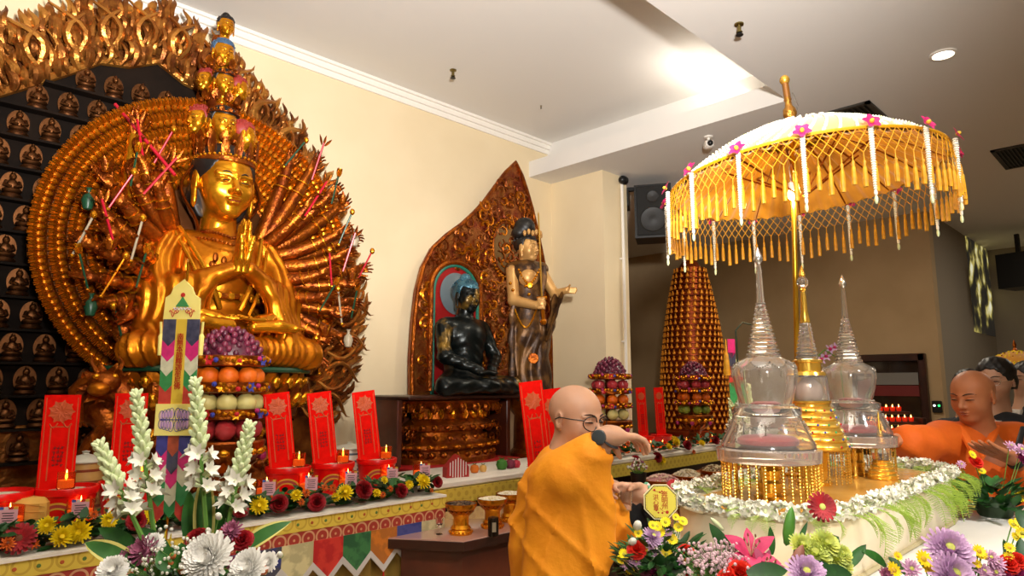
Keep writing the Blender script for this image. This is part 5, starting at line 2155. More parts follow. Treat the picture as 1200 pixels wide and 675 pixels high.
figs.sort(key=lambda f: -math.cos(f[2] - cdir) + .15 * abs(f[1] - .9))
me = None
rest = MB()
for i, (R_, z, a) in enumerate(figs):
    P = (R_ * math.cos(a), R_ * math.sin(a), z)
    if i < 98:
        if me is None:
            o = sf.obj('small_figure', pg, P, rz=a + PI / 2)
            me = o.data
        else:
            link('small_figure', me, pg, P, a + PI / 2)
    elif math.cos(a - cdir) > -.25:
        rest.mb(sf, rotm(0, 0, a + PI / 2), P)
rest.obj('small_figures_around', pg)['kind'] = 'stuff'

# candles, flowers and tablets along the rear altar
for i, px in enumerate((690, 702, 716, 733, 748, 762, 776, 790, 804, 819, 834, 850, 866)):
    p = onY(px, 500, 3.80 + .05 * (i % 2))
    candle((p[0], 3.80 + .05 * (i % 2), 1.0), '%s lit red candle cup from the left on the rear altar' % ORD[i], 'candle cups on the rear altar', False, r=.036, h=.085)
gb = thing('rear_altar_flower_row', 'row of dark leaves with yellow and red flowers along the rear altar edge', 'flowers', (0, 3.655, 1.0))
fo = MB()
fr_ = random.Random(9)
for i in range(420):
    p = np.array((fr_.uniform(4.3, 8.2), fr_.uniform(-.03, .07), fr_.uniform(.01, .10)))
    a = fr_.uniform(0, 2 * PI)
    fo.petal(p, (math.cos(a), math.sin(a) - .3, fr_.uniform(-.2, .9)), (0, -.4, 1), fr_.uniform(.05, .09), fr_.uniform(.03, .05), .1, GREEND if i % 3 else GREEN, n=3)
fo.obj('foliage', gb)['kind'] = 'stuff'
for px, py, kind, r in ((700, 530, 'c', .06), (722, 528, 'c', .05), (735, 520, 'o', .03), (755, 528, 'm', .045), (770, 536, 'c', .05), (783, 524, 'm', .04), (790, 518, 'm', .06), (805, 522, 'c', .05), (822, 520, 'm', .04),
                        (838, 516, 'c', .05), (850, 522, 'm', .045), (862, 514, 'o', .03), (700, 540, 'm', .05), (686, 540, 'c', .05), (775, 540, 'm', .045), (812, 530, 'o', .03), (620, 545, 'o', .03), (745, 540, 'c', .05)):
    p = onY(px, py, 3.60) - np.array((0, 3.655, 1.0))
    d = _n(np.array(OUT) + (rq.uniform(-.3, .3), 0, rq.uniform(-.2, .3)))
    key, mk, nm, r0 = {'m': ('mum_y', lambda: mum(.045, YEL, None, 74, 1), 'chrysanthemum', .045), 'c': ('carn_r', lambda: carnation(.045, REDF, 2), 'carnation', .045), 'o': ('butt_o', lambda: mum(.022, ORANGEF, CENB, 34, 4), 'button_flower', .022)}[kind]
    flower(nm, key, mk, gb, p, d, s=r / r0)

for px, top, lab, d in ((620, 446, 'tall red tablet directly behind the head of the man with glasses', 4.15), (641, 455, 'narrow edge of a second red tablet behind the man with glasses', 4.42)):
    b_ = W(px + 16, 560, d)
    zt = W(px, top, d)[2]
    bz = 1.02 if d < 4.3 else 1.02
    tablet((b_[0], b_[1], bz), -.45, .150, zt - bz, lab, -.12)
    bb_ = MB().lathe([(.085, 0), (.105, bz - TBZ - .03), (.11, bz - TBZ - .02), (.11, bz - TBZ), (0, bz - TBZ)], 24, REDPL)
    tag(bb_.obj('red_bucket', None, (b_[0], b_[1], TBZ)), 'red bucket behind the man with glasses under the ' + ('tall tablet' if d < 4.3 else 'narrow tablet'), 'bucket')
for px, lab in ((752, 'left one of two thin red tablets beside the middle fruit tower'), (773, 'right one of two thin red tablets before the figure cone')):
    p = onY(px + 4, 505, 3.93)
    zt = onY(px, 454, 3.93)[2]
    tablet((p[0], 3.95, 1.13), -.4, .115, zt - 1.13, lab, -.05)
    bb_ = MB().lathe([(.085, 0), (.105, .11), (.11, .115), (.11, .13), (0, .13)], 24, REDPL)
    tag(bb_.obj('red_bucket', None, (p[0], 3.95, 1.0)), 'red bucket holding the ' + lab.split(' thin')[0] + ' thin red tablets', 'bucket')

# ================================================================ ON THE SIDE TABLE
def gold_tray(loc, R_, H_, label, fill, fm, seed=0):
    t = thing('offering_bowl', label, 'offering bowl', loc)
    MB().lathe([(R_ * .72, 0), (R_ * .74, .01), (R_ * .60, H_ * .16), (R_ * .66, H_ * .2), (R_ * .5, H_ * .3), (R_ * .50, H_ * .55), (R_ * .62, H_ * .64), (R_ * .58, H_ * .68), (R_ * .9, H_ * .82), (R_ * 1.0, H_ * .9), (R_ * 1.02, H_), (R_ * .96, H_), (R_ * .9, H_ * .9), (0, H_ * .86)], 32, GOLDB).obj('bowl', t)
    e, e2 = MB(), MB()
    for k in range(18):
        a = 2 * PI * k / 18
        e.petal((R_ * .56 * math.cos(a), R_ * .56 * math.sin(a), H_ * .64), (math.cos(a), math.sin(a), 1.0), (math.cos(a), math.sin(a), -.3), R_ * .45, R_ * .3, .1, GOLD, n=3)
        e2.ell((R_ * .7 * math.cos(a), R_ * .7 * math.sin(a), .014), (R_ * .09,) * 3, GOLD, seg=6, rings=5)
    e.obj('chased_petals', t)
    e2.obj('foot_beads', t)
    f_ = MB()
    rr = random.Random(seed)
    for i in range(120):
        a, u = rr.uniform(0, 6.28), math.sqrt(rr.random()) * .88
        f_.ell((R_ * u * math.cos(a), R_ * u * math.sin(a), H_ * .93 + .35 * R_ * (1 - u * u) * fill), (.010, .007, .006), fm[i % len(fm)], rotm(rr.random(), 0, a), seg=6, rings=4)
    f_.lathe([(R_ * .92, H_ * .88), (R_ * .6, H_ * .93 + .2 * R_ * fill), (0, H_ * .93 + .32 * R_ * fill)], 16, fm[0])
    f_.obj('filling', t)['kind'] = 'stuff'
    return t


GR1 = [mat('brown grain', '#4a3424', .7), mat('tan grain', '#7a5c3c', .7), mat('dark grain', '#2e221a', .7)]
GR2 = [mat('white rice grain', '#ddd4bd', .7), mat('cream rice grain', '#cfc09a', .7)]
for px, py, d, lab, fm, k in ((540, 617, 3.87, 'gold footed bowl of brown offerings on the brown table', GR1, 1), (577, 616, 4.03, 'gold footed bowl of white rice beside the bowl of brown offerings', GR2, 2), (598, 612, 4.22, 'gold footed bowl half hidden by the orange robe on the brown table', GR2, 3)):
    p = W(px, py, d)
    gold_tray((p[0], p[1], TBZ), .088, .165, lab, .5, fm, k)
p = W(578, 622, 3.82)
t = thing('metal_can', 'small dark metal can at the front of the brown table', 'can', (p[0], p[1], TBZ))
MB().lathe([(.029, 0), (.030, .004), (.030, .092), (.028, .097), (.024, .095), (0, .095)], 24, mat('dark tin', '#3a332c', .25, .9)).obj('body', t)
MB().box((0, -.0305, .05), (.022, .001, .05), mat('can label', '#8d8068', .4)).obj('label', t, rz=-.6)
p = W(519, 617, 3.84)
t = thing('small_glass', 'small clear stemmed glass on the brown table left of the gold bowls', 'glass', (p[0], p[1] + .03, TBZ))
MB().lathe([(.020, 0), (.020, .002), (.004, .005), (.0035, .035), (.010, .042), (.020, .058), (.022, .085), (.0205, .085), (.0185, .058), (0, .045)], 20, GLASS).obj('bowl', t)
p = onY(534, 566, 3.74)
t = thing('house_shaped_box', 'small red and white house shaped card box behind the gold bowls', 'box', (p[0], p[1], 1.0), -.3)
MB().prism([(-.085, 0), (.085, 0), (.085, .07), (0, .155), (-.085, .07)], .08, mat('card red', '#a8241f', .6)).obj('card_body', t)
st_ = MB()
for k in range(7):
    st_.box((-.06 + .02 * k, -.0415, .06), (.006, .002, .09 + .02 * (3 - abs(k - 3))), WHITE)
st_.obj('white_stripes', t)
# small offerings in a row on the rear altar: fruit slices and sweets behind the bowls
for i, (px, py, c, r) in enumerate(((556, 560, '#d8741c', .035), (566, 556, '#e0b060', .03), (588, 560, '#3f7a2a', .045), (598, 566, '#7a2a44', .04), (605, 560, '#c2364a', .035))):
    p = onY(px, py, 3.80)
    nm = ('orange sweet', 'cream sweet', 'green leafy fruit', 'purple fruit', 'red fruit')[i]
    m_ = mat(nm, c, .5, 0, bump=.2)
    mb = MB().lathe([(0, 0), (r * .7, r * .1), (r, r * .8), (r * .8, r * 1.5), (r * .2, r * 1.8), (0, r * 1.7)], 16, m_)
    for k in range(4):
        mb.petal((0, 0, r * 1.7), (math.cos(k * 1.6), math.sin(k * 1.6), .3), (0, 0, 1), r * .8, r * .4, .3, GREEN, n=3)
    tag(mb.obj(nm.replace(' ', '_'), None, (p[0], 3.80, 1.0)), 'small ' + nm + ' on the white altar cloth left of the man with glasses', 'offering')

# ================================================================ ON THE OFFERING TABLE
OT = OZ + .008
gy = OY + .16
p = onY(748, 556, OY + .10)
t = thing('black_cup', 'black cup holding small white blossoms under the hand of the man with glasses', 'cup', (p[0], OY + .10, OT))
MB().lathe([(.042, 0), (.046, .01), (.058, .12), (.060, .13), (.055, .13), (.050, .11), (0, .11)], 24, BLACK).obj('cup', t)
sb = MB()
rr = random.Random(2)
for i in range(50):
    a, u = rr.uniform(0, 6.28), rr.random() ** .5
    e = np.array((.075 * u * math.cos(a), .075 * u * math.sin(a), .15 + .07 * (1 - u) + rr.uniform(0, .02)))
    sb.tube([(0, 0, .10), e], .0012, 3, STEM)
    sb.ell(e, .008, (WHT, MAUVE, WHT)[i % 3], seg=6, rings=4)
sb.obj('blossoms', t)['kind'] = 'stuff'
for i, (px, R_, fm, lab) in enumerate(((700, .10, GR2, 'gold rimmed tray of pale offerings nearest the man with glasses'), (776, .13, [mat('pink sweet', '#d8a0a0', .6), mat('pale sweet', '#e0c8b0', .6)], 'tray of pink sweets right of the black cup'),
                                      (806, .12, GR2, 'tray of white rice behind the octagonal sign'), (838, .12, [GR2[1], GR1[1]], 'tray of tan offerings at the far end of the offering table'))):
    if fm and fm[0] is None:
        fm = GR2
    p = onY(px, 560, gy)
    t = thing('offering_tray', lab, 'tray', (p[0], gy, OT))
    MB().lathe([(R_ * .8, 0), (R_ * .85, .006), (R_ * 1.05, .03), (R_ * 1.08, .034), (R_ * 1.04, .036), (R_ * .95, .016), (0, .012)], 28, GOLD).obj('dish', t)
    f_ = MB()
    rr = random.Random(i)
    for k in range(110):
        a, u = rr.uniform(0, 6.28), math.sqrt(rr.random()) * .9
        f_.ell((R_ * u * math.cos(a), R_ * u * math.sin(a), .026 + .05 * (1 - u * u)), (.013, .009, .008), fm[k % len(fm)], rotm(rr.random(), 0, a), seg=6, rings=4)
    f_.lathe([(R_ * .95, .02), (R_ * .5, .055), (0, .07)], 16, fm[0])
    f_.obj('offerings', t)['kind'] = 'stuff'
p = onY(714, 575, OY + .06)
t = thing('glass_bowl', 'clear glass bowl on the offering table above the fist of the man with glasses', 'bowl', (p[0], OY + .07, OT))
MB().lathe([(.03, 0), (.03, .004), (.012, .010), (.012, .03), (.04, .05), (.066, .09), (.070, .12), (.066, .12), (.062, .09), (.036, .055), (0, .05)], 24, GLASS).obj('bowl', t)
# ================================================================ THE STONE STAND WITH ITS STUPAS
TZ, BZ = 1.09, 1.27
BX0, BX1, BY0, BY1, BR = 1.90, 3.50, .735, 1.27, .255
marb = mat('cream stone', '#ece0c6', .28, 0, '#dcc9a4', 3, sss=.0)


def rrect(x0, x1, y0, y1, r, n=7):
    pts = []
    for cx, cy, a0 in ((x1 - r, y0 + r, -PI / 2), (x1 - r, y1 - r, 0), (x0 + r, y1 - r, PI / 2), (x0 + r, y0 + r, PI)):
        for k in range(n):
            a = a0 + PI / 2 * k / (n - 1)
            pts.append((cx + r * math.cos(a), cy + r * math.sin(a)))
    return pts


ss = thing('stone_stand', 'round cornered cream stone stand carrying the clear stupas', 'stand', (0, 0, TZ))
mb = MB()
base = rrect(BX0, BX1, BY0, BY1, BR)
mid_ = np.array(((BX0 + BX1) / 2, (BY0 + BY1) / 2))
lv = []
for z, s in ((0, 0), (.006, .004), (BZ - TZ - .012, .002), (BZ - TZ, -.010)):
    lv.append([(x + s * (1 if x > mid_[0] else -1), y + s * (1 if y > mid_[1] else -1), z) for x, y in base])
n_ = len(base)
f = [tuple(range(n_ - 1, -1, -1)), tuple(3 * n_ + i for i in range(n_))]
for k in range(3):
    for i in range(n_):
        j = (i + 1) % n_
        f.append((k * n_ + i, k * n_ + j, (k + 1) * n_ + j, (k + 1) * n_ + i))
mb.add(np.concatenate(lv), f, marb)
mb.obj('body', ss)
slab([(mid_[0] + (x - mid_[0]) * .93, mid_[1] + (y - mid_[1]) * .82) for x, y in base], BZ - TZ, BZ - TZ + .004, mat('golden stand top', '#c99a4c', .25, .2, '#b98638', 6), 'top_inlay', ss)
MB().tube([(x, y, .008) for x, y in rrect(BX0 - .006, BX1 + .006, BY0 - .006, BY1 + .006, BR)], .008, 6, mat('joint cord', '#b5a680', .7), closed=True).obj('base_cord', ss)
ZT = BZ + .005

CRY = mat('clear crystal', '#fffdf8', .02, 0, trans=.94, ior=1.22, coat=1)
SLAB = mat('clear slab', '#f3dccb', .05, 0, trans=.75, ior=1.2, coat=1)
GOLDY = mat('polished pale gold', '#f4c85c', .22, .82, '#eab848', 12)
SIL = mat('rhinestone silver', '#dcdad6', .18, .9)


def beads(n, R_, z0, h, parent, m, sy=1):
    prof = []
    k = int(h / .0100)
    for i in range(k):
        z = z0 - h * i / k
        prof += [(.0006, z), (.0029, z - h / k * .30), (.0029, z - h / k * .62), (.0006, z - h / k * .92)]
    prof = [(.0008, z0)] + prof + [(0, z0 - h)]
    prof = [(r_, z) for r_, z in prof][::-1]
    me = None
    for i in range(n):
        a = 2 * PI * i / n
        P = (R_ * math.cos(a), R_ * math.sin(a), 0)
        if me is None:
            o = MB().lathe(prof, 6, m).obj('bead_string', parent, P)
            me = o.data
        else:
            link('bead_string', me, parent, P)


def garland_swag(R0, z, n, drop, m, mb):
    for i in range(n):
        a0, a1 = 2 * PI * i / n, 2 * PI * (i + 1) / n
        for k in range(9):
            u = k / 8
            a = a0 + (a1 - a0) * u
            rr_ = R0(z - drop * math.sin(PI * u)) + .003
            mb.ell((rr_ * math.cos(a), rr_ * math.sin(a), z - drop * math.sin(PI * u)), .0032, m, seg=5, rings=4)
        rr_ = R0(z - drop * .7) + .003
        a = (a0 + a1) / 2
        for k in range(5):
            zz = z - drop - .007 * k
            mb.ell(((R0(zz) + .003) * math.cos(a), (R0(zz) + .003) * math.sin(a), zz), .0034, m, seg=5, rings=4)


def glass_stupa(loc, label, s=1.0):
    t = thing('crystal_stupa', label, 'stupa', loc)
    MB().lathe([(.150, .118), (.166, .122), (.168, .160), (.150, .166), (.0, .166)], 40, SLAB).obj('platform', t)
    bell = [(.152, .166), (.150, .180), (.126, .225), (.110, .262), (.108, .270), (.112, .276), (.112, .296), (.094, .302), (.084, .306)]
    MB().lathe(bell + [(.078, .304), (.104, .270), (.120, .225), (.143, .180), (.145, .168)], 40, CRY).obj('bell', t)
    dome = [(.082, .306), (.088, .322), (.098, .360), (.104, .400), (.103, .425), (.092, .446), (.064, .462), (.050, .468)]
    MB().lathe(dome + [(.046, .462), (.086, .440), (.097, .420), (.097, .400), (.091, .360), (.080, .322), (.075, .306)], 40, CRY).obj('dome', t)
    sp = [(.050, .468)]
    for k in range(13):
        z = .470 + .0135 * k
        r_ = .056 - .0031 * k
        sp += [(r_ * .82, z), (r_, z + .004), (r_, z + .008), (r_ * .82, z + .0125)]
    sp += [(.013, .650), (.012, .70), (.0085, .775), (.006, .79)]
    MB().lathe(sp, 28, CRY).obj('spire', t)
    fin = MB().lathe([(.005, .788), (.015, .800), (.016, .808), (.011, .824), (.003, .845), (0, .850)], 16, SIL)
    fin.obj('spire_tip', t)
    for z in (.650, .470, .306):
        r_ = {.650: .014, .470: .054, .306: .088}[z]
        fin = MB()
        for k in range(28):
            a = 2 * PI * k / 28
            fin.ell((r_ * math.cos(a), r_ * math.sin(a), z), .0032, SIL, seg=5, rings=4)
        fin.tube([(r_ * math.cos(q_), r_ * math.sin(q_), z) for q_ in np.linspace(0, 2 * PI, 29)[:-1]], .0012, 4, SIL, closed=True)
        fin.obj('jewelled_band', t)
    R0 = lambda z: float(np.interp(z, [.166, .18, .225, .262, .296, .306, .36, .40, .425, .446, .462], [.152, .150, .126, .110, .112, .082, .098, .104, .103, .092, .064]))
    for z, n, dp in ((.446, 10, .018), (.276, 8, .035)):
        sw_ = MB()
        garland_swag(R0, z, n, dp, SIL, sw_)
        sw_.obj('jewelled_swag', t)
    MB().lathe([(0, .168), (.085, .168), (.098, .176), (.098, .190), (.085, .200), (.04, .205), (0, .204)], 28, mat('crimson velvet', '#b01226', .7, sheen=.5)).obj('cushion', t)
    MB().lathe([(.0, .30), (.045, .302), (.05, .312), (.03, .318), (0, .318)], 20, MATS['crimson velvet']).obj('inner_cushion', t)
    beads(36, .152, .119, .112, t, GOLDY)
    for k in range(6):
        a = 2 * PI * (k + .3) / 6
        MB().lathe([(.010, 0), (.011, .008), (.006, .014), (.006, .100), (.010, .110), (.009, .118)], 10, GOLDY, t=(.135 * math.cos(a), .135 * math.sin(a), 0)).obj('leg', t)
    MB().lathe([(.05, 0), (.055, .010), (.035, .02), (.04, .05), (.03, .06), (.035, .09), (.02, .11), (0, .112)], 24, GOLDY).obj('inner_gold_base', t)
    return t


def W2(px, py, d):
    p = W(px, py, d)
    return (p[0], p[1], ZT)


glass_stupa(W2(903, 580, 2.31), 'tall clear crystal stupa with red cushion, nearest on the stone stand')
glass_stupa(W2(1003, 556, 2.90), 'tall clear crystal stupa with silver tipped spire, at the far end of the stone stand')
GSP = W2(955, 567, 2.62)
t = thing('golden_stupa', 'gold stupa with clear drum and jewelled gold skirt between the two clear stupas', 'stupa', GSP)
pr = [(.128, .130), (.134, .134)]
for k in range(6):
    r_ = .130 - .010 * k
    z = .136 + .026 * k
    pr += [(r_, z), (r_ + .004, z + .010), (r_ - .002, z + .022), (r_ - .008, z + .025)]
pr += [(.072, .292), (.070, .300), (.076, .304), (.076, .312), (0, .312)]
MB().lathe(pr, 40, GOLDY).obj('gold_skirt', t)
jw = MB()
JC = [mat('jewel blue', '#2a4fb8', .1, coat=1), mat('jewel green', '#1f9a5a', .1, coat=1), SIL, mat('jewel red', '#b8142a', .1, coat=1)]
for k in range(6):
    r_ = .133 - .010 * k
    for i in range(16):
        a = 2 * PI * (i + .5 * (k % 2)) / 16
        jw.ell((r_ * math.cos(a), r_ * math.sin(a), .147 + .026 * k), .0045, JC[(i + k) % 4], seg=6, rings=5)
jw.obj('jewels', t)
MB().lathe([(.070, .312), (.072, .320), (.068, .40), (.064, .408), (0, .408), (0, .402), (.060, .400), (.064, .32), (.062, .314)], 32, CRY).obj('clear_drum', t)
MB().lathe([(0, .313), (.04, .313), (.05, .33), (.045, .37), (.02, .395), (0, .40)], 20, mat('crystal core', '#e0c8c0', .1, .2)).obj('core', t)
pr = [(.066, .408), (.062, .420), (.050, .424), (.050, .455), (.056, .458), (.056, .466), (.046, .470)]
MB().lathe(pr + [(0, .470)], 28, GOLDY).obj('collar', t)
pr = [(.044, .470)]
for k in range(9):
    z, r_ = .472 + .0155 * k, .042 - .0026 * k
    pr += [(r_ * .85, z), (r_, z + .004), (r_, z + .009), (r_ * .85, z + .014)]
MB().lathe(pr + [(.018, .612), (0, .612)], 24, CRY).obj('ringed_spire', t)
MB().lathe([(.018, .610), (.020, .618), (.013, .66), (.011, .72), (.008, .735), (.014, .742), (.006, .75)], 20, GOLDY).obj('gold_spire', t)
MB().ell((0, 0, .772), (.022, .022, .024), CRY, seg=16, rings=10).obj('crystal_ball', t)
MB().lathe([(.010, .794), (.014, .80), (.010, .812), (.003, .835), (0, .842)], 14, GOLDY).obj('finial', t)
beads(32, .126, .132, .122, t, GOLDY)
MB().lathe([(.06, 0), (.065, .012), (.045, .02), (.05, .09), (.06, .12), (.124, .128), (.124, .132), (0, .132)], 24, GOLDY).obj('inner_gold_base', t)
t = thing('small_stupa', 'tiny gold and clear stupa in front of the far clear stupa', 'stupa', W2(1035, 563, 2.77))
pr = [(.055, 0), (.058, .006)]
for k in range(4):
    pr += [(.056 - .007 * k, .008 + .016 * k), (.058 - .007 * k, .016 + .016 * k), (.052 - .007 * k, .022 + .016 * k)]
MB().lathe(pr + [(.034, .074), (0, .074)], 24, GOLDY).obj('gold_base', t)
MB().lathe([(.034, .074), (.036, .09), (.037, .11), (.028, .128), (.018, .134), (0, .134)], 24, CRY).obj('clear_dome', t)
pr = [(.018, .134), (.020, .138)]
for k in range(7):
    pr += [(.016 - .0016 * k, .142 + .010 * k), (.018 - .0018 * k, .146 + .010 * k)]
MB().lathe(pr + [(.004, .215), (.003, .255), (0, .27)], 18, GOLDY).obj('spire', t)

# white jasmine garland round the stand's rim
gpath = rrect(BX0 - .01, BX1 + .01, BY0 - .01, BY1 + .01, BR + .01, 9)
gp = np.array(gpath + [gpath[0]])
sl = np.concatenate([[0], np.cumsum(np.linalg.norm(np.diff(gp, axis=0), axis=1))])


def along(u):
    d = u * sl[-1]
    return np.array((np.interp(d, sl, gp[:, 0]), np.interp(d, sl, gp[:, 1])))


jas = MB()
bl1 = MB()
for k in range(5):
    a = 2 * PI * k / 5
    bl1.petal((0, 0, 0), (math.cos(a), math.sin(a), .5), (0, 0, 1), .022, .016, .3, WHT, n=3, tip=.3)
bl1.ell((0, 0, .003), .006, BUDG, seg=5, rings=4)
rr = random.Random(3)
for i in range(1250):
    u = rr.random()
    p = along(u)
    th = rr.uniform(0, 2 * PI)
    q_ = along((u + .002) % 1) - p
    q_ = q_ / (np.linalg.norm(q_) + 1e-9)
    nrm = np.array((q_[1], -q_[0]))
    d = np.array((nrm[0] * math.cos(th), nrm[1] * math.cos(th), math.sin(th)))
    P = np.array((p[0], p[1], ZT + .014)) + d * rr.uniform(.005, .017) + np.array((0, 0, .004))
    if P[2] < ZT + .004 and th > PI and d[:2].dot(nrm) < .2:
        P[2] = ZT + .008
    jas.mb(bl1, frame(d + np.array([rr.uniform(-.4, .4) for _ in range(3)])) * rr.uniform(.7, 1.05), P)
tag(jas.obj('jasmine_garland'), 'thick white jasmine garland round the rim of the cream stone stand', 'garland')
# fern hanging under the garland
fe = thing('fern_trim', 'feathery green fern hanging below the jasmine garland on the stone stand', 'fern', (mid_[0], mid_[1], BZ))
fm_ = [fern(.17, k).obj('frond', fe).data for k in range(3)]
for o in list(fe.children):
    bpy.data.objects.remove(o)
for i in range(98):
    u = (i + rr.uniform(-.4, .4)) / 98
    p = along(u % 1)
    q_ = along((u + .002) % 1) - p
    q_ = q_ / (np.linalg.norm(q_) + 1e-9)
    nrm = np.array((q_[1], -q_[0]))
    if p[0] < 2.0 and p[1] > 1.0:
        continue
    o = link('frond', fm_[i % 3], fe, (p[0] + nrm[0] * .02 - mid_[0], p[1] + nrm[1] * .02 - mid_[1], .012))
    az = math.atan2(nrm[1], nrm[0]) + rr.uniform(-.7, .7) + (PI if i % 4 == 0 else 0)
    o.rotation_euler = (rr.uniform(-.3, .3), rr.uniform(.15, .75) if i % 4 else -.15, az)
    s_ = rr.uniform(.55, .95) * (.5 if p[0] < 2.05 else 1)
    o.scale = (s_,) * 3
for px, py, z, r, lab in ((963, 594, None, .040, 'open red gerbera at the near corner of the stone stand garland'), (1060, 571, None, .034, 'red gerbera seen edge on along the front of the garland'),
                          (1102, 556, None, .034, 'red gerbera at the far right corner of the garland'), (790, 571, None, .030, 'red flower behind the octagonal sign at the left end of the garland')):
    d_ = {963: 1.86, 1060: 2.47, 1102: 2.82, 790: 2.40}[px]
    p = W(px, py, d_)
    o = gerbera(r, REDF, CENG).obj('gerbera', None, p)
    dv = {963: (-.75, -.85, .35), 1060: (.35, -.9, .45), 1102: (.3, -.9, .5), 790: (-.9, -.2, .5)}[px]
    o.matrix_world = Matrix.Translation(Vector([float(v) for v in p])) @ Matrix(axis_R(dv, .4).tolist()).to_4x4()
    tag(o, lab, 'flower')

# ================================================================ THE GOLDEN UMBRELLA
UC = W(938, 212, 2.72)
tilt = Matrix.Rotation(math.radians(-2.6), 3, Vector([float(v) for v in RT])) @ Matrix.Rotation(math.radians(4.0), 3, Vector([float(-v) for v in FW]))
TL = np.array(tilt)
um = thing('ceremonial_umbrella', 'golden yellow ceremonial umbrella with jasmine covered top over the stupas', 'umbrella', (UC[0], UC[1], ZT))
UL = np.array((UC[0], UC[1], ZT))
UR, NR = .535, 16
CL = UC - UL      # rim centre in the umbrella's own frame


def U(r, a, z):
    return CL + TL @ np.array((r * math.cos(a), r * math.sin(a), z))


def rimr(a):
    k = (a / (2 * PI) * NR) % 1
    return UR * (1 - .022 * math.sin(PI * k))


def dome(u, a):
    """u 0 at the apex .. 1 at the rim"""
    return U(rimr(a) * u, a, .235 * (1 - u ** 1.75))


yel = mat('golden yellow silk', '#d08c0c', .5, 0, '#bd7c08', 10, sheen=.4)
GA = np.linspace(0, 2 * PI, 97)
MB().sheet(np.array([[dome(u, a) for u in np.linspace(.04, 1, 9)] for a in GA]), yel, th=.004).obj('canopy', um)
# pleated silk valance inside the rim
G = []
for i, a in enumerate(np.linspace(0, 2 * PI, 289)):
    w = .007 * math.sin(i * PI / 3)
    G.append([dome(u, a) - TL @ np.array((0, 0, .016 + w)) for u in np.linspace(.30, .985, 7)])
MB().sheet(np.array(G), yel, th=.002).obj('pleated_lining', um)
rb = MB()
for k in range(NR):
    a = 2 * PI * k / NR
    MB().tube([dome(u, a) - TL @ np.array((0, 0, .012)) for u in np.linspace(.05, .98, 7)], .005, 6, GOLDR).obj('rib', um)
for k in range(8):
    a = 2 * PI * (k + .25) / 8
    MB().tube([U(.02, a, -.06), U(.30, a, .115)], .004, 6, GOLDR).obj('strut', um)
foot = W(930, 440, 2.86) - UL
foot = np.array((foot[0], foot[1], 0.0))
apex = CL + TL @ np.array((0, 0, .235))
foot = foot + 0 * apex
MB().tube([foot, foot * .5 + apex * .5, apex], .011, 12, mat('gold pole', '#c99a28', .28, .8)).box(foot + (0, 0, .006), (.10, .10, .012), GOLDB, bev=.004).obj('pole', um)
# jasmine strings laid over the crown
jm = MB()
sd = MB().ell((0, 0, 0), (.0085, .0062, .0062), WHT, seg=6, rings=4)
sdg = MB().ell((0, 0, 0), (.0085, .005, .005), mat('jasmine stem tip', '#dfe0a8', .6), seg=6, rings=4)
ns = 60
for k in range(ns):
    a0 = 2 * PI * k / ns
    u = .14 + (.30 if k % 2 else 0) + (.18 if k % 4 == 2 else 0)
    i = 0
    while u < 1.005:
        a = a0 + .50 * (1 - u)
        p, p2 = dome(u, a), dome(u + .01, a0 + .50 * (1 - u - .01))
        jm.mb(sdg if i % 5 == 4 else sd, frame(p2 - p) @ np.array([[0, 1, 0], [0, 0, 1], [1, 0, 0]]).T, p + TL @ np.array((0, 0, .008)))
        u += .026
        i += 1
jm.obj('jasmine_cover', um)['kind'] = 'stuff'
# finial
ax_ = TL @ np.array((0, 0, 1))
fz = lambda z: apex + ax_ * z
RA = frame(ax_)
MB().lathe([(.058, -.012), (.060, .004), (.045, .016), (.024, .026), (.02, .03), (0, .03)], 24, yel, R=RA, t=apex).obj('silk_cap', um)
MB().lathe([(.017, .02), (.022, .03), (.018, .045), (.028, .06), (.026, .085), (.016, .10), (.013, .12), (.016, .13), (.012, .145), (0, .15)], 20, mat('chased bronze', '#8d5f24', .35, .85, '#b9863a', 30, .4, 60), R=RA, t=apex).obj('chased_finial', um)
MB().tube([fz(.14), fz(.16), fz(.205)], .014, 10, mat('dark finial wood', '#6e4416', .4, .3)).obj('finial_rod', um)
MB().ell(fz(.222), (.021, .021, .022), mat('old gold ball', '#b58a34', .35, .7), seg=16, rings=10).obj('finial_ball', um)
MB().tube([fz(.05) + (0, -.02, 0), fz(.10) + (.02, -.03, 0), fz(.16) + (.012, -.02, 0)], .0035, 6, GLASS).obj('glass_ornament', um)
# net fringe and tassels
net = MB()
NL = 96
cord = mat('golden cord', '#c98c0a', .5)
for i in range(NL):
    for s in (-1, 1):
        pts = []
        for k in range(5):
            a = 2 * PI * (i + s * k * .5) / NL
            rr_ = UR * (1.004 + .008 * k)
            pts.append(U(rr_, a, -.024 * k))
        net.tube(pts, .0016, 4, cord)
net.tube([U(UR * 1.003, a, 0) for a in np.linspace(0, 2 * PI, 97)[:-1]], .006, 6, cord, closed=True)
net.obj('net_fringe', um)
tm = MB().lathe([(.0015, 0), (.0022, -.030), (.0055, -.034), (.0062, -.042), (.004, -.047), (.0065, -.058), (.0085, -.098), (.0075, -.125), (0, -.125)], 8, mat('tassel gold', '#d4980e', .5, 0, '#b47c08', 40))
me = None
for i in range(NL):
    P = U(UR * 1.036, 2 * PI * i / NL, -.094)
    if me is None:
        o = tm.obj('tassel', um, P)
        me = o.data
    else:
        o = link('tassel', me, um, P)
    o.scale = (1, 1, 1 + .12 * math.sin(i * 1.7))
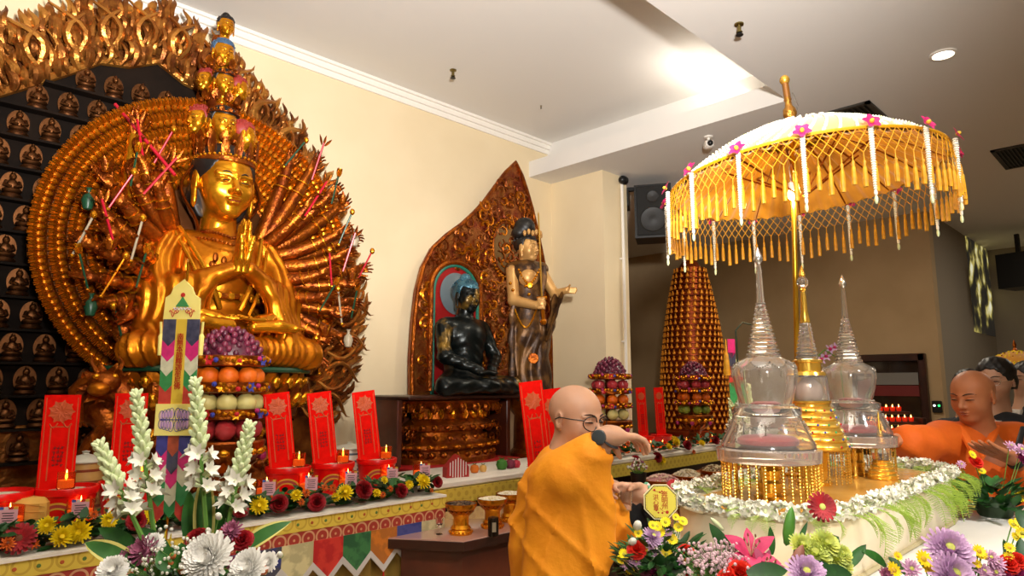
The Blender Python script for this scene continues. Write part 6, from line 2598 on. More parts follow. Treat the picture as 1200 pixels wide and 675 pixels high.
# lamp inside
lb_ = W(928, 228, 2.74)
t = thing('umbrella_bulb', 'small bright bulb glowing inside the golden umbrella', 'light bulb', lb_)
MB().ell((0, 0, 0), (.018, .018, .024), mat('bulb glow', '#ffe9b8', .3, emit='#ffe2a0', estr=20), seg=14, rings=10).obj('bulb', t)
MB().lathe([(.012, .018), (.013, .05), (.006, .055), (0, .055)], 12, WHITE).obj('socket', t)
MB().tube([(0, 0, .05), (.01, .01, .12), (CL + UL - lb_) * np.array((.8, .8, 0)) + np.array((0, 0, .19))], .003, 5, WHITE).obj('cable', t)
lamp('bulb_light', 'POINT', lb_ + np.array((0, 0, -.035)), 12, (1, .80, .45), .025)

# hanging jasmine strands with orchids
stm = MB()
for k in range(26):
    z = -.0085 * k - .012
    stm.ell((0, 0, z), (.010 - .00012 * k, .010 - .00012 * k, .0050), WHT, seg=8, rings=5)
stm.ell((0, 0, -.238), (.006, .006, .014), WHT, seg=6, rings=5)
tip_ = MB().ell((0, 0, -.262), (.006, .006, .016), BUDG, seg=6, rings=5)
side_ = MB().tube([(.016, .004, -.01), (.016, .004, -.13)], .0028, 6, GOLDB)
orc = MB()
for k in range(5):
    a = 2 * PI * k / 5 + .3
    orc.petal((0, 0, 0), (math.cos(a), math.sin(a), .35), (0, 0, 1), .034, .028, -.2, MAGENTA, n=4, tip=.3)
orc.ell((0, 0, .008), (.008, .008, .010), CEN, seg=8, rings=5)
md_s = {}
rel = [(k, math.atan2(*(TL @ np.array((math.cos(2 * PI * k / NR), math.sin(2 * PI * k / NR), 0)))[[1, 0]])) for k in range(NR)]
pos = []
for k in range(NR):
    a = 2 * PI * k / NR
    P = U(UR * 1.045, a, 0) + UL
    v = P - UC
    pos.append((k, float(v.dot(RT)), float(v.dot(FW)), P, a))
near = sorted([p for p in pos if p[2] < .02], key=lambda p: p[1])
far = sorted([p for p in pos if p[2] >= .02], key=lambda p: p[1])
first = None
for grp, nm in ((near, 'near'), (far, 'far')):
    for i, (k, x, y, P, a) in enumerate(grp):
        lab = 'white jasmine strand with magenta orchid, %s from left on the umbrella\'s %s rim' % (ORD[i], nm)
        if first is None:
            t = thing('hanging_garland', lab, 'garland', P, 0, 'jasmine strands round the golden umbrella')
            stm.obj('jasmine_strand', t)
            tip_.obj('bud_tip', t)
            side_.obj('bead_chain', t)
            o = orc.obj('orchid', t)
            first = t
        else:
            t = dup(first, P, 0, lab)
        for ch in t.children:
            if ch.name.startswith('orchid'):
                dv = np.array((math.cos(a), math.sin(a), .5))
                ch.matrix_local = Matrix.Translation((.004 * math.cos(a), .004 * math.sin(a), .004)) @ Matrix(axis_R(dv, i).tolist()).to_4x4()
# ================================================================ PEOPLE
SK1 = mat('fair skin', '#bd9074', .45, 0, '#b08468', 6, sss=.12)
SK2 = mat('tan skin', '#bd7a52', .45, 0, '#b06e47', 6, sss=.12)
ROBE1 = mat('saffron robe cloth', '#e8940e', .75, 0, '#df8608', 5, .12, 60)
ROBE2 = mat('orange robe cloth', '#e0670a', .75, 0, '#d65c06', 5, .12, 60)
SUIT = mat('black suit cloth', '#15161a', .8)
BROW = mat('dark brow hair', '#2a1a14', .8)
EYEW = mat('eye white', '#d9cfc4', .4)


def person_face(parent, c, R, size, m_lip='#a05848', lids=True):
    """brows, dark lash lines and lips laid on a placed head"""
    for s in (-1, 1):
        mb = MB().tube([R @ (size * np.array((s * (.050 + .20 * u), -.392 + .12 * u * u, .086 + .030 * math.sin(PI * u)))) + c for u in np.linspace(0, 1, 9)],
                       np.array([.5, .9, 1, 1, 1, .9, .8, .6, .3]) * .0052, 6, BROW, flat=.45)
        mb.obj('eyebrow', parent)
        e = MB().tube([R @ (size * np.array((s * (.072 + .15 * u), -.374 - .012 * math.sin(PI * u) + .05 * u * u, -.010 + .008 * math.sin(PI * u)))) + c for u in np.linspace(0, 1, 8)], np.array([.4, .9, 1.1, 1.2, 1.2, 1.0, .8, .4]) * .0105 * size, 6, BROW)
        e.obj('eye', parent)
    l = MB()
    l.ell(R @ (size * np.array((0, -.402, -.250))) + c, (.068 * size, .022 * size, .014 * size), mat('lips ' + m_lip, m_lip, .5), R)
    l.ell(R @ (size * np.array((0, -.398, -.292))) + c, (.060 * size, .024 * size, .018 * size), mat('lips ' + m_lip, m_lip, .5), R)
    l.obj('lips', parent)


# ---------------------------------------------------------------- the man with glasses
D1 = 2.60
o1 = W(672, 560, D1)
O1 = np.array((o1[0], o1[1], 0.0))
m1 = thing('person', 'shaven headed man in a saffron robe with glasses and a dark watch, reaching right', 'person', O1)


def A(px, py, d=D1):
    return W(px, py, d) - O1


H1 = A(677, 490)
R1 = rotm(0, 0, -.02) @ rotm(.13)
q = SDF(np.array((-.50, -.62, .80)), np.array((.55, .42, 1.78)), .0052)
head(Placed(q, R1, H1, .245), 'man')
q.cone(H1 + (-.01, .02, -.06), A(655, 552, 2.62), .060, .075, k=.03)
q.ell(A(660, 590, 2.62), (.16, .16, .17), k=.05)
q.cone(A(662, 600, 2.62), A(662, 690, 2.62), .13, .14, k=.04)
sh, el, wr = A(650, 562, 2.52), A(668, 566, 2.36), A(713, 511, 2.30)
q.chain([sh, el, el * .35 + wr * .65, wr], [.06, .050, .040, .029], k=.03)
# right hand drooping from the wrist, fingers pinching down
hd_dir = A(745, 511, 2.36) - wr
Fh = frame(hd_dir, (0, 0, 1))
back = np.array((0, 0, 1.0))
Zl = hd_dir / np.linalg.norm(hd_dir)
Yl = back - Zl * back.dot(Zl)
Yl /= np.linalg.norm(Yl)          # back of the hand
Xl = np.cross(Yl, Zl)
P_ = Placed(q, np.column_stack([Xl, Yl, Zl]), wr, 1.05)
hand(P_, (.50, .50, .48, .44), .05, .35, side=1, thumb_in=.75)
q.cone(wr, wr + Zl * .03, .030, .030, k=.02)
# left arm, fist closed on a cup
s2, e2, w2 = A(690, 566, 2.74), A(780, 606, 2.72), A(754, 578, 2.56)
q.chain([s2, e2, w2], [.055, .045, .029], k=.02)
zl = A(726, 576, 2.54) - w2
zl /= np.linalg.norm(zl)
yl = FW * 1.0 + np.array((0, 0, .35))
yl = yl - zl * yl.dot(zl)
yl /= np.linalg.norm(yl)
P_ = Placed(q, np.column_stack([np.cross(yl, zl), yl, zl]), w2, 1.0)
hand(P_, (.62, .66, .7, .72), .02, .30, side=1, thumb_in=.7)
q.mesh(SK1).obj('body', m1)
person_face(m1, H1, R1, .245)

# glasses
gl = MB()
for s in (-1, 1):
    c = np.array((s * .150, -.43, -.012))
    pts = []
    for k in range(20):
        a = 2 * PI * k / 20
        pts.append(R1 @ (.245 * (c + np.array((.128 * math.cos(a), .030 * math.cos(a) ** 2 * 1 + .05 * (s * math.cos(a) > 0) * abs(math.cos(a)), .112 * math.sin(a))))) + H1)
    gl.tube(pts, .0022, 6, BLACK, closed=True)
    gl.tube([R1 @ (.245 * np.array(v)) + H1 for v in ((s * .275, -.375, .03), (s * .385, -.20, .03), (s * .405, .02, .025), (s * .39, .12, -.02))], .0024, 6, BLACK)
gl.tube([R1 @ (.245 * np.array((x, -.455, .02 + .02 * (1 - abs(x) / .03)))) + H1 for x in (-.03, 0, .03)], .0022, 6, BLACK)
go = gl.obj('glasses', m1)

# robe
q = SDF(np.array((-.62, -.66, .0)), np.array((.58, .52, 1.56)), .0105)
q.chain([A(654, 542, 2.63), A(652, 580, 2.61), A(652, 640, 2.60), A(652, 760, 2.62)], [.080, .140, .170, .165], k=.06)
q.cone(A(652, 760, 2.62), np.array((-.06, .04, .06)), .165, .19, k=.05)
q.chain([A(650, 556, 2.52), A(668, 560, 2.33), A(690, 534, 2.285)], [.085, .082, .052], k=.04)
q.cone(A(668, 564, 2.36), A(700, 526, 2.31), .074, .048, k=.03)
q.chain([A(668, 554, 2.72), A(694, 576, 2.74)], [.09, .085], k=.05)
for k in range(10):      # the wide sleeve hanging from the raised arm
    u = k / 9
    p0 = A(644 + 50 * u, 570 - 38 * u, 2.42 - .11 * u)
    p1 = A(632 + 82 * u, 730 - 85 * u, 2.40 - .06 * u)
    q.cone(p0, p1, .074 - .030 * u, .072 - .050 * u, k=.06)
for k in range(6):      # front flap ending in a point at the right
    u = k / 5
    q.cone(A(700 + 8 * u, 560 + 10 * u, 2.55), A(700 + 42 * u, 660 - 34 * u, 2.52), .045 - .02 * u, .030 - .018 * u, k=.035)
q.cone(el * .22 + wr * .78, wr + (wr - el) * .2, .043, .052, k=.0, op='sub')


def fold1(x, y, z):
    s_ = (x - y) * .7071
    zz = z - 1.36
    an = np.arctan2(s_ + .06, -zz + .08)
    rr_ = np.sqrt((s_ + .06) ** 2 + zz ** 2)
    rg_ = np.abs(np.sin(6.5 * an + 1.6 * np.sin(4 * rr_ + 1.5 * an)))
    f = -.020 * (1 - rg_) ** 3 * np.clip((rr_ - .05) / .25, 0, 1) + .006
    rg2 = np.abs(np.sin(9 * s_ + 8 * z + 2 * np.sin(6 * z + 4 * s_)))
    return f - .010 * (1 - rg2) ** 4 * np.clip((1.42 - z) / .1, 0, 1)


q.ripple(fold1)
q.mesh(ROBE1).obj('robe', m1)
col = MB()
for k, (dx, r_) in enumerate(((0, .010), (.012, .008))):
    col.tube([A(658, 541, 2.615) + v for v in [np.array(((.070 + dx) * math.cos(a), (.072 + dx) * math.sin(a), .012 - dx + .022 * math.sin(a + .6))) for a in np.linspace(0, 2 * PI, 26)[:-1]]], r_, 8, ROBE1, flat=1.5, closed=True)
col.obj('collar', m1)
sl = MB()
q = SDF(np.minimum(A(690, 660, 2.5), A(800, 560, 2.9)) - .2, np.maximum(A(690, 560, 2.5), A(800, 660, 2.9)) + .2, .010)
q.chain([A(700, 580, 2.75), A(772, 606, 2.74), A(764, 592, 2.62)], [.075, .062, .040], k=.03)
q.cone(A(720, 600, 2.72), A(740, 660, 2.72), .06, .07, k=.04)
q.cone(A(770, 608, 2.74), A(762, 640, 2.74), .055, .05, k=.04)
q.mesh(SUIT).obj('dark_sleeve', m1)
# watch
wa = thing('w', 'x', 'x')
bpy.data.objects.remove(wa)
wd_ = (wr - el) / np.linalg.norm(wr - el)
wc = wr - wd_ * .012
Fw = frame(wd_, (0, 0, 1))
wm = MB().tube([wc + Fw[:, 0] * .040 * math.cos(a) + Fw[:, 1] * .040 * math.sin(a) for a in np.linspace(0, 2 * PI, 24)[:-1]], .010, 8, mat('watch strap', '#25282b', .6), flat=.35, closed=True, up=wd_)
wo = wm.obj('wristwatch', m1)
out_ = -FW * .85 + np.array((0, 0, .5)) - RT * .2
out_ = out_ - wd_ * out_.dot(wd_)
out_ /= np.linalg.norm(out_)
MB().lathe([(.023, -.006), (.026, 0), (.025, .007), (.021, .009), (0, .009)], 24, mat('watch face', '#3a4043', .25), R=frame(out_), t=wc + out_ * .051).obj('watch_face', wo)
# jade bracelet on the left wrist
br = MB()
jd = mat('jade bead', '#5fae8c', .3)
zb = w2 - zl * .012
Fb = frame(zl)
for k in range(16):
    a = 2 * PI * k / 16
    br.ell(zb + (Fb[:, 0] * math.cos(a) + Fb[:, 1] * math.sin(a)) * .034, .0068, jd if k % 3 else mat('bead white', '#d8d4c8', .3), seg=8, rings=6)
br.obj('bead_bracelet', m1)
sh_ = MB()
for s in (-1, 1):
    sh_.ell((s * .10, -.10, .04), (.05, .13, .045), mat('grey shoe', '#5a5148', .7))
sh_.obj('shoes', m1)
# clear cup in the fist
cp = w2 + zl * .085 - yl * .040 + O1 + np.array((0, 0, -.045))
t = thing('hand_cup', 'small clear cup held in the left fist of the man with glasses', 'cup', cp)
MB().lathe([(.020, 0), (.022, .003), (.030, .085), (.0285, .085), (.020, .005), (0, .005)], 20, GLASS).obj('cup', t)

# ---------------------------------------------------------------- the man in the orange robe
D2 = 3.42
o2 = W(1147, 545, D2 + .06)
O2 = np.array((o2[0], o2[1], 0.0))
m2p = thing('person', 'shaven headed man in orange robe at far right, one palm open before him', 'person', O2)


def A2(px, py, d=D2):
    return W(px, py, d) - O2


H2 = A2(1139, 464)
R2 = rotm(0, 0, -1.90) @ rotm(.20)
q = SDF(np.array((-.55, -.50, .85)), np.array((.35, .55, 1.80)), .0055)
head(Placed(q, R2, H2, .248), 'man')
q.cone(H2 + (.01, .0, -.06), A2(1146, 512, 3.48), .062, .075, k=.03)
q.ell(A2(1147, 545, 3.49), (.15, .17, .17), k=.05)
q.cone(A2(1147, 560, 3.49), A2(1147, 640, 3.49), .13, .14, k=.04)
q.chain([A2(1106, 513, 3.46), A2(1078, 524, 3.34), A2(1052, 516, 3.30)], [.055, .046, .030], k=.02)
zl = A2(1040, 520, 3.28) - A2(1052, 516, 3.30)
zl /= np.linalg.norm(zl)
yl = np.array((0, 0, -1.0)) - zl * (-zl[2])
yl /= np.linalg.norm(yl)
hand(Placed(q, np.column_stack([np.cross(-yl, zl), -yl, zl]), A2(1052, 516, 3.30), 1.0), (.3,) * 4, .06, .5, side=-1)
w3 = A2(1188, 537, 3.18)
q.chain([A2(1192, 520, 3.48), A2(1208, 560, 3.30), w3], [.055, .046, .030], k=.02)
zl = A2(1150, 524, 3.15) - w3
zl /= np.linalg.norm(zl)
yl = np.array((0, 0, -1.0)) - FW * .4
yl = yl - zl * yl.dot(zl)
yl /= np.linalg.norm(yl)          # back of the hand faces down: palm up
hand(Placed(q, np.column_stack([np.cross(yl, zl), yl, zl]), w3, 1.12), (.12, .12, .14, .18), .08, .55, side=1, thumb_in=.35)
q.mesh(SK2).obj('body', m2p)
person_face(m2p, H2, R2, .248, '#8a4a3a')
stb = MB()
q = SDF(np.array((-.62, -.56, .0)), np.array((.44, .62, 1.60)), .0105)
q.chain([A2(1147, 520, 3.50), A2(1147, 560, 3.50), A2(1147, 640, 3.50)], [.11, .175, .20], k=.06)
q.cone(A2(1147, 640, 3.50), np.array((.0, .0, .08)), .20, .26, k=.05)
q.cone(A2(1104, 514, 3.47), A2(1192, 514, 3.50), .085, .085, k=.06)
q.chain([A2(1106, 516, 3.46), A2(1082, 522, 3.36), A2(1066, 518, 3.32)], [.088, .090, .084], k=.04)
q.chain([A2(1194, 520, 3.47), A2(1210, 562, 3.32), A2(1200, 548, 3.24)], [.085, .085, .065], k=.04)
q.cone(A2(1208, 565, 3.30), A2(1204, 600, 3.30), .08, .06, k=.04)


def fold2(x, y, z):
    s_ = (x - y) * .7071
    w = np.sin(3.1 * s_ + 2.3 * z)
    return (.009 * np.sin(26 * s_ + 14 * z + 4 * w) + .004 * np.sin(50 * z + 30 * s_ + 3 * w)) * np.clip((1.46 - z) / .12, 0, 1)


q.ripple(fold2)
q.mesh(ROBE2).obj('robe', m2p)
lp = MB()
for s in (-1, 1):
    pts = [A2(1147 + s * 22 - s * 24 * u, 500 + 44 * u, 3.42 - .11 * math.sin(PI * u * .6)) for u in np.linspace(0, 1, 9)]
    lp.tube(pts, [.014, .018, .02, .02, .02, .02, .018, .015, .008], 8, ROBE2, flat=.6)
lp.obj('robe_collar', m2p)
vs = MB().prism([(-.05, .10), (.05, .10), (0, -.03)], .02, SK2, rotm(0, 0, -PI / 4 - .3), A2(1145, 522, 3.335))
wb = MB().tube([w3 + frame(zl)[:, 0] * .036 * math.cos(a) + frame(zl)[:, 1] * .036 * math.sin(a) - zl * .01 for a in np.linspace(0, 2 * PI, 22)[:-1]], .014, 8, BLACK, closed=True, up=zl)
wb.obj('wristband', m2p)
bag = MB().tube([A2(1199, 500, 3.36), A2(1194, 520, 3.33), A2(1182, 530, 3.30)], [.012, .016, .012], 6, BLACK, flat=.4)
bag.obj('strap', m2p)


# ---------------------------------------------------------------- people behind
def suit_person(px, py, d, yaw, label, glasses=False, suit=True):
    hc = W(px, py, d)
    O = np.array((hc[0], hc[1], 0.0))
    t = thing('person', label, 'person', O)
    Hc = np.array((0, 0, hc[2]))
    R = rotm(0, 0, yaw) @ rotm(.05)
    q = SDF((-.30, -.32, hc[2] - .62), (.30, .32, hc[2] + .2), .009)
    head(Placed(q, R, Hc, .245), 'man')
    q.cone(Hc + (0, .02, -.08), Hc + (0, .03, -.22), .058, .07, k=.03)
    q.ell(Hc + (0, .03, -.40), (.15, .11, .2), R, k=.05)
    q.mesh(SK1).obj('body', t)
    person_face(t, Hc, R, .245)
    h = SDF((-.6, -.6, -.6), (.6, .7, .75), .028)
    h.ell((0, .10, .17), (.42, .46, .42), k=.02)
    h.ell((0, .22, -.05), (.40, .34, .36), k=.05)
    h.ell((0, -.30, -.12), (.34, .34, .40), k=.04, op='sub')
    h.box((0, -.1, -.5), (.6, .6, .28), rad=.02, k=.03, op='sub')
    h.ripple(lambda x, y, z: .012 * np.sin(40 * x + 9 * y) * np.cos(25 * z))
    MB().mb(scaled(h.mesh(BLACKH), .245), R, Hc).obj('hair', t)
    q = SDF((-.42, -.36, .0), (.42, .36, hc[2] - .10), .014)
    X_ = R[:, 0]
    z0 = hc[2]
    q.cone(X_ * -.17 + (0, 0, z0 - .29), X_ * .17 + (0, 0, z0 - .29), .085, .085, k=.06)
    q.ell((0, .0, z0 - .42), (.22, .14, .24), R, k=.05)
    q.ell((0, .0, z0 - .68), (.19, .13, .24), R, k=.05)
    for s in (-1, 1):
        q.chain([X_ * s * .215 + (0, 0, z0 - .32), X_ * s * .27 + (0, .02, z0 - .60), X_ * s * .26 + R @ np.array((0, -.10, 0)) + (0, 0, z0 - .85)], [.075, .06, .05], k=.03)
        q.chain([X_ * s * .09 + (0, 0, z0 - .85), X_ * s * .10 + (0, 0, z0 - 1.2), X_ * s * .10 + (0, 0, .06)], [.11, .08, .06], k=.03)
    q.cone(R @ np.array((0, -.12, 0)) + (0, 0, z0 - .24), R @ np.array((0, -.16, 0)) + (0, 0, z0 - .42), .05, .012, k=.01, op='sub')
    q.mesh(SUIT).obj('suit', t)
    c = MB()
    c.prism([(-.05, .02), (.05, .02), (.012, -.17), (-.012, -.17)], .02, WHITE, R, R @ np.array((0, -.108, 0)) + np.array((0, 0, z0 - .245)))
    c.tube([R @ np.array((.068 * math.cos(a), .03 + .072 * math.sin(a), -.205 - .02 * (math.sin(a) < -.5))) + (0, 0, z0) for a in np.linspace(0, 2 * PI, 22)[:-1]], .014, 6, WHITE, flat=1.6, closed=True)
    c.obj('shirt', t)
    if glasses:
        g = MB()
        for s in (-1, 1):
            g.tube([R @ (.245 * np.array((s * .15 + .12 * math.cos(a), -.43, .09 * math.sin(a) - .01))) + Hc for a in np.linspace(0, 2 * PI, 16)[:-1]], .0016, 5, SIL, closed=True)
            g.tube([R @ (.245 * np.array(v)) + Hc for v in ((s * .27, -.39, 0), (s * .39, -.1, 0), (s * .40, .05, 0))], .0016, 5, SIL)
        g.obj('glasses', t)
    return t


suit_person(1166, 446, 4.05, -1.75, 'black haired man in a black suit and glasses just behind the orange robed man', True)
suit_person(1136, 456, 4.75, -1.5, 'person in black of whom only the dark hair shows above the shaven head')
suit_person(1203, 444, 5.2, -2.3, 'dark haired person cut off by the right edge under the yellow umbrella')

# small yellow umbrella at the far right
p = W(1192, 436, 7.0)
t = thing('ceremonial_umbrella', 'small golden yellow umbrella at the right edge behind the suited people', 'umbrella', (p[0], p[1], 0))
z = p[2]
MB().lathe([(.30, z - .05), (.305, z), (.29, z + .06), (.22, z + .14), (.10, z + .20), (.03, z + .22), (0, z + .22), (0, z + .20), (.21, z + .12), (.28, z + .05), (.295, z - .05)], 32, MATS['golden yellow silk']).obj('canopy', t)
MB().tube([(0, 0, .0), (0, 0, z + .2)], .012, 8, GOLDR).lathe([(.14, 0), (.14, .02), (.02, .04), (0, .04)], 20, GOLDR).obj('pole', t)
MB().lathe([(.03, z + .22), (.012, z + .25), (.018, z + .28), (.004, z + .33), (0, z + .34)], 12, GOLDR).obj('finial', t)
g = MB()
for k in range(200):
    a, u = rnd.uniform(0, 6.28), rnd.uniform(.1, .95)
    g.ell((.29 * u * math.cos(a), .29 * u * math.sin(a), z + .215 - .16 * u ** 2), .011, YEL if k % 3 else GOLDB, seg=6, rings=4)
g.obj('beads', t)['kind'] = 'stuff'

# tiered red candle rack by the door
p = W(1053, 505, 7.2)
rk = thing('candle_rack', 'stepped dark rack of small red lamps in front of the far door', 'rack', (p[0], p[1], 0), -PI / 4)
rz0 = p[2]
for k in range(3):
    MB().box((0, .10 * k, rz0 - .03 + .105 * k), (.66 - .10 * k, .10, .03), WOODD, bev=.006).obj('shelf', rk)
for s in (-1, 1):
    MB().box((s * .28, .10, (rz0 + .15) / 2), (.04, .22, rz0 + .12), WOODD, bev=.006).obj('post', rk)
MB().box((0, .10, .03), (.66, .30, .06), WOODD, bev=.01).obj('foot', rk)
Rk = rotm(0, 0, -PI / 4)
lampm = mat('red lamp glass', '#c8200e', .15, 0, emit='#ff3010', estr=.35)
cme = None
for k in range(3):
    n = 9 - k * 2
    for i in range(n):
        P = np.array((p[0], p[1], 0)) + Rk @ np.array(((i - (n - 1) / 2) * .067, .10 * k, rz0 - .014 + .105 * k))
        lab = 'red lamp, %s from left on the %s tier of the candle rack' % (ORD[i], ('lowest', 'middle', 'top')[k])
        if cme is None:
            c_ = thing('candle_cup', lab, 'candle', P, 0, 'red lamps on the candle rack')
            MB().lathe([(.018, 0), (.024, .01), (.026, .045), (.023, .047), (.020, .02), (0, .02)], 14, lampm).obj('glass', c_)
            MB().lathe([(.0005, .022), (.007, .04), (.005, .055), (0, .075)], 8, FLAME).obj('flame', c_)
            cme = c_
        else:
            dup(cme, P, 0, lab)
# ================================================================ FLOWER ARRANGEMENTS
def arrangement(loc, label, pot_r, pot_h, m=None):
    t = thing('flower_arrangement', label, 'flowers', loc)
    MB().lathe([(pot_r * .7, 0), (pot_r * .8, .01), (pot_r, pot_h), (pot_r * .94, pot_h), (pot_r * .9, pot_h * .9), (0, pot_h * .9)], 24, m or mat('green pot', '#2c3f24', .6)).obj('pot', t)
    return t


def foliage(t, c, n, R_, H, seed, m=GREEND, m2=GREEN, L=.05):
    mb = MB()
    rr = random.Random(seed)
    c = np.asarray(c, float)
    for i in range(n):
        a = rr.uniform(0, 6.28)
        u = rr.random() ** .5
        p = c + np.array((R_ * u * math.cos(a), R_ * u * math.sin(a), rr.uniform(0, H) * (1 - .5 * u)))
        d = (math.cos(a), math.sin(a), rr.uniform(-.3, 1.0))
        mb.petal(p, d, (0, 0, 1), L * rr.uniform(.7, 1.4), L * rr.uniform(.4, .65), .15, m if i % 3 else m2, n=3)
    mb.obj('foliage', t)['kind'] = 'stuff'


KEYS = {
    'mumW': ('chrysanthemum', .05, lambda: mum(.05, mat('bright white petal', '#f6f4ee', .6), None, 170, 3)),
    'mumM': ('chrysanthemum', .03, lambda: mum(.03, MAUVE, None, 60, 4)),
    'mumL': ('chrysanthemum', .045, lambda: mum(.045, LAV, CENG, 150, 5)),
    'mumY': ('chrysanthemum', .045, lambda: mum(.045, LIMEF, CENG, 120, 6)),
    'mumP': ('chrysanthemum', .02, lambda: mum(.02, mat('pale pink petal', '#dcb0cf', .6), CENG, 40, 7)),
    'mumV': ('chrysanthemum', .03, lambda: mum(.03, mat('purple petal', '#8d1f5a', .6), None, 60, 8)),
    'car': ('carnation', .03, lambda: carnation(.03, REDF, 3)),
    'sca': ('carnation', .03, lambda: carnation(.03, SCAR, 4)),
    'yel': ('daisy', .016, lambda: daisy(.016, YEL, CEN)),
    'yelb': ('daisy', .018, lambda: daisy(.018, YEL, mat('greenish centre', '#a8a02a', .7), 16)),
    'ber': ('berry', .008, lambda: MB().ell((0, 0, 0), (.008, .008, .010), mat('hypericum berry', '#c9703a', .4), seg=10, rings=7).lathe([(0, .009), (.004, .010), (0, .013)], 6, STEM)),
    'bud': ('flower_bud', .012, lambda: MB().ell((0, 0, 0), (.009, .009, .015), WHT, seg=10, rings=7).lathe([(.004, -.018), (.009, -.010), (0, -.002)], 8, STEM)),
}


def put(t, O, lst, d0, spread=.35, fwd=1.0):
    for px, py, k, r_, *dd in lst:
        nm, r0, mk = KEYS[k]
        p = W(px, py, dd[0] if dd else d0) - O
        v = _n(-FW * fwd + np.array((0, 0, .75)) + RT * rq.uniform(-spread, spread) + np.array((0, 0, rq.uniform(-.2, .2))))
        flower(nm, k, mk, t, p, v, s=r_ / r0)
        stm_ = MB().tube([p - v * .004, p * .6 + np.array((0, 0, -.02)), p * .25 + np.array((0, 0, .0))], .0016, 4, STEM)
        stm_.obj('stem', t)


# ---- left foreground: tuberoses and the embroidered prayer banner
o = W(212, 690, 1.50)
PZ = 1.06
tag(MB().lathe([(.15, 0), (.15, .03), (.06, .06), (.05, .5), (.06, 1.0), (.13, 1.03), (.13, PZ), (0, PZ)], 24, WOODD).obj('flower_pedestal', None, (o[0], o[1], 0)), 'dark wooden pedestal under the tuberose arrangement at left', 'pedestal')
OL_ = np.array((o[0], o[1], PZ))
fa = arrangement(OL_, 'tall arrangement of white tuberoses and mixed flowers at the left front', .10, .12)
foliage(fa, (0, 0, .10), 170, .13, .11, 31, L=.05)
for i, (tx, ty, bx_, by, d) in enumerate(((160, 463, 184, 655, 1.50), (117, 522, 178, 655, 1.46), (229, 449, 244, 655, 1.47), (292, 500, 258, 655, 1.50))):
    P0, P1 = W(bx_, by, d) - OL_, W(tx, ty, d) - OL_
    H_ = np.linalg.norm(P1 - P0)
    st, fl = tuberose(H_ * (1 if i < 4 else .8), 40 + i)
    R = frame(P1 - P0, (0, 1, 0))
    s_ = MB().mb(st, R, P0).obj('tuberose_stem', fa)
    MB().mb(fl, R, P0).obj('tuberose_flowers', s_)
for (bx_, by, tx, ty, L, w, e, bend, d) in ((168, 668, 92, 628, .155, .042, CREAM, .5, 1.42), (170, 650, 108, 612, .13, .034, None, .4, 1.48), (240, 655, 241, 555, .19, .048, CREAM, .02, 1.52), (228, 655, 222, 585, .15, .04, None, .05, 1.55),
                                            (277, 650, 335, 608, .13, .040, CREAM, .4, 1.46), (262, 664, 318, 655, .105, .034, CREAM, .5, 1.44), (200, 650, 160, 618, .10, .034, None, .3, 1.47), (205, 668, 190, 645, .055, .045, None, .2, 1.40), (215, 672, 212, 640, .06, .045, None, .2, 1.40), (250, 640, 262, 590, .12, .03, None, .1, 1.53)):
    P0, P1 = W(bx_, by, d) - OL_, W(tx, ty, d) - OL_
    leaf(fa, P0, P1 - P0, L, w, GREEN if e is None else mat('variegated leaf', '#3c7030', .5, 0, '#2c5a26', 15), e, bend)
put(fa, OL_, ((247, 657, 'mumW', .052, 1.38), (294, 668, 'mumW', .040, 1.40), (133, 670, 'mumW', .030, 1.40), (180, 638, 'mumW', .022, 1.44), (172, 647, 'mumM', .034), (152, 655, 'mumM', .026), (272, 624, 'mumM', .024), (280, 662, 'mumM', .022),
              (266, 633, 'car', .028), (232, 634, 'car', .026), (285, 634, 'car', .022), (203, 652, 'ber', .008, 1.40), (214, 668, 'ber', .009, 1.40), (220, 632, 'ber', .008), (202, 660, 'ber', .008, 1.40), (308, 668, 'ber', .010, 1.42), (240, 668, 'mumV', .02, 1.40),
              (316, 660, 'mumW', .022, 1.44), (328, 650, 'bud', .008, 1.44), (256, 605, 'bud', .009), (244, 622, 'bud', .008)), 1.43)
sp_ = spray(3, 90, .06, WHT)
for (x, y) in ((185, 668), (222, 655)):
    o_ = MB().mb(sp_, None, W(x, y + 14, 1.42) - OL_).obj('baby_breath', fa)
    o_['kind'] = 'stuff'

# prayer banner in its own frame: x right, z up from its lowest tip, facing the camera
bo_ = W(196, 625, 1.56)
pb = thing('prayer_banner', 'narrow embroidered hanging banner with red characters among the tuberoses at left', 'banner', bo_, -PI / 4)
k_ = 1.56 / 795
X = lambda px: (px - 196) * k_ / 1.0
Z = lambda py: (625 - py) * k_ * 1.0
yb = mat('banner yellow silk', '#f4e486', .6, 0, '#ecd974', 12)
MB().tube([(X(192), .012, Z(640)), (X(194), .012, Z(480)), (X(196), .012, Z(320)), (X(197), .004, Z(308)), (X(199), -.004, Z(312)), (X(198), 0, Z(335))], .0022, 6, GOLDB).obj('pole', pb)
MB().lathe([(.03, -.10), (.03, -.085), (.006, -.08), (.004, .0), (0, .0)], 16, GOLDB, t=(X(192), .012, Z(648))).obj('foot', pb)
tp = MB().prism([(X(174), Z(381)), (X(175), Z(355)), (X(181), Z(351)), (X(184), Z(342)), (X(196), Z(333)), (X(206), Z(343)), (X(209), Z(351)), (X(216), Z(356)), (X(217), Z(381))], .005, yb).obj('top_panel', pb)
em = MB()
gr_, rd_, wt_ = mat('embroidery green', '#3f8a4c', .6), mat('embroidery red', '#c2281f', .6), mat('embroidery pale', '#d9d2e2', .6)
em.prism([(X(188), Z(366)), (X(196), Z(354)), (X(204), Z(366))], .002, gr_, t=(0, -.0035, 0))
em.lathe([(0, 0), (.0055, .001), (0, .0015)], 10, rd_, R=rotm(PI / 2), t=(X(196), -.003, Z(352)))
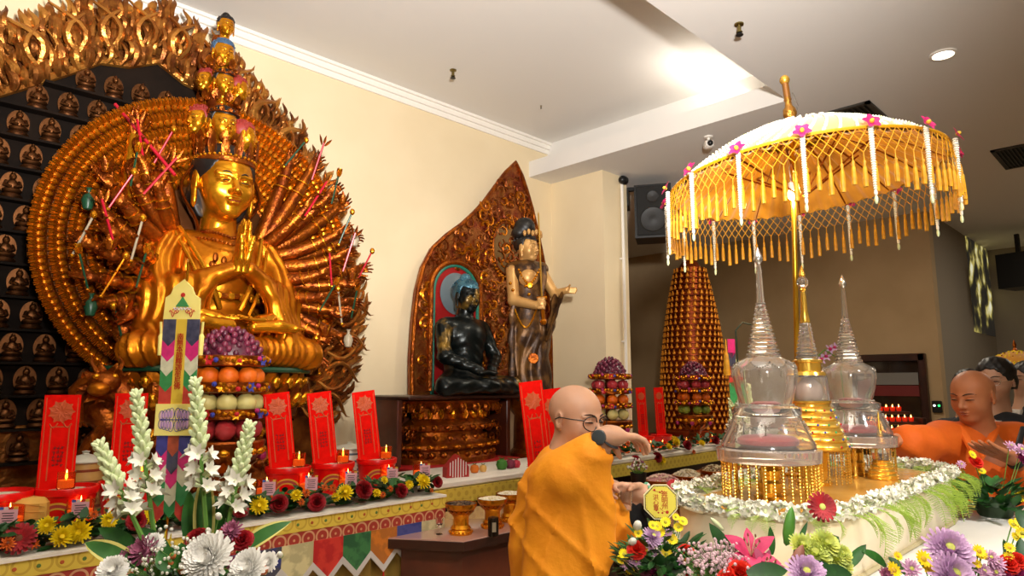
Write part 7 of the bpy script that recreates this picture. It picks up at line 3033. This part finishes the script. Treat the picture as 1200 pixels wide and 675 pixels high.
for k in range(5):
    em.tube([(X(186 + 4 * k), -.0032, Z(367)), (X(188 + 4 * k), -.0036, Z(370)), (X(190 + 4 * k), -.0032, Z(367))], .0012, 5, wt_)
for s in (-1, 1):
    em.tube([(X(196 + s * (6 + 9 * u)), -.0032, Z(374 - 4 * math.sin(u * 9))) for u in np.linspace(0, 1, 16)], .0009, 5, rd_)
    em.tube([(X(196 + s * (8 + 4 * math.cos(u * 6))), -.0032, Z(371 - 3 * math.sin(u * 6))) for u in np.linspace(0, 1, 10)], .0008, 5, rd_)
em.obj('embroidery', tp)
PATCH = [('navy', '#262846', '#4a4a60'), ('magenta', '#d81a78', '#c01468'), ('cream', '#d8d4b8', '#c2c0a0'), ('green', '#1f7a3c', '#2f8a48'), ('red', '#b02018', '#c43a28'), ('rust', '#b04a28', '#8a3820'), ('blue', '#2a2a7a', '#3a3a90')]


def pennants(x0, x1, ys, ks):
    for j, (y0, y1, k) in enumerate(zip(ys[:-1], ys[1:], ks)):
        nm, c1, c2 = PATCH[k]
        MB().prism([(X(x0), Z(y0)), (X(x1), Z(y0)), (X(x1), Z(y1)), (X((x0 + x1) / 2), Z(y1 + 8)), (X(x0), Z(y1))], .0025, mat('banner ' + nm, c1, .4, 0, c2, 60, sheen=.4),
                   t=(0, -.0005 * (len(ks) - j), 0)).obj('patch', pb)


pennants(175, 190, (381, 405, 423, 440, 458, 480), (0, 1, 2, 3, 4))
pennants(203, 218, (381, 405, 423, 440, 458, 480), (0, 1, 2, 3, 4))
cs = MB().prism([(X(190), Z(381)), (X(203), Z(381)), (X(203), Z(482)), (X(190), Z(482))], .004, mat('banner strip yellow', '#d9b63a', .6), t=(0, -.001, 0)).obj('centre_strip', pb)
text('南\n無\n本\n師\n釋\n迦\n牟\n尼\n佛', .0165, mat('banner red ink', '#b3240f', .6), cs, (X(196.5), -.0042, Z(431)), (PI / 2, 0, 0), spacing=.86)
sq = MB().prism([(X(174), Z(480)), (X(219), Z(480)), (X(219), Z(516)), (X(174), Z(516))], .006, yb, t=(0, -.003, 0)).obj('lotus_square', pb)
lo_ = MB()
bl_, pk_ = mat('embroidery blue', '#39348a', .6), mat('embroidery pink', '#c9a0c0', .6)
for s in (-1, 1):
    for k in range(4):
        cx, cz, a = 196.5 + s * (3.5 + 3.8 * k), 498, s * (.15 + .22 * k)
        for t_ in (-1, 1):
            pts = [(X(cx + 3.2 * math.cos(q_)), -.0066, Z(cz - t_ * (6.5 - .6 * k) * 1 + (7 - .5 * k) * math.sin(q_))) for q_ in np.linspace(0, 2 * PI, 14)[:-1]]
            lo_.tube(pts, .0007, 4, bl_, closed=True)
            lo_.ell((X(cx), -.0062, Z(cz - t_ * (6.5 - .6 * k))), (.004, .0008, .010), pk_, seg=8, rings=5)
lo_.box((X(196.5), -.0064, Z(498)), (.058, .0012, .0016), bl_)
lo_.obj('lotus_embroidery', sq)
pennants(177, 190, (516, 532, 548, 566, 588, 604), (6, 1, 2, 3, 4))
pennants(190, 203, (516, 532, 552, 568, 588, 600), (5, 0, 1, 2, 3))
pennants(203, 217, (516, 532, 548, 566, 588, 604), (6, 1, 2, 3, 4))
for s in (-1, 1):
    MB().tube([(X(196.5 + s * 24), 0, Z(400)), (X(196.5 + s * 25), -.002, Z(384))], .003, 6, yb).lathe([(.003, 0), (.006, -.006), (.005, -.05), (0, -.05)], 8, yb, t=(X(196.5 + s * 24), 0, Z(398))).obj('side_tassel', pb)
cr = MB()
for k in range(5):
    x = 186 + 5.5 * k
    cr.prism([(X(x - 2.5), Z(640)), (X(x + 2.5), Z(640)), (X(x + (k - 2) * .8), Z(621 - 3 * (k % 2)))], .004, mat('yellow paper', '#e6c62a', .6), t=(0, -.02, 0))
    cr.ell((X(x + (k - 2) * .8), -.02, Z(617 - 3 * (k % 2))), .0045, WHT, seg=8, rings=6)
tag(cr.obj('paper_crown', None, bo_ + np.array((-.012, -.012, 0)), -PI / 4), 'little yellow paper crown with white beads at the foot of the prayer banner', 'ornament')

# ---- centre-left bouquet with the octagonal sign
o = W(775, 690, 2.03)
OC = np.array((o[0], o[1], TZ))
fb = arrangement(OC, 'round bouquet of red, lavender and yellow flowers below the octagonal sign', .05, .05)
foliage(fb, (0, 0, .02), 260, .12, .13, 32, L=.042)
put(fb, OC, ((746, 645, 'sca', 0.0275), (804, 648, 'sca', 0.0250), (813, 674, 'sca', 0.0225), (764, 630, 'mumL', 0.0300), (762, 641, 'mumP', 0.0163), (770, 652, 'mumP', 0.0175), (798, 657, 'mumP', 0.0200), (735, 662, 'mumP', 0.0200), (745, 660, 'mumP', 0.0163), (783, 626, 'mumP', 0.0150), (741, 635, 'bud', 0.0150), (747, 616, 'bud', 0.0163),
              (731, 650, 'yelb', 0.0175), (748, 625, 'yelb', 0.0137), (757, 642, 'yelb', 0.0125), (780, 612, 'yelb', 0.0163), (770, 617, 'yelb', 0.0163), (773, 624, 'yelb', 0.0175), (787, 632, 'yelb', 0.0187), (795, 618, 'yelb', 0.0150), (800, 611, 'yelb', 0.0150), (781, 650, 'yelb', 0.0187), (797, 648, 'yelb', 0.0125), (738, 668, 'yelb', 0.0137), (728, 656, 'yelb', 0.0150), (765, 616, 'yelb', 0.0150), (792, 606, 'yelb', 0.0112),
              (767, 668, 'mumV', 0.0250), (776, 672, 'mumV', 0.0200), (755, 672, 'mumM', 0.0200), (790, 668, 'mumV', 0.0150)), 1.99)
for (x0, y0, x1, y1, L, w) in ((790, 668, 818, 640, .075, .035), (780, 664, 782, 636, .05, .04), (760, 670, 748, 650, .05, .03), (800, 672, 815, 650, .05, .03), (775, 672, 790, 655, .05, .04)):
    P0, P1 = W(x0, y0, 1.98) - OC, W(x1, y1, 2.01) - OC
    leaf(fb, P0, P1 - P0, L, w, GREEND, None, .3)
sg = W(774, 588, 2.05)
ot = thing('octagonal_sign', 'small yellow octagonal sign with red characters on a stick above the bouquet', 'sign', (sg[0], sg[1], TZ), -PI / 4 + .02)
hz = sg[2] - TZ
R8 = .0535
MB().prism([(R8 * math.cos(PI / 8 + PI / 4 * k), R8 * math.sin(PI / 8 + PI / 4 * k)) for k in range(8)], .006, mat('sign rim', '#e8dfae', .5), t=(0, 0, hz)).obj('rim', ot)
MB().prism([(R8 * .945 * math.cos(PI / 8 + PI / 4 * k), R8 * .945 * math.sin(PI / 8 + PI / 4 * k)) for k in range(8)], .007, mat('sign dark line', '#4a3a18', .6), t=(0, 0, hz)).obj('line', ot)
fc = MB().prism([(R8 * .90 * math.cos(PI / 8 + PI / 4 * k), R8 * .90 * math.sin(PI / 8 + PI / 4 * k)) for k in range(8)], .008, mat('sign yellow', '#dccb4e', .5), t=(0, 0, hz)).obj('face', ot)
sr = mat('sign red ink', '#b02a16', .6)
text('奔\n明\n州', .020, sr, fc, (.0115, -.0043, hz + .004), (PI / 2, 0, 0), spacing=.85)
text('洪\n心\n賀', .0175, sr, fc, (-.0145, -.0043, hz - .002), (PI / 2, 0, 0), spacing=.85)
dg_ = MB()
dg_.tube([(-.024, -.0042, hz + .033), (-.006, -.0042, hz + .029), (.008, -.0042, hz + .022)], .0006, 4, sr)
dg_.tube([(-.004, -.0042, hz - .016), (.006, -.0042, hz - .026), (.02, -.0042, hz - .031)], .0006, 4, sr)
for (x, z, r_) in ((-.018, .034, .0035), (-.002, .028, .003), (.004, .031, .0025), (.018, -.029, .0050), (-.008, -.030, .0028), (-.014, -.024, .0025), (.004, -.031, .003)):
    dg_.ell((x, -.0042, hz + z), (r_, .0007, r_), sr, seg=8, rings=5)
for k in range(32):
    a = 2 * PI * k / 32
    dg_.box((.045 * math.cos(a), -.0042, hz + .045 * math.sin(a)), (.0016, .0006, .0016), MATS['sign dark line'])
dg_.obj('printed_sprigs', fc)['kind'] = 'stuff'
MB().tube([(0, .005, .0), (0, .005, hz)], .003, 6, STEM).obj('stick', ot)

# ---- centre bouquet: lilies
o = W(905, 700, 1.47)
OD = np.array((o[0], o[1], TZ))
fd = arrangement(OD, 'bouquet with pink lily, buds and lime flowers in front of the stone stand', .08, .07)
foliage(fd, (0, 0, .05), 110, .12, .06, 33, L=.04)


def lily(r_, m, seed):
    mb = MB()
    rr = random.Random(seed)
    for k in range(6):
        a = PI / 3 * k
        el = .75 if k % 2 else .55
        mb.petal((0, 0, 0), (math.cos(a) * math.cos(el), math.sin(a) * math.cos(el), math.sin(el)), (-math.cos(a), -math.sin(a), .9), r_, r_ * (.50 if k % 2 else .36), -.55, m, n=7, tip=.08, cup=.12)
    for k in range(6):
        a = PI / 3 * k + .4
        e = np.array((math.cos(a) * r_ * .22, math.sin(a) * r_ * .22, r_ * .72))
        mb.tube([(0, 0, 0), e], .0010, 4, BUDG)
        mb.ell(e, (.005, .002, .002), CENB, seg=6, rings=4)
    return mb


p = W(880, 652, 1.45) - OD
flower('lily', 'lily', lambda: lily(.066, PINK, 1), fd, p, _n(-FW * .7 + np.array((0, 0, 1.0)) - RT * .15), .5)
p = W(893, 668, 1.43) - OD
flower('lily', 'lily2', lambda: lily(.05, mat('dusty pink petal', '#b8587a', .6), 2), fd, p, _n(-FW + np.array((0, 0, .8)) + RT * .4), .2)


def bud(L, w, m):
    return MB().lathe([(0, 0), (w * .5, L * .06), (w * .95, L * .3), (w, L * .5), (w * .8, L * .75), (w * .35, L * .93), (0, L)], 12, m, wob=lambda a, z: .06 * np.cos(3 * a))


for (x0, y0, x1, y1, L, w, m, d) in ((927, 672, 938, 645, .062, .012, mat('brown pink bud', '#8a5a48', .5, 0, '#a06a58', 20), 1.42), (921, 640, 927, 600, .085, .012, mat('green bud', '#5f9a3a', .5, 0, '#4a8430', 20), 1.52), (848, 622, 838, 612, .04, .006, BUDG, 1.55)):
    P0, P1 = W(x0, y0, d) - OD, W(x1, y1, d) - OD
    MB().mb(bud(L, w, m), frame(P1 - P0), P0).obj('lily_bud', fd)
for (x0, y0, x1, y1, L, w, d, b_) in ((858, 660, 838, 622, .095, .032, 1.50, .2), (868, 660, 822, 650, .11, .028, 1.52, .7), (875, 672, 915, 668, .085, .034, 1.38, .2), (930, 650, 945, 615, .08, .012, 1.54, .1), (955, 650, 990, 622, .075, .042, 1.55, .5), (990, 668, 1015, 638, .075, .022, 1.50, .2),
                                      (1010, 645, 1042, 662, .075, .022, 1.50, .5), (940, 674, 975, 668, .075, .045, 1.40, .3), (905, 650, 903, 620, .06, .016, 1.53, .1), (960, 672, 1000, 672, .07, .035, 1.42, .2)):
    P0, P1 = W(x0, y0, d) - OD, W(x1, y1, d) - OD
    leaf(fd, P0, P1 - P0, L, w, GREEN if w < .03 else GREEND, None, b_)
put(fd, OD, ((952, 650, 'mumY', .040), (938, 640, 'mumY', .026), (965, 638, 'mumY', .030), (975, 655, 'mumY', .030), (944, 674, 'mumL', .038, 1.40), (867, 672, 'sca', .026, 1.40), (855, 680, 'sca', .024, 1.40), (985, 650, 'mumY', .022), (988, 664, 'mumY', .020)), 1.47)
gp_ = spray(7, 200, .055, mat('pale pink blossom', '#d9b8c0', .7))
for (x, y) in ((842, 664), (830, 672), (856, 668)):
    o_ = MB().mb(gp_, None, W(x, y + 8, 1.46) - OD).obj('baby_breath', fd)
    o_['kind'] = 'stuff'

# ---- right bouquet: lavender chrysanthemums
o = W(1118, 705, 1.46)
OE = np.array((o[0], o[1], TZ))
fe_ = arrangement(OE, 'low bouquet of lavender chrysanthemums and yellow daisies at the right front', .08, .06)
foliage(fe_, (0, 0, .04), 130, .13, .06, 34, L=.035)
put(fe_, OE, ((1110, 647, 'mumL', .046, 1.44), (1113, 676, 'mumL', .044, 1.36), (1067, 668, 'mumP', .022), (1038, 674, 'mumM', .016), (1082, 655, 'yel', .018), (1090, 667, 'yel', .018), (1047, 668, 'yel', .017), (1052, 652, 'yel', .010), (1143, 660, 'yel', .012), (1147, 646, 'yel', .014), (1150, 650, 'yel', .012),
              (1160, 655, 'mumP', .018), (1168, 661, 'mumP', .018), (1150, 671, 'mumP', .020), (1165, 672, 'mumP', .020), (1182, 662, 'sca', .020), (1192, 658, 'sca', .018), (1190, 674, 'mumV', .022), (1175, 675, 'mumV', .020), (1183, 642, 'yel', .011), (1198, 625, 'yelb', .014, 1.5), (1187, 615, 'yelb', .013, 1.52), (1195, 612, 'yelb', .012, 1.52), (1190, 630, 'yelb', .012, 1.5), (1182, 652, 'yel', .010)), 1.42)
for (x0, y0, x1, y1, L, w) in ((1185, 670, 1180, 640, .07, .02), (1195, 665, 1198, 635, .07, .025), (1100, 674, 1085, 660, .05, .03), (1135, 670, 1150, 655, .05, .03), (1198, 618, 1203, 600, .05, .04), (1062, 674, 1050, 660, .05, .02)):
    P0, P1 = W(x0, y0, 1.44) - OE, W(x1, y1, 1.46) - OE
    leaf(fe_, P0, P1 - P0, L, w, GREEND, None, .3)

# ---- flowers on the far right corner of the white table
o = W(1165, 590, 2.98)
OF = np.array((o[0], o[1], TZ))
ff = arrangement(OF, 'leafy flower arrangement on the white table before the man in orange', .08, .07)
foliage(ff, (0, 0, .03), 220, .20, .12, 35, L=.065)
put(ff, OF, ((1143, 542, 'sca', .030), (1139, 533, 'yelb', .02), (1183, 524, 'mumP', .028), (1196, 528, 'mumP', .03), (1197, 538, 'mumV', .03), (1198, 582, 'yel', .03), (1150, 552, 'yelb', .018), (1126, 545, 'mumP', .02)), 2.95)

# ---- second banner and tuberose behind the figure cone side of the stand
o = W(864, 520, 3.10)
OG = np.array((o[0], o[1], TZ))
fg = arrangement(OG, 'distant tuberose spray left of the nearest crystal stupa', .05, .08)
for i, (tx, ty, bx_, by) in enumerate(((863, 425, 866, 545), (857, 470, 866, 545), (873, 455, 868, 545))):
    P0, P1 = W(bx_, by, 3.10) - OG, W(tx, ty, 3.10) - OG
    H_ = np.linalg.norm(P1 - P0)
    st, fl = tuberose(H_, 60 + i)
    R = frame(P1 - P0, (0, 1, 0))
    s_ = MB().mb(st, R, P0).obj('tuberose_stem', fg)
    MB().mb(fl, R, P0).obj('tuberose_flowers', s_)
foliage(fg, (0, 0, .07), 50, .06, .08, 36, L=.06)
p = W(858, 440, 2.98)
t = thing('prayer_banner', 'small distant banner with yellow tassel beside the far tuberose spray', 'banner', (p[0], p[1], TZ), -PI / 4)
hz = p[2] - TZ
MB().tube([(.03, .01, 0), (.03, .01, hz + .10), (.028, .01, hz + .20), (.06, .01, hz + .235), (.10, .01, hz + .225)], .004, 6, mat('dark green rod', '#26301c', .5)).obj('pole', t)
for k, (z0, z1, c) in enumerate(((.16, .10, 1), (.10, .04, 0), (.04, -.03, 4), (-.03, -.10, 3))):
    nm, c1, c2 = PATCH[c]
    MB().prism([(-.014, hz + z0), (.018, hz + z0), (.018, hz + z1), (.002, hz + z1 - .025), (-.014, hz + z1)], .004, mat('banner ' + nm, c1)).obj('patch', t)
MB().lathe([(.002, hz + .16), (.006, hz + .10), (.010, hz + .09), (.016, hz + .0), (0, hz + .0)], 10, MATS['tassel gold'], t=(-.022, 0, 0)).obj('tassel', t)

# ---- orchid between the golden and the far crystal stupa
p = W(982, 412, 3.55)
t = thing('potted_orchid', 'lavender orchid spray seen between the golden stupa and the far crystal stupa', 'orchid', (p[0], p[1], TZ))
hz = p[2] - TZ
MB().lathe([(.04, 0), (.055, .09), (.05, .09), (.045, .08), (0, .08)], 18, WHITE).obj('pot', t)
MB().tube([(0, 0, .06), (.02, 0, hz * .6), (.0, 0, hz * .95), (-.05, .05, hz + .01), (-.08, .08, hz - .03)], .004, 6, STEM).obj('stem', t)
for i in range(7):
    u = i / 6
    P = np.array((.03 - .11 * u, -.02 + .10 * u, hz + .03 * math.sin(u * 5) - .03 * u)) + np.array((0, 0, .01 * (i % 2)))
    flower('orchid', 'orchL', lambda: daisy(.030, mat('orchid lavender', '#c5a5cf', .6), MAGENTA, 5), t, P, _n((-.8, -.6, .3)))
for s in (-1, 1):
    leaf(t, (0, 0, .08), (s, -.3, .6), .15, .045, GREEND, None, .6)
